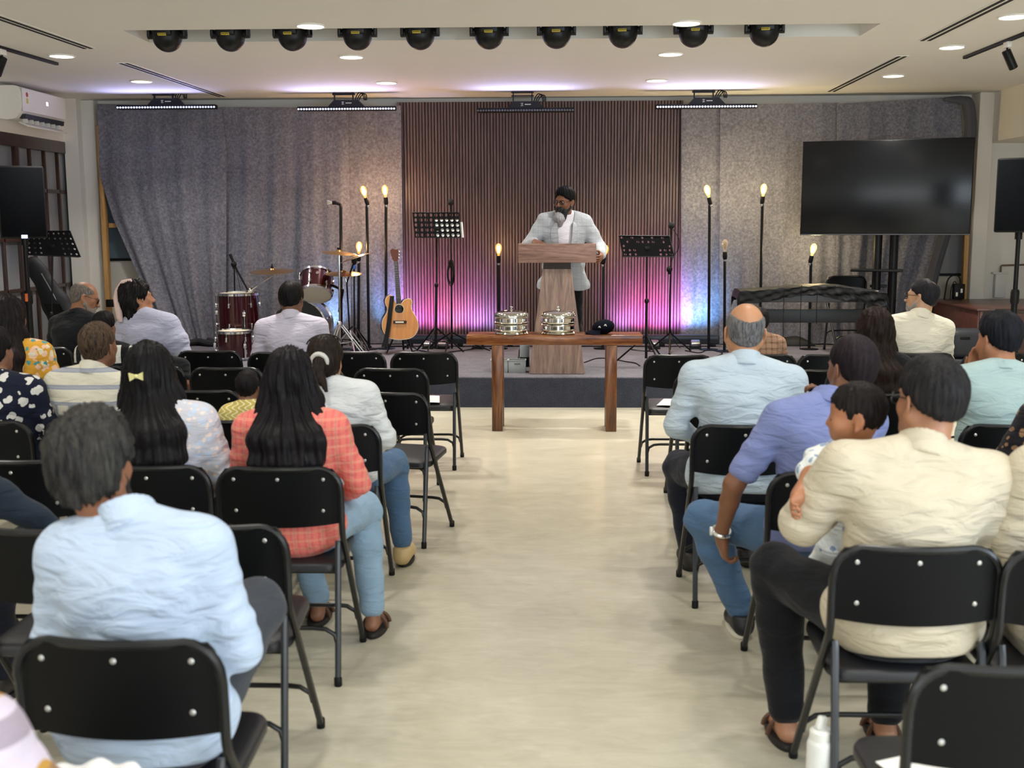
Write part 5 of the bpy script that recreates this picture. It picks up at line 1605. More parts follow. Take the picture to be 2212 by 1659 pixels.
MB().lathe([(.0001, 0), (.045, 0), (.047, .004), (.047, .095)], n=24).build('sleeve', M_blackp, fl)
MB().lathe([(.0465, .094), (.0465, .20), (.04, .212), (.0001, .214)], n=24).build('bottle', mat('flask_grey', '#8f979b', .4), fl)

# ---- filament bulb lamps
def bulb_mat(name, col, st):
    m, nt, bs = new_mat(name)
    bs.inputs['Base Color'].default_value = rgb('#140a03'); bs.inputs['Roughness'].default_value = .05
    bs.inputs['Emission Color'].default_value = rgb(col); bs.inputs['Emission Strength'].default_value = st
    bs.inputs['Alpha'].default_value = .45
    return m
M_bw = bulb_mat('bulb_amber', '#ff9a3c', 2.4); M_by = bulb_mat('bulb_yellow', '#ffd060', 2.4)
M_fw = emit('filament_amber', '#ffd9a0', 30); M_fy = emit('filament_yellow', '#fff0c0', 30)
mo_, nt_, bs_ = new_mat('bulb_clear'); bs_.inputs['Base Color'].default_value = rgb('#e8c9a0'); bs_.inputs['Alpha'].default_value = .3; bs_.inputs['Roughness'].default_value = .05; M_bc = mo_
def bulb_lamp(label, bulb, sock, base, Y, warm=True, lit=True, power=17.0):
    B, S, G = PY(*bulb, Y), PY(*sock, Y), PY(*base, Y)
    o = thing('bulb_lamp', label, 'lamp', (G.x, Y, SZ), 0, 'bare bulb pole lamps on the stage')
    B, S = B - Vector((G.x, Y, SZ)), S - Vector((G.x, Y, SZ))
    pole_top = Vector((S.x, 0, S.z - .05))
    MB().lathe([(.0001, 0), (.10, 0), (.10, .008), (.02, .014), (.0001, .016)], n=24).build('base', M_black, o)
    MB().tube([(0, 0, .01), tuple(pole_top)], .0155, 10).build('pole', M_black, o)
    q = (B - S).to_track_quat('Z', 'Y').to_matrix(); d = (B - S).normalized()
    so = MB().lathe([(.0001, -.06), (.012, -.058), (.02, -.04), (.024, -.03), (.024, .03), (.021, .034), (.0001, .034)], S, q, 16).build('socket', M_black, o)
    MB().lathe([(.013, -.075), (.018, -.06), (.018, -.05), (.013, -.045)], S, q, 12).build('collar', M_steel, so)
    bl = MB().lathe([(.013, .0), (.014, .02), (.02, .035), (.031, .065), (.035, .09), (.031, .115), (.018, .133), (.006, .139), (.0001, .14)], S + d * .028, q, 20).build('bulb', (M_bw if warm else M_by) if lit else M_bc, o)
    fm = MB()
    for k in range(5):
        a = 2 * PI * k / 5
        fm.tube([S + d * .028 + q @ Vector((.006 * math.cos(a), .006 * math.sin(a), .035)), S + d * .028 + q @ Vector((.014 * math.cos(a), .014 * math.sin(a), .11))], .003, 5)
    fm.build('filament', ((M_fw if warm else M_fy) if lit else M_steel), bl)
    if lit:
        L = point_light('bulb_glow', Vector((G.x, Y, SZ)) + B + d * .02, power * (1.0 if warm else 1.5), (1.0, .55, .22) if warm else (1.0, .78, .40), .035)
    return o
bulb_lamp('tall lit bulb lamp with a tilted bulb, leftmost of the two left of the slats', (787, 417), (792, 434), (797, 746), 12.15)
bulb_lamp('tall lit bulb lamp right behind the guitar', (832, 417), (833.5, 433), (834, 746), 12.2)
bulb_lamp('short lit bulb lamp among the cymbals', (775.5, 537), (775, 555), (774, 744), 12.1, power=13)
bulb_lamp('short lit bulb lamp behind the left communion trays', (1077, 541), (1077, 559), (1077, 744), 12.2, power=11)
bulb_lamp('short lit bulb lamp to the right of the lectern', (1307, 542), (1304, 562), (1302, 744), 12.2, power=11)
bulb_lamp('tall lit bulb lamp just right of the slats beside the second microphone', (1529, 415), (1533, 433), (1531, 748), 12.1, False)
bulb_lamp('tall lit bulb lamp behind the left end of the covered keyboard', (1649, 414), (1647, 431), (1641, 746), 12.1, False)
bulb_lamp('short lit bulb lamp with a tilted bulb behind the middle of the keyboard', (1756, 542), (1752, 559), (1748, 746), 12.15, False)
bulb_lamp('short unlit bulb lamp between the two tall lamps on the right', (1566, 537), (1566, 551), (1565, 750), 11.95, False, False)
# bent pole with an empty socket clip
Y = 12.15; g = PY(737, 744, Y)
bp = thing('bent_pole', 'black pole bent over at the top with an empty metal clip, beside the drums', 'pole', (g.x, Y, SZ))
k0, k1, k2 = PY(736, 440, Y) - Vector((g.x, Y, SZ)), PY(722, 438, Y) - Vector((g.x, Y, SZ)), PY(707, 437, Y) - Vector((g.x, Y, SZ))
MB().lathe([(.0001, 0), (.10, 0), (.10, .008), (.02, .014), (.0001, .016)], n=20).build('base', M_black, bp)
MB().tube([(0, 0, .01), (k0.x, 0, k0.z - .04), (k0.x - .005, 0, k0.z - .012), (k0.x - .03, 0, k0.z), tuple(k1)], .0165, 10).build('pole', M_black, bp)
MB().tube([tuple(k1 + SV(.02, 0, 0)), tuple(k1 + SV(-.02, 0, 0))], .022, 10).build('socket', M_black, bp)
m = MB()
for a in (-1, 0, 1): m.tube([tuple(k1), tuple(k2 + SV(0, 0, a * .018))], .005, 6)
m.build('clip', M_chrome, bp)

# ---- music stands
def perforated(m, fn, nx, nz, hole, th, skip=None):
    """a plate with round holes; fn maps (0..1, 0..1) to a point, th is the thickness vector"""
    th = Vector(th); n = 12
    for i in range(nx):
        for j in range(nz):
            sq = []
            for k in range(n):
                a = 2 * PI * (k + .5) / n; x, y = math.cos(a), math.sin(a); q = max(abs(x), abs(y)); sq.append((.5 + .5 * x / q, .5 + .5 * y / q))
            sq = [(0 if x < .02 else 1 if x > .98 else x, 0 if y < .02 else 1 if y > .98 else y) for x, y in sq]
            # put four of the outline points right on the corners of the cell
            for cx_, cy_ in ((0, 0), (1, 0), (1, 1), (0, 1)):
                b_ = min(range(n), key=lambda q: (sq[q][0] - cx_) ** 2 + (sq[q][1] - cy_) ** 2); sq[b_] = (cx_, cy_)
            P = lambda x, y: Vector(fn((i + x) / nx, (j + y) / nz))
            o_ = [P(*q) for q in sq]
            if skip and skip(i, j): m.add(o_ + [p + th for p in o_], [tuple(range(n)), tuple(range(2 * n - 1, n - 1, -1))]); continue
            h_ = [P(.5 + hole * math.cos(2 * PI * (k + .5) / n), .5 + hole * math.sin(2 * PI * (k + .5) / n)) for k in range(n)]
            vs = o_ + h_ + [p + th for p in o_] + [p + th for p in h_]
            fs = []
            for k in range(n):
                k2 = (k + 1) % n
                fs += [(k, k2, n + k2, n + k), (2 * n + k, 3 * n + k, 3 * n + k2, 2 * n + k2), (n + k, n + k2, 3 * n + k2, 3 * n + k)]
            m.add(vs, fs)
def tripod(o, z, reach, r=.012, rot=0.0, mt=None, feet=True, brace=True, name='leg'):
    for k in range(3):
        a = rot + 2 * PI * k / 3
        e_ = Vector((reach * math.cos(a), reach * math.sin(a), .014))
        l = MB().tube([(0.015 * math.cos(a), .015 * math.sin(a), z), tuple(e_)], r, 8).build(name, mt or M_black, o)
        MB().ball(tuple(e_), (r * 1.5, r * 1.5, r * 1.1), None, 10, 6).build('rubber_foot', M_blackp, l)
        if brace: MB().tube([(0, 0, z * .45), (reach * .5 * math.cos(a), reach * .5 * math.sin(a), z * .5)], r * .6, 6).build('brace', mt or M_black, o)
def music_stand(label, corners, Y, pole, floor_z, foot_v, nx, nz, hole, skip=None, tilt=.1, rot=.3, reach=.3):
    """corners: TL, TR, BR, BL pixels of the desk"""
    g = PY(pole[0], foot_v, Y)
    O = Vector((g.x, Y, floor_z))
    o = thing('music_stand', label, 'music stand', O)
    TL, TR, BR, BL = [PY(*c, Y) - O for c in corners]
    for p_, dy in ((TL, tilt), (TR, tilt), (BR, 0), (BL, 0)): p_.y = dy - .02
    fn = lambda a, b_: BL.lerp(BR, a).lerp(TL.lerp(TR, a), b_)
    m = MB(); perforated(m, fn, nx, nz, hole, (0, .003, 0), skip); m.build('desk', mat('stand_black', '#08090b', .75, spec=.08), o, smooth=0)
    e_ = MB()
    e_.tube([tuple(TL), tuple(TR)], .005, 6); e_.tube([tuple(TL), tuple(BL)], .005, 6); e_.tube([tuple(TR), tuple(BR)], .005, 6)
    e_.build('desk_edge', M_black, o)
    MB().grid(lambda a, b_: BL.lerp(BR, a) + Vector((0, -.045 * b_, -.004 * b_)), 4, 2, (0, 0, .004)).build('ledge', M_black, o)
    c = fn(.5, .35); z1 = c.z
    MB().tube([(0, .01, .05), (c.x * .5, .015, z1 * .55)], .014, 10).build('lower_pole', M_black, o)
    MB().tube([(c.x * .5, .015, z1 * .5), tuple(c + Vector((0, .02, 0)))], .009, 8).build('upper_pole', M_black, o)
    MB().ball((c.x * .5, .015, z1 * .55), (.022, .022, .03), None, 10, 8).build('clutch', M_blackp, o)
    MB().box(tuple(c + Vector((0, .015, 0))), (.05, .03, .05), .006).build('bracket', M_blackp, o)
    tripod(o, .27, reach, .009, rot)
    return o, O, fn
ms1, O1, fn1 = music_stand('music stand with round holes and white sheets behind, left of the lectern', [(889, 459), (990, 459), (996, 513), (897, 513)], 11.75, (941, 700), SZ, 757, 9, 5, .33)
ms2, O2, fn2 = music_stand('music stand with small holes to the right of the lectern', [(1338, 509), (1448, 510), (1456, 554), (1346, 554)], 10.9, (1396, 700), SZ, 772, 10, 5, .27,
    skip=lambda i, j: (j in (0, 1) and 3 <= i <= 6) or (j == 2 and not (i in (0, 9))) or (j == 4 and i % 2 == 1) or (j == 3 and i in (0, 2, 7, 9)), rot=.9)
ms3, O3, fn3 = music_stand('music stand at the left by the guitar bag, in front of the glazed screen', [(47, 500), (144, 499), (176, 555), (60, 550)], 10.6, (107, 640), 0, 800, 9, 5, .2,
    skip=lambda i, j: (3 <= i <= 5 and j < 3), reach=.33)
# sheets of paper on the first stand
for k, (a0, a1, b0_, b1_, dy, lab) in enumerate(((.42, 1.0, .02, .72, .012, 'white sheet of music resting on the left music stand'), (.72, 1.06, .0, .62, .02, 'white sheet sticking out past the right edge of the left music stand'))):
    P = lambda a, b_: Vector(fn1(a0 + (a1 - a0) * a, b0_ + (b1_ - b0_) * b_)) + Vector((0, dy, 0))
    sh_ = MB().grid(P, 4, 4, (0, .0012, 0)).build('sheet_music', mat('paper_white', '#eceae4', .8), loc=O1)
    tag(sh_, lab, 'paper', 'sheets on the left music stand')

# ---- microphones
def mic_stand(label, pts, Y, floor_z=SZ, ball=True, reach=.28, rot=.4, boom=None, clutch_v=None, tri=.2, cable=True, r=.009):
    """pts: pixel path of the pole from the floor up to the microphone"""
    W = [PY(*q, Y) for q in pts]; O = Vector((W[0].x, Y, floor_z))
    o = thing('microphone_stand', label, 'microphone stand', O)
    L = [w_ - O for w_ in W]; L[0].z = .03
    MB().tube([tuple(q) for q in L], [r * 1.35] + [r] * (len(L) - 1), 8).build('pole', M_black, o)
    tripod(o, tri, reach, .009, rot)
    if clutch_v:
        c = PY(*clutch_v, Y) - O
        MB().ball(tuple(c), (.032, .03, .035), None, 12, 8).tube([tuple(c + Vector((0, 0, -.05))), tuple(c + Vector((0, 0, .03)))], .017, 8).build('clutch', M_blackp, o)
    if ball:
        t = L[-1]
        mo = MB().lathe([(.0001, .035), (.012, .033), (.014, -.02), (.012, -.05), (.0001, -.055)], t + Vector((0, 0, -.05)), n=14).build('microphone', M_blackp, o)
        MB().ball(tuple(t + Vector((0, -.01, .0))), (.036, .036, .036), None, 18, 12).build('foam_ball', mat('mic_foam', '#141416', .9, bmp=.4, bscale=400), mo)
    return o, O
mic1, OM1 = mic_stand('microphone stand with a round foam microphone behind the left music stand', [(976, 752), (975, 580), (974, 437)], 11.95, clutch_v=(974, 568), reach=.36)
cm = MB()
for k in range(4): cm.tube([Vector(PY(974 + (8 - k) * math.cos(t), 592 + (26 - 3 * k) * math.sin(t), 11.9)) - OM1 + Vector((0, -.01 * k, 0)) for t in np.linspace(0, 2 * PI, 22, endpoint=False)], .004, 6, closed=True)
cm.build('cable_coil', M_blackp, mic1)
mic2, OM2 = mic_stand('microphone stand with a round foam microphone right of the right music stand', [(1447, 752), (1447, 640), (1449, 590), (1450, 487)], 11.85, clutch_v=(1446, 582), reach=.25)
MB().tube(catmull([PY(*q, 11.83) - OM2 for q in ((1454, 495), (1466, 515), (1466, 535), (1456, 553), (1450, 570), (1448, 640), (1447, 700), (1456, 735), (1470, 752))], 6), .004, 6).build('cable', M_blackp, mic2)
mic3, OM3 = mic_stand('boom microphone stand behind the floor tom at the left of the drums', [(508, 752), (507, 640), (506, 572)], 12.1, ball=False, clutch_v=(505, 571), reach=.25)
MB().tube([PY(497, 549, 12.1) - OM3, PY(511, 582, 12.1) - OM3, PY(541, 637, 12.1) - OM3], [.017, .011, .009], 8).build('boom_arm', M_black, mic3)
MB().tube(catmull([PY(*q, 12.08) - OM3 for q in ((510, 585), (515, 605), (520, 632), (522, 660))], 5), .003, 5).build('cable', M_blackp, mic3)
mic4, OM4 = mic_stand('low microphone stand with a blue clamp between the cymbals and the short lamp', [(766, 750), (765, 640), (765, 566)], 11.95, ball=False, reach=.34, rot=1.2, tri=.27)
MB().lathe([(.02, 0), (.022, .01), (.022, .03), (.02, .04)], PY(765, 581, 11.95) - OM4, n=14).build('clamp', mat('clamp_blue', '#2a5aa8', .4), mic4)
MB().ball(PY(765, 563, 11.95) - OM4, (.03, .03, .045), None, 12, 8).build('microphone', M_blackp, mic4)
mic5, OM5 = mic_stand('microphone stand mostly hidden behind the preacher', [(1200, 745), (1200, 520), (1190, 505), (1152, 492)], 11.4, ball=False, reach=.25)
MB().box(PY(1153, 493, 11.4) - OM5, (.05, .05, .07), .01).build('microphone', M_blackp, mic5)

# ---- drum kit
M_shell = mat('drum_red_lacquer', '#3c0813', .15, .45, coat=.8, var=.15, vscale=6)
M_skin = mat('drum_skin', '#d9cfb8', .5)
def drum(label, name, c, r, h, R=None, top=M_skin, bottom=M_skin, lugs=6, shell=M_shell, group=None):
    o = thing(name, label, 'drum', c, 0, group)
    R = Matrix.Identity(3) if R is None else R
    MB().lathe([(r, -h / 2), (r, h / 2)], (0, 0, 0), R, 40).build('shell', shell, o)
    for s_, mt in ((1, top), (-1, bottom)):
        MB().lathe([(.0001, s_ * (h / 2 + .004)), (r - .004, s_ * (h / 2 + .004)), (r - .004, s_ * (h / 2 - .004)), (.0001, s_ * (h / 2 - .004))], (0, 0, 0), R, 40).build('drum_head', mt, o)
        MB().lathe([(r - .006, s_ * (h / 2 - .014)), (r + .012, s_ * (h / 2 - .014)), (r + .012, s_ * (h / 2 + .008)), (r - .002, s_ * (h / 2 + .016)), (r - .006, s_ * (h / 2 - .014))], (0, 0, 0), R, 40).build('hoop', M_chrome, o)
    for k in range(lugs):
        a = 2 * PI * (k + .35) / lugs
        d = Vector((math.cos(a), math.sin(a), 0))
        l = MB()
        for s_ in (-1, 1):
            l.box(R @ (d * (r + .012) + Vector((0, 0, s_ * h * .24))), (.022, .022, .05), .006, R @ Matrix.Rotation(a, 3, 'Z'))
            l.tube([R @ (d * (r + .014) + Vector((0, 0, s_ * h * .24))), R @ (d * (r + .014) + Vector((0, 0, s_ * (h / 2 + .008))))], .004, 6)
        l.build('lug', M_chrome, o)
    return o
Yd = 11.75
c = PY(515, 679, Yd)
ft = drum('deep red floor tom with chrome rims and legs at the left of the drum kit', 'floor_tom', (c.x, Yd, c.z), .215, .44)
for k in range(3):
    a = PI + k * 2.1; d = Vector((math.cos(a), math.sin(a), 0)) * .235
    l = MB().tube([tuple(d + Vector((0, 0, .06))), tuple(d + Vector((0, 0, SZ - c.z + .012)))], .008, 8)
    l.box(tuple(d + Vector((0, 0, .02))), (.035, .035, .05), .006)
    lo = l.build('leg', M_chrome, ft)
    MB().ball(tuple(d + Vector((0, 0, SZ - c.z + .016))), (.016, .016, .014), None, 10, 6).build('rubber_foot', M_blackp, lo)
c2 = PY(507, 746, 11.25)
sd = drum('smaller red drum with chrome rim standing in front of the floor tom', 'low_tom', (c2.x, 11.25, max(c2.z, SZ + .15)), .175, .27)
for k in range(3):
    a = PI + .3 + k * 2.1; d = Vector((math.cos(a), math.sin(a), 0)) * .195
    MB().tube([tuple(d + Vector((0, 0, .05))), tuple(d + Vector((0, 0, SZ - max(c2.z, SZ + .15) + .008)))], .008, 8).box(tuple(d), (.03, .03, .05), .006).build('leg', M_chrome, sd)
c3 = PY(683, 615, 11.7)
Rt_ = Euler((math.radians(-36), math.radians(-4), 0)).to_matrix()
rt = drum('red rack tom tilted to show its cream lower head, mounted over the bass drum', 'rack_tom', (c3.x, 11.7, c3.z), .165, .235, Rt_)
MB().lathe([(.0001, 0), (.018, 0), (.018, .004), (.0001, .004)], Rt_ @ Vector((.05, -.163, .04)), Rt_ @ Matrix.Rotation(PI / 2, 3, 'X'), 16).build('badge', M_chrome, rt)
MB().tube([Rt_ @ Vector((.17, 0, -.02)), (.27, .06, -.06), (.2, .2, -.3)], .016, 8).build('mount_arm', M_black, rt)
c4 = PY(652, 707, 11.85)
Rb = Matrix.Rotation(PI / 2, 3, 'X')
bdm = drum('bass drum with a black front head behind the white-shirted man', 'bass_drum', (c4.x, 11.95, SZ + .29), .275, .4, Rb, mat('black_drum_head', '#15181c', .35), mat('black_drum_head', '#15181c', .35), 8)
for s_ in (-1, 1): MB().tube([(s_ * .25, -.1, -.12), (s_ * .36, -.14, -.275)], .01, 8).build('spur', M_chrome, bdm)
M_cym = mat('cymbal_bronze', '#b08a5c', .28, .9)
def cymbal(m, c, r, R):
    return m.lathe([(.006, .03), (.02, .028), (.032, .014), (.06, .010), (r * .6, .004), (r, -.008), (r, -.0095), (.03, .008), (.006, .025)], c, R, 40)
# cymbal on a boom at the left
Y = 11.9
O = PY(541, 752, Y); O.z = SZ
cs = thing('cymbal_stand', 'chrome boom cymbal stand leaning left with one cymbal over the floor tom', 'cymbal stand', O)
p_top, p_bot, p_piv = PY(590, 595, Y) - O, PY(508, 649, Y) - O, PY(541, 627, Y) - O
MB().tube([tuple(p_bot), tuple(p_piv), tuple(p_top)], [.014, .010, .008], 8).build('boom_arm', M_chrome, cs)
MB().tube([(p_piv.x, 0, .1), tuple(p_piv)], .012, 8).build('pole', M_chrome, cs)
MB().ball(tuple(p_piv), (.03, .025, .03), None, 12, 8).build('clutch', M_chrome, cs)
tripod(cs, .3, .26, .009, .2, M_chrome)
q = PY(588, 585, Y) - O
cymbal(MB(), tuple(q), .235, Euler((.09, 0, 0)).to_matrix()).build('cymbal', M_cym, cs)
MB().lathe([(.012, .02), (.016, .035), (.013, .05), (.006, .055), (.006, .075), (.0001, .075)], tuple(q), n=12).build('wing_nut', M_blackp, cs)
# hi-hat stand in front with two cymbals at its top
Y = 11.35
O = PY(735, 765, Y); O.z = SZ
hs = thing('hi_hat_stand', 'chrome double-braced hi-hat stand with thin cymbals at the right of the kit', 'cymbal stand', O)
top = PY(732, 538, Y) - O
MB().tube([(0, 0, .08), (top.x, 0, top.z - .06)], .011, 8).build('pole', M_chrome, hs)
MB().tube([(top.x, 0, top.z - .06), (top.x, 0, top.z)], .006, 8).build('rod', M_chrome, hs)
for k in range(3):
    a = -1.9 + 2 * PI * k / 3
    for s_ in (-1, 1):
        l = MB().tube([(.02 * math.cos(a) + s_ * .012, .02 * math.sin(a), .34), (.26 * math.cos(a) + s_ * .016, .26 * math.sin(a), .016)], .008, 7).build('leg', M_chrome, hs)
    MB().ball((.26 * math.cos(a), .26 * math.sin(a), .018), (.03, .03, .018), None, 10, 6).build('rubber_foot', M_blackp, hs)
    MB().tube([(0, 0, .15), (.15 * math.cos(a), .15 * math.sin(a), .17)], .006, 6).build('brace', M_chrome, hs)
MB().ball((0, 0, .35), (.028, .028, .04), None, 12, 8).build('clutch', M_chrome, hs)
MB().box((-.06, -.16, .03), (.09, .26, .015), .005, (.12, 0, 0)).build('pedal', M_steel, hs)
cymbal(MB(), (top.x, 0, top.z - .035), .18, Euler((.06, .1, 0)).to_matrix()).build('cymbal', M_cym, hs)
MB().lathe([(.012, .0), (.018, .02), (.018, .035), (.0001, .036)], (top.x, 0, top.z - .02), n=12).build('clutch_nut', M_blackp, hs)
# crash and ride on a stand behind
Y = 11.6
O = PY(757, 752, Y); O.z = SZ
cs2 = thing('cymbal_stand', 'cymbal stand behind the hi-hat with a steeply tilted cymbal and a flat one', 'cymbal stand', O)
t2 = PY(768, 556, Y) - O; t3 = PY(742, 590, Y) - O
MB().tube([(0, 0, .1), (t3.x * .4, 0, t3.z - .1), tuple(t2)], .009, 8).build('pole', M_black, cs2)
tripod(cs2, .26, .24, .009, .9, M_chrome)
cymbal(MB(), tuple(t2), .20, Euler((.02, -.32, 0)).to_matrix()).build('cymbal', mat('cymbal_bright', '#d8b883', .25, .85), cs2)
cymbal(MB(), tuple(t3), .19, Euler((.1, .02, 0)).to_matrix()).build('cymbal', M_cym, cs2)
MB().tube([tuple(t3), (t3.x * .4, 0, t3.z - .1)], .008, 8).build('arm', M_chrome, cs2)

# ---- guitar
Y = 11.65
M_spruce = wood('spruce_top', [(0.3, '#c07a3c'), (0.5, '#d08c4c'), (0.7, '#dc9d5e')], 3, 'Z', .22, coat=.4, bmp=.04)
M_gside = mat('guitar_side', '#2a1410', .25, coat=.4)
O = PY(862, 733, Y); O.z = SZ
out = [(854, 656), (844, 639), (835, 642), (831, 650), (832, 658), (836, 667), (834, 677), (827, 690), (825, 703), (828, 716), (839, 729), (859, 733.5), (881, 732), (895, 725), (903, 710), (902, 696), (896, 682), (890, 673), (887, 663), (889, 655), (887, 648), (880, 646), (871, 650), (866, 656)]
OP = catmull([PY(*q, Y) - O for q in out] + [PY(*out[0], Y) - O], 4)[:-1]
lift = .10
gt = thing('acoustic_guitar', 'natural wood acoustic guitar with cutaway and black strap on a floor stand', 'guitar', (O.x, Y, SZ))
for p_ in OP: p_.y = -.02 + .12 * p_.z
MB().prism(OP, (-.035, .10, 0)).build('body', M_gside, gt)
ctr = sum((p_ for p_ in OP), Vector()) / len(OP)
face = [p_ + Vector((0, -.002, 0)) for p_ in OP]
MB().prism([ctr + (p_ - ctr) * .985 + Vector((0, -.002, 0)) for p_ in face], (0, .003, 0)).build('soundboard', M_spruce, gt)
bn = MB(); bn.tube([p_ + Vector((0, -.001, 0)) for p_ in OP], .0035, 6, closed=True); bn.build('binding', mat('binding_cream', '#e8dcc4', .4), gt)
def gp(u, v, dy=-.006):
    q = PY(u, v, Y) - O; q.y = -.02 + .12 * q.z + dy; return q
sh = gp(861.5, 668)
MB().lathe([(.0001, 0), (.046, 0), (.046, .003), (.0001, .003)], sh, (PI / 2, 0, 0), 28).build('soundhole', mat('hole_dark', '#3a2a1e', .8), gt)
MB().lathe([(.047, 0), (.056, 0), (.056, .003), (.047, .003)], sh, (PI / 2, 0, 0), 28).build('rosette', mat('rosette', '#d8c49a', .4), gt)
brg = MB().prism([gp(849, 693), gp(878, 693), gp(878, 699), gp(849, 699)], (0, -.008, 0)).build('bridge', mat('rosewood', '#2e1a14', .4), gt)
MB().prism([gp(854, 694.5, -.015), gp(872, 694.5, -.015), gp(872, 697.5, -.015), gp(854, 697.5, -.015)], (0, -.002, 0)).build('saddle', mat('bone', '#e9e2d0', .4), brg)
nk = MB().prism([gp(848.6, 566), gp(856.4, 566), gp(865.5, 657), gp(855, 657)], (0, .02, 0)).build('neck', mat('mahogany', '#4a261a', .35), gt)
fb = MB().prism([gp(849.2, 566, -.011), gp(855.8, 566, -.011), gp(864.8, 660, -.011), gp(855.6, 660, -.011)], (0, .006, 0)).build('fretboard', mat('ebony', '#16110f', .4), gt)
fr = MB()
for k in range(19):
    t = 1 - 2 ** (-k / 12 * .9); t = t / .72
    if t > 1: break
    v = 566 + t * 92; u0, u1 = 849.2 + (855.6 - 849.2) * t, 855.8 + (864.8 - 855.8) * t
    fr.tube([gp(u0, v, -.0125), gp(u1, v, -.0125)], .0012, 4)
fr.build('fret', M_steel, nk)
hd = MB().prism([gp(839.5, 541), gp(845, 537), gp(852, 540), gp(856.5, 538), gp(857.8, 557), gp(855.8, 567), gp(849, 567), gp(844, 559)], (0, .016, 0)).build('headstock', mat('headstock_brown', '#5a2a20', .3, coat=.3), gt)
for k in range(3):
    for s_, u in ((-1, 841.5 + k * 1.4), (1, 859.3 - k * .3)):
        MB().ball(gp(u, 544 + k * 7, .004), (.012, .008, .012), None, 8, 6).build('tuning_peg', M_chrome, hd)
sg = MB()
for k in range(6):
    a = k / 5
    sg.tube([gp(850 + 5 * a, 566, -.014), gp(856.5 + 13 * a, 696, -.018)], .0008, 4)
sg.build('strings', M_steel, gt)
stp = MB().grid(lambda a, b_: catmull([gp(846, 640, -.012), gp(843, 668, -.03), gp(840, 700, -.04), gp(836, 728, -.05), gp(833, 748, -.06)], 6)[min(24, int(round(b_ * 24)))] + Vector(((a - .5) * (.045 + .03 * max(0, b_ - .7) * 3), 0, 0)), 3, 24, (0, .004, 0))
stp.build('strap', M_blackp, gt)
gs = thing('guitar_stand', 'black floor stand holding the acoustic guitar', 'guitar stand', (O.x, Y + .05, SZ))
m = MB()
for s_ in (-1, 1):
    m.tube([(s_ * .02, .16, .30), (s_ * .14, -.02, .012)], .010, 8)
    m.tube([(s_ * .10, .02, .08), (s_ * .10, -.13, .075), (s_ * .10, -.145, .125)], .009, 8)
m.tube([(0, .16, .3), (0, .30, .012)], .010, 8); m.tube([(-.11, .02, .08), (.11, .02, .08)], .009, 8); m.tube([(0, .16, .3), (0, .16, .42)], .010, 8)
m.build('frame', M_black, gs)

# ---- low rail of lights and small floor lamps along the wall
a, b2 = PY(872, 738, 12.42), PY(1553, 740, 12.42)
lr = thing('light_rail', 'long low black rail along the foot of the slat panel', 'rail', ((a.x + b2.x) / 2, 12.42, SZ))
W = b2.x - a.x
MB().box((0, 0, .085), (W, .10, .10), .008).build('rail_body', mat('rail_dark', '#20242e', .45), lr)
for s_ in np.linspace(-.48, .48, 7): MB().box((s_ * W, 0, .018), (.06, .09, .036), .004).build('foot', M_black, lr)
MB().box((0, -.052, .1), (W - .04, .004, .03), .001).build('front_strip', mat('rail_strip', '#3a4150', .35), lr)
p0 = None
for u, v, lab in ((1413, 748, 'small silver floor spotlight beside the right music stand'), (1502, 748, 'small silver floor spotlight at the foot of the tall lamp'), (1033, 749, 'small silver floor spotlight under the left end of the table'),
                  (957, 748, 'small silver floor spotlight behind the left music stand foot'), (925, 747, 'small silver floor spotlight next to the guitar')):
    p = PY(u, v, 12.2)
    if p0 is None:
        p0 = thing('floor_spotlight', lab, 'stage light', (p.x, 12.2, SZ), 0, 'small floor spotlights along the wall')
        MB().box((0, 0, .008), (.13, .10, .016), .004).build('base', M_black, p0)
        MB().box((0, .0, .055), (.10, .085, .06), .012, (.5, 0, 0)).build('lamp_body', M_steel, p0)
        for s_ in (-1, 1): MB().box((s_ * .058, 0, .04), (.006, .03, .06), .002).build('bracket', M_black, p0)
    else: dup(p0, (p.x, 12.2, SZ), random.uniform(-.3, .3), lab)
# coloured washes thrown up the wall
def wash(u, col, watt, tu=None, tv=640, ang=75, v0=728, y=12.33):
    p = PY(u, v0, y); p.z = SZ + .17
    t = PY(tu or u, tv, 12.74)
    spot_light('wash_light', p, t, watt * 6, col, math.radians(ang), .9, .04)
for u, col, wt_ in ((885, (.95, .25, 1.0), 6), (930, (1, .2, .75), 6), (975, (1, .3, .7), 6), (1020, (.75, .3, 1), 6), (1055, (.55, .35, 1), 3.5),
                 (1352, (.8, .3, 1), 6), (1390, (1, .15, .65), 7), (1430, (1, .18, .75), 7), (1462, (.8, .2, 1), 6)):
    wash(u, col, wt_, ang=85, tv=650)
for u, col, wt_ in ((1490, (.25, .55, 1), 9), (1520, (.2, .5, 1), 8), (853, (.15, .5, 1), 8), (712, (.35, .6, 1), 9)):
    wash(u, col, wt_ * .7, ang=80, tv=640, y=12.28)
for x in (-4.2, -2.2, -.25, 1.6):
    bw = area_light('bar_wash', (x, 12.08, CEIL - .30), (x, 11.75, CEIL), 1.0, .06, 5 if x > -3 else 4, (.50, .50, 1.0))
    bw.data.spread = 2.5
spot_light('ceiling_beam', PZ(905, 745, SZ) + Vector((0, -.1, .15)), PZ(905, 206, CEIL), 60, (.35, .45, 1.0), math.radians(26), .9, .03)

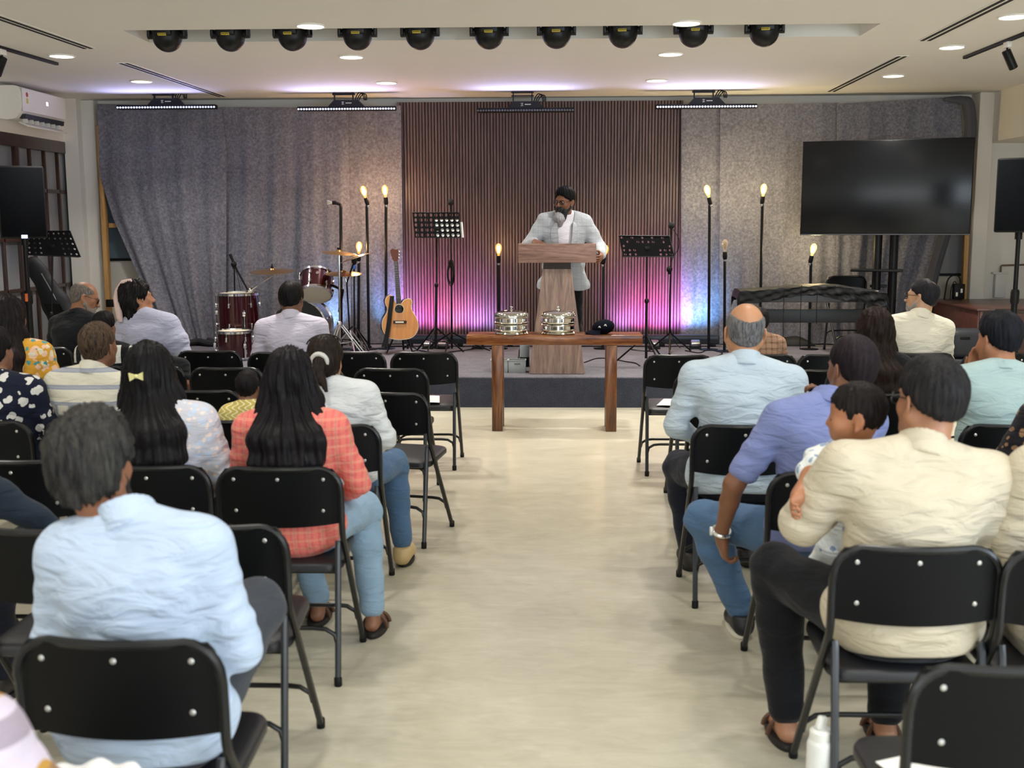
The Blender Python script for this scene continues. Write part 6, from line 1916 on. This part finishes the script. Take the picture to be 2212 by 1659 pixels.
# ---- preacher
def preacher():
    Y = 10.70
    g = PY(1217, 790, Y)
    cols = dict(skin_c='#80543f', hair='short', hair_c='#0c0c0f', hair_hi='#1c1b1e')
    o, J = person('bearded man in a pale grey jacket and glasses speaking behind the lectern', (g.x, Y, SZ), PI + .05, s=1.0, lean=8, legs='stand', head=(-38, -3, 0), sw=.185, girth=.98, hairopt=dict(vol=1.25, amp=.004, nape=.02), shirt=fabric('preacher_shirt', '#eceaf4', folds=.2), sleeve='long',
        trousers=M_blackt, shoes='#141316', glasses=True, res=.008, hres=.005, eyes=-1, hem=None, beard=dict(mat=('#17171a', '#4a4a4e'), chin=('#77777c', '#d2d2d6'), long=.105),
        armL=((-.335, .05, 1.14, 0), (-.325, .31, 1.075, 0)), armR=((.34, .06, 1.15, 0), (.29, .28, 1.20, 0)), handd={-1: V3(.12, .9, -.25), 1: V3(-.2, .95, -.1)}, handn={-1: V3(1, .1, -.1), 1: V3(-.3, 0, -1)}, handcurl=45, **cols)
    T, sh, arms, Rt, nb, H = J['T'], J['sh'], J['arms'], J['Rt'], J['nb'], J['H']
    f = Field(.035); e = .03
    g_ = 1.0
    f.ell(T(0, 0.0, 0.02), (.175 + e, .128 + e, .105 + e), Rt, k=.05); f.ell(T(0, .015, .14), (.16 + e, .118 + e, .14 + e), Rt, k=.05)
    f.ell(T(0, 0, .29), (.168 + e, .118 + e, .15 + e), Rt, k=.05); f.cap(T(-.11, -.012, .37), T(.11, -.012, .37), .085 + e, .085 + e, k=.05)
    f.cap(T(0, 0, .0), T(0, -.01, -.15), .17, .19, k=.06)
    for q in (-1, 1):
        f.cap(T(q * .04, .0, -.06), T(q * .125, .02, -.20), .12, .135, k=.05)
        f.cap(T(q * .05, -.015, .455), sh[q], .05 + e * .9, .058 + e * .6, k=.04)
        el, wrp = arms[q]
        f.cap(sh[q], el, .078, .068, k=.035); f.cap(el, el * .1 + wrp * .9, .066, .05, k=.02)
        f.cap(T(q * .02, -.03, .49), T(q * .12, -.02, .455), .05, .06, k=.04)
    # opening down the front
    f.chain([T(0, .14, .50), T(0, .155, .20), T(0, .155, .02)], [.088, .055, .04], k=.01, op='-')
    f.chain([T(0, .22, .02), T(0, .24, -.15), T(0, .25, -.36)], [.03, .10, .17], k=.02, op='-')
    f.cap(nb + Rt @ V3(0, .05, -.03), H(V3(0, .0, -.02)), .085, .095, k=.015, op='-')
    f.plane(Rt @ V3(0, 0, -1), (Rt @ V3(0, 0, -1)) @ T(0, 0, -.205), k=.008)
    V, Q = f.mesh(.008)
    N = normals(V, Q); L = (V - V3(0, 0, .96)) @ Rt
    V = V + N * (.0035 * (np.sin(L[:, 2] * 60 + 8 * np.sin(L[:, 0] * 6) + 1) * .5 + np.sin(L[:, 2] * 38 - L[:, 0] * 22)) * np.clip(np.abs(L[:, 0]) / .2, .15, 1))[:, None]
    def check(nt, base):
        s_ = sepxyz(nt, coords(nt))
        return mix(nt, math_n(nt, 'MULTIPLY', math_n(nt, 'ADD', stripes(nt, 0, 22, .12), stripes(nt, 2, 16, .1)), .22), base, rgb('#7d8794'))
    jo = np_mesh('jacket', V, Q, fabric('grey_jacket', '#b9bfc6', folds=.25, pattern=check), o)
    for q in (-1, 1):                                   # lapels
        lp = MB().grid(lambda a, b_: T(q * (.045 + .075 * a * math.sin(min(1, b_ * 1.25) * PI) ** .7 * (1 - .25 * b_) + .03 * (1 - b_)), .128 - .03 * a + .04 * math.sin(b_ * 2.2), .45 - .36 * b_) , 6, 14, (0, .006, 0))
        lp.build('lapel', fabric('grey_jacket', '#b9bfc6'), jo)
        MB().lathe([(.0001, 0), (.007, 0), (.006, .003), (.0001, .003)], T(q * .05, .158, .03), (PI / 2, 0, 0), 10).build('button', mat('button', '#4a4d52', .5), jo)
    # head-worn microphone
    hm = MB().tube([H(V3(.083, -.005, -.01)), H(V3(.08, .04, -.03)), H(V3(.062, .085, -.045))], .0018, 5); hm.ball(H(V3(.062, .085, -.045)), .005, None, 8, 6)
    hm.build('headset_microphone', M_blackp, o)
preacher()

# ---- covered keyboard
YK = 11.15
a, b2 = PY(1590, 690, YK), PY(1902, 690, YK)
KW = b2.x - a.x; KX = (a.x + b2.x) / 2; KZ = PY(1740, 640, YK).z
kb = thing('keyboard', 'black stage piano on a wide panel stand behind the balding man', 'keyboard', (KX, YK, SZ))
kz = KZ - SZ
MB().box((0, 0, kz + .0), (KW - .04, .30, .10), .012).build('case', mat('piano_case', '#4c4e53', .45), kb)
MB().box((0, -.06, kz + .055), (KW - .14, .15, .012), .002).build('keys', mat('keys_white', '#dddbd2', .35), kb)
for s_ in (-1, 1):
    MB().box((s_ * (KW / 2 - .075), .0, (kz - .05) / 2), (.11, .04, kz - .05), .004).build('leg_panel', mat('piano_stand', '#1b1d22', .45), kb)
    MB().box((s_ * (KW / 2 - .075), .0, .012), (.11, .34, .024), .004).build('foot', mat('piano_stand', '#1b1d22', .45), kb)
zb1, zb2 = PY(1700, 668, YK).z - SZ, PY(1700, 697, YK).z - SZ
MB().box((0, .0, (zb1 + zb2) / 2), (KW - .24, .025, zb1 - zb2), .003).build('back_panel', mat('piano_stand', '#1b1d22', .45), kb)
rk = random.Random(3); kp = [rk.uniform(0, 6.3) for _ in range(8)]
def cover(a, b_):
    x = (a - .5) * (KW + .05)
    hump = .04 * math.exp(-((a - .46) / .25) ** 2) + .025 * math.exp(-((a - .66) / .14) ** 2) - .03 * max(0, a - .85) * 5
    dropf = .125 - .085 * math.exp(-((a - .47) / .24) ** 2) + .04 * max(0, a - .8) * 4
    endd = max(0, abs(a - .5) - .485) / .015
    top = kz + .062 + hump
    wr = .003 * math.sin(a * 52 + b_ * 16 + kp[0]) + .0025 * math.sin(a * 85 - b_ * 22 + kp[1]) + .003 * math.sin(a * 24 + b_ * 30 + kp[2])
    wr *= .35 + 1.6 * max(0, min(1, (b_ - .5) * 3)) * (.5 + a)
    if b_ < .3: t = b_ / .3; y, z = .175 + wr, top - .11 * (1 - t)
    elif b_ < .62: t = (b_ - .3) / .32; y, z = .175 - .35 * t, top + .01 * math.sin(t * PI) + wr
    else: t = (b_ - .62) / .38; y, z = -.178 - .012 * t + wr, top - (dropf + hump) * t + wr * .5
    z -= endd * .08
    return (x, y, z)
cv = MB().grid(cover, 110, 44, (0, .0, .003)).build('dust_cover', mat('cover_black', '#0f1013', .55, spec=.25, bmp=.15, bscale=30), loc=(KX, YK, SZ))
tag(cv, 'crumpled black cloth cover draped over the stage piano', 'cover')
cb = MB()
for (u0, v0, u1, v1) in ((1694, 628, 1692, 755), (1732, 616, 1728, 755), (1766, 630, 1764, 700)):
    cb.tube(catmull([PY(u0, v0, YK - .2) - Vector((KX, YK, SZ)), PY((u0 + u1) / 2 - 1, (v0 + v1) / 2, YK - .2) - Vector((KX, YK, SZ)), PY(u1, v1, YK - .18) - Vector((KX, YK, SZ))], 6), .0035, 5)
cb.build('cable', M_blackp, kb)
# chair behind it, facing the hall, and a floor pedal bag
p = PZ(1828, 596, SZ + .8)
dup(ch0, (p.x, p.y + .05, SZ), PI + .12, 'folding chair behind the covered keyboard, facing the hall')
bg = MB().grid(lambda a, b_: (-.35 + .7 * a, -.12 + .24 * b_, .02 + .10 * math.sin(a * PI) * math.sin(b_ * PI) ** .6 * (1 + .3 * math.sin(a * 9))), 24, 12, (0, 0, -.018))
p = on_stage(1700, 752)
tag(bg.build('cloth_bag', mat('bag_black', '#141519', .7), loc=(p.x, p.y + .3, SZ + .002)), 'flat black bag lying under the keyboard stand', 'bag')
# ------------------------------------------------------------------ television, speakers, desk at the sides
def screen_mat():
    m, nt, bs = new_mat('tv_screen')
    bs.inputs['Base Color'].default_value = (.004, .005, .007, 1); bs.inputs['Roughness'].default_value = .22
    bs.inputs['Specular IOR Level'].default_value = .35
    return m
TL, TR = PY(1734, 305, 12.0), PY(2106, 297, 11.5)
BLp, BRp = PY(1729, 506, 12.0), PY(2096, 510, 11.5)
cx_ = (TL + TR + BLp + BRp) / 4
ang = math.atan2(TR.y - TL.y, TR.x - TL.x)
tvw = (Vector((TR.x - TL.x, TR.y - TL.y, 0))).length; tvh = (TL.z - BLp.z + TR.z - BRp.z) / 2
tv = thing('television', 'large black television switched off, on a stand at the right of the stage', 'television', (cx_.x, cx_.y, cx_.z), ang)
MB().box((0, .02, 0), (tvw, .045, tvh), .006).build('case', M_blackp, tv)
MB().box((0, -.0045, .004), (tvw - .02, .006, tvh - .03), .001).build('screen', screen_mat(), tv)
MB().box((0, -.004, -tvh / 2 + .008), (tvw, .006, .012)).build('lower_bezel', mat('bezel', '#3a3d42', .35), tv)
sg0 = thing('television_stand', 'black two-pole floor stand with a small shelf under the television', 'stand', (cx_.x, cx_.y + .12, 0), ang)
for u in (1896, 1928):
    q = PY(u, 540, cx_.y + .12); dx = (q.x - cx_.x) / math.cos(ang)
    MB().tube([(dx, .0, .05), (dx, .0, cx_.z + .1)], .045, 14).build('pole', M_black, sg0)
dx = (PY(1902, 583, cx_.y).x - cx_.x) / math.cos(ang); zs_ = PY(1902, 584, cx_.y).z
MB().box((dx, -.12, zs_), (.52, .30, .022), .008).build('shelf', M_black, sg0)
MB().box((dx + .02, 0, zs_ - .17), (.17, .03, .03), .004).build('crossbar', M_black, sg0)
MB().box((dx, -.075, cx_.z), (.4, .05, .3), .004).build('mount_plate', M_black, sg0)
MB().box((dx, 0, .06), (.7, .08, .05), .01).build('base_bar', M_black, sg0)
for s_ in (-1, 1): MB().box((dx + s_ * .33, 0, .03), (.07, .5, .05), .01).build('foot', M_black, sg0)

M_grille = mat('speaker_grille', '#0d0f13', .85, spec=.08, bmp=.3, bscale=500)
def pa_speaker(label, u0, u1, v0, v1, Y, sp_u, width=None, rz=0.0):
    a, b2 = PY(u0, v0, Y), PY(u1, v1, Y)
    wd = width or abs(b2.x - a.x); h = a.z - b2.z
    xr = b2.x if u1 < 1000 else a.x + wd
    cx2 = xr - wd / 2
    o = thing('loudspeaker', label, 'loudspeaker', (cx2, Y + .18, b2.z), rz, 'loudspeakers on stands')
    MB().box((0, 0, h / 2), (wd, .36, h), .015).build('cabinet', M_blackp, o)
    MB().box((0, -.183, h / 2), (wd - .02, .008, h - .03), .004).build('grille', M_grille, o)
    MB().lathe([(.03, -.06), (.03, 0)], n=14).build('pole_cup', M_black, o)
    s = thing('speaker_stand', label.split(',')[0].replace('black loudspeaker', 'black tripod stand under the loudspeaker'), 'speaker stand', (cx2, Y + .18, 0), 0, 'speaker stands')
    MB().tube([(0, 0, .12), (0, 0, b2.z - .0)], .019, 12).build('upper_pole', M_black, s)
    MB().tube([(0, 0, .1), (0, 0, 1.0)], .026, 12).build('lower_pole', M_black, s)
    MB().lathe([(.032, .96), (.036, .98), (.036, 1.06), (.03, 1.08)], n=14).build('collar', M_black, s)
    tripod(s, .62, .4, .014, .5)
    return o, s, cx2
lo, ls, lx = pa_speaker('black loudspeaker on a tripod at the left side, in front of the glazed screen', -20, 78, 358, 515, 9.5, 38, .37, .44)
MB().box((0, -.19, .015), (.05, .01, .03), .003).build('status_light', emit('speaker_led', '#7fa8ff', 2.0), lo)
MB().box((.0, -.04, 1.02), (.02, .02, .07), .003).build('orange_tag', mat('orange_tag', '#e8743a', .6), ls)
ro, rs, rx = pa_speaker('black loudspeaker on a tripod at the right edge, beside the cream wall', 2181, 2250, 340, 502, 9.4, 2230, .37, -.44)
# gig bag leaning by the left music stand
Yg = 11.0
gb = thing('guitar_bag', 'black padded guitar bag leaning by the glazed screen at the left', 'guitar bag', Vector((PY(150, 720, Yg).x, Yg, 0)))
O = gb.location
pts = [PY(72, 572, Yg) - O, PY(84, 590, Yg) - O, PY(104, 625, Yg) - O, PY(120, 655, Yg) - O, PY(138, 690, Yg) - O, PY(160, 760, Yg) - O, PY(170, 800, Yg) - O]
f = Field(.05)
f.chain(pts, [.085, .088, .10, .135, .14, .155, .15], k=.05)
Vg, Qg = f.mesh(.014, 3)
yc_ = Vg[:, 1].mean(); Vg[:, 1] = yc_ + (Vg[:, 1] - yc_) * .6
np_mesh('bag', Vg, Qg, mat('gig_bag', '#15181d', .7, bmp=.2, bscale=120), gb)
MB().tube([p + Vector((.06, -.075, .0)) for p in pts[1:5]], .006, 6).build('zip', M_steel, gb)
MB().grid(lambda a, b_: pts[3].lerp(pts[4], b_) + Vector(((a - .5) * .16, -.088, 0)), 3, 3, (0, .012, 0)).build('pocket', M_blackp, gb)
# small black box fixed to the left post
p = PY(238, 655, 12.55)
tag(MB().box((0, 0, 0), (.085, .05, .085), .008).build('socket_box', M_blackp, loc=p), 'small black socket box on the left pine post', 'socket')

# desk in the right corner
YD = 11.35
M_desk = wood('desk_walnut', [(0.3, '#38211c'), (0.5, '#4f3029'), (0.72, '#684239')], 3, 'X', .35, bmp=.05, coat=.15)
zt = .80
A = PZ(2111, 667, zt); B = PZ(2018, 645, zt)
dw = 1.15; dl = min(12.55 - A.y, (B - A).length)
dk = thing('desk', 'dark brown wooden desk in the right corner', 'desk', (A.x, A.y, 0), 0)
MB().box((dw / 2, dl / 2, zt - .012), (dw, dl, .024), .004).build('desktop', M_desk, dk)
MB().box((.03, dl / 2, (zt - .024) / 2), (.022, dl - .04, zt - .024), .002).build('side_panel', M_desk, dk)
MB().box((dw - .03, dl / 2, (zt - .024) / 2), (.022, dl - .04, zt - .024), .002).build('side_panel', M_desk, dk)
MB().box((dw / 2 + .03, .035, (zt - .03) / 2), (dw - .12, .02, zt - .05), .002).build('front_panel', M_desk, dk)
MB().box((.05, .02, (zt - .024) / 2), (.025, .012, zt - .03), .002).build('edge_strip', mat('desk_edge', '#7a5548', .4), dk)
for z in (.68, .62): MB().lathe([(.0001, 0), (.006, 0), (.006, .006), (.0001, .006)], (.075, .026, z), (PI / 2, 0, 0), 10).build('screw_cap', M_chrome, dk)
# cases beside the desk
cpt = PZ(2072, 790, 0)
cs_ = thing('equipment_case', 'dark equipment case with a pale strap beside the desk', 'case', (4.02, 10.7, 0))
MB().box((0, 0, .18), (.62, .36, .36), .03).build('lower_case', mat('case_grey', '#2e3138', .7, bmp=.2), cs_)
uc = MB().box((.06, .05, .50), (.5, .3, .27), .05, None, 3).build('upper_case', mat('case_dark', '#24272e', .6, bmp=.2), cs_)
MB().box((.17, .05, .50), (.035, .306, .276), .05, None, 3).build('strap', mat('strap_pale', '#c9cbcb', .6), uc)
MB().box((-.08, -.09, .56), (.10, .03, .03), .01).build('handle', M_blackp, uc)
# black box with sockets, its cables, conduit on the right wall
p = PY(2070, 633, 12.45)
px_ = thing('power_box', 'black power box with sockets standing at the back of the desk beside the pine post', 'power box', (p.x, 12.45, zt if p.x > A.x else p.z - .09))
MB().box((0, 0, .09), (.115, .08, .17), .006).build('case', M_blackp, px_)
for x, z in ((-.03, .06), (.02, .10)): MB().box((x, -.042, z), (.022, .006, .045), .002).build('socket', M_white, px_)
MB().tube(catmull([(.02, 0, .17), (-.0, 0, .25), (-.06, 0, .27), (-.12, 0, .22), (-.14, 0, .1), (-.15, 0, .0)], 6), .008, 8).build('cable', M_blackp, px_)
MB().tube(catmull([(-.02, 0, .17), (-.05, 0, .2), (-.08, 0, .12), (-.085, 0, .0)], 6), .005, 6).build('cable', M_blackp, px_)
pw = PY(2163, 590, 12.78)
cd = thing('conduit', 'pale vertical conduit with a bent brown pipe on the right part of the back wall', 'pipe', (pw.x, 12.80, .8))
hh = pw.z - .8
MB().box((0, 0, hh / 2), (.12, .05, hh), .006).build('trunking', mat('trunk_white', '#d9d9d6', .5), cd)
MB().box((-.01, -.005, hh), (.17, .06, .02), .004).build('cap', mat('trunk_white', '#d9d9d6', .5), cd)
MB().tube([(0, 0, hh), (0, 0, hh + .075), (.01, 0, hh + .085), (.45, 0, hh + .1)], .011, 8).build('pipe', mat('pipe_brown', '#6a5648', .5), cd)

# papers left on chairs, the bottle by the chair leg
M_paper = mat('paper_white', '#eceae4', .8)
def paper(label, chair, x, y, w_, d_, rz):
    c = CHAIR[chair]
    o = MB().grid(lambda a, b_: ((a - .5) * w_, (b_ - .5) * d_, .004 * math.sin(a * 3)), 5, 5, (0, 0, .0015)).build('paper', M_paper, loc=c.location + Vector((x, y, .452)), rot=(0.03, 0, rz))
    tag(o, label, 'paper', 'papers on the seats')
paper('white sheet of paper on the front row seat at the left edge of the aisle', 'L1e', -.02, .2, .21, .25, .1)
paper('white sheet of paper on the front row seat at the right edge of the aisle', 'R1a', .03, .22, .26, .24, -.3)
paper('white paper on the seat of the nearest chair in the lower right corner', 'R7a', -.02, .26, .3, .21, .35)
q = PZ(1770, 1675, 0.13)
bt = thing('water_bottle', 'white water bottle standing on the floor beside the cream-shirted man\'s chair', 'bottle', (q.x, q.y, 0))
MB().lathe([(.0001, 0), (.034, 0), (.037, .004), (.037, .225), (.034, .235), (.028, .24), (.0001, .24)], n=28).build('bottle', mat('bottle_white', '#dfe0de', .3), bt)
ld = MB().lathe([(.031, .238), (.031, .262), (.024, .268), (.0001, .268)], n=24).build('lid', mat('lid_white', '#e8e8e4', .4), bt)
MB().box((0, 0, .285), (.03, .018, .04), .008, (0, .3, .4)).build('spout', mat('lid_white', '#e8e8e4', .4), ld)

# ---- scarf in the lavender woman's hair
lav = next(o for o in bpy.data.objects if o.get('label', '').startswith('woman in a pale lavender'))
Hs = next(c for c in lav.children if c.name.startswith('hair'))
HL = LAV['H']
sc_ = MB().tube([HL(V3(*q)) for q in ((.04, -.03, .135), (.0, -.075, .125), (-.03, -.11, .075), (-.02, -.13, .02), (.01, -.14, -.05), (.035, -.145, -.12), (.045, -.14, -.15))], [.012, .022, .028, .03, .026, .022, .01], 10)
sc_.build('scarf', mat('scarf_pink', '#d8bcb4', .8, bmp=.2, bscale=40), Hs)

# ---- the baby on the cream-shirted man's shoulder
def baby():
    base = Vector(P6.location)
    hcw = PY(1846, 905, 3.30)                           # centre of the head
    O = Vector((hcw.x, hcw.y, 0))
    o = thing('person', 'baby in a white and blue printed outfit held against the cream-shirted man\'s shoulder', 'person', O)
    s = .88
    Rh = rotm(0, 0, 78) @ rotm(-4, 0, 0) @ rotm(0, 6, 0)
    hc = V3(0, 0, hcw.z)
    H = lambda p: hc + Rh @ (np.array(p, float) * s)
    Lp = lambda u, v, y: np.array(PY(u, v, y) - O)
    shl, shr = Lp(1775, 1000, 3.27), Lp(1905, 985, 3.42)
    mid = (shl + shr) / 2 + V3(.0, .03, -.01)
    bot = mid + V3(.05, .06, -.28)
    el = Lp(1755, 1030, 3.16); ha = Lp(1728, 1068, 3.10)
    f = Field(.02)
    head_prims(f, H, s, baby=True)
    f.cap(H(V3(0, -.02, -.04)), mid, .036, .05, k=.03)
    f.cap(mid, bot, .075, .085, k=.04)
    f.cap(shl, shr, .036, .036, k=.03)
    f.chain([shl, el, ha], [.034, .031, .023], k=.02)
    f.chain([shr, shr + V3(.06, .08, -.08), shr + V3(-.02, .15, -.10)], [.034, .03, .022], k=.02)
    hand_prims(f, ha, ha - el, V3(1, .2, .3), -1, 55, .62, k=.006)
    for q in (-1, 1):
        f.chain([bot + V3(q * .05, 0, -.02), bot + V3(q * .09, .05, -.10), bot + V3(q * .07, .02, -.20)], [.055, .045, .03], k=.03)
        f.cap(bot + V3(q * .07, .02, -.20), bot + V3(q * .07, .08, -.22), .026, .02, k=.02)
    V, Q = f.mesh(.005); np_mesh('body', V, Q, skin('#a8704f'), o)
    def prnt(nt, base_):
        b1, v1 = blobs(nt, 26, .3, 7.0); return mix(nt, b1, base_, rgb('#8fa3c0'))
    f = Field(.02)
    f.cap(mid, bot, .088, .098, k=.04); f.cap(shl, shr, .052, .052, k=.03)
    f.cap(shl, shl * .3 + el * .7, .052, .054, k=.02); f.cap(shr, shr + V3(.045, .06, -.06), .05, .05, k=.02)
    for q in (-1, 1): f.cap(bot + V3(q * .05, 0, -.02), bot + V3(q * .08, .04, -.08), .068, .062, k=.03)
    V, Q = f.mesh(.007); N = normals(V, Q)
    V = V + N * (.003 * np.sin(V[:, 0] * 90 + V[:, 2] * 60))[:, None]
    np_mesh('romper', V, Q, fabric('baby_print', '#e4e9e8', pattern=prnt, folds=.3), o)
    make_hair(o, 'baby', H, Rh, np.eye(3), lambda x, y, z: mid + V3(x, y, z), s, 1.0, '#131114', '#2a2421', .005, dict(amp=.004), random.Random(4))
    for q in (-1, 1):
        e_ = MB().ball(H(V3(q * .028, .068, .0)), .0095 * s, n=12, m=8).build('eye', mat('eye_white', '#d8d2c8', .3), o)
        MB().ball(H(V3(q * .028, .0745, .0)), (.0062 * s, .0045 * s, .0062 * s), None, 10, 6).build('iris', mat('iris', '#1a100c', .2), e_)
baby()

# floor cables on the stage
def floor_cable(label, px, zoff=.006):
    o = MB().tube(catmull([PZ(u, v, SZ + zoff) for u, v in px], 6), .0055, 6).build('cable', M_blackp)
    tag(o, label, 'cable', 'black cables on the stage floor')
floor_cable('thin black cable on the stage right of the lectern', [(1262, 783), (1290, 774), (1320, 775), (1352, 781), (1372, 784), (1382, 790)])
floor_cable('thin black cable on the stage between the baskets and the flask', [(1118, 780), (1121, 768), (1122, 755)])
floor_cable('black cable along the stage under the left music stand', [(905, 757), (950, 762), (1000, 757), (1040, 752), (1058, 757)])
floor_cable('black cable at the foot of the tall lamp right of the slats', [(1480, 757), (1510, 762), (1530, 756), (1560, 762), (1548, 770)])
floor_cable('black cable at the foot of the guitar', [(870, 752), (885, 748), (900, 755), (890, 760), (915, 763)])
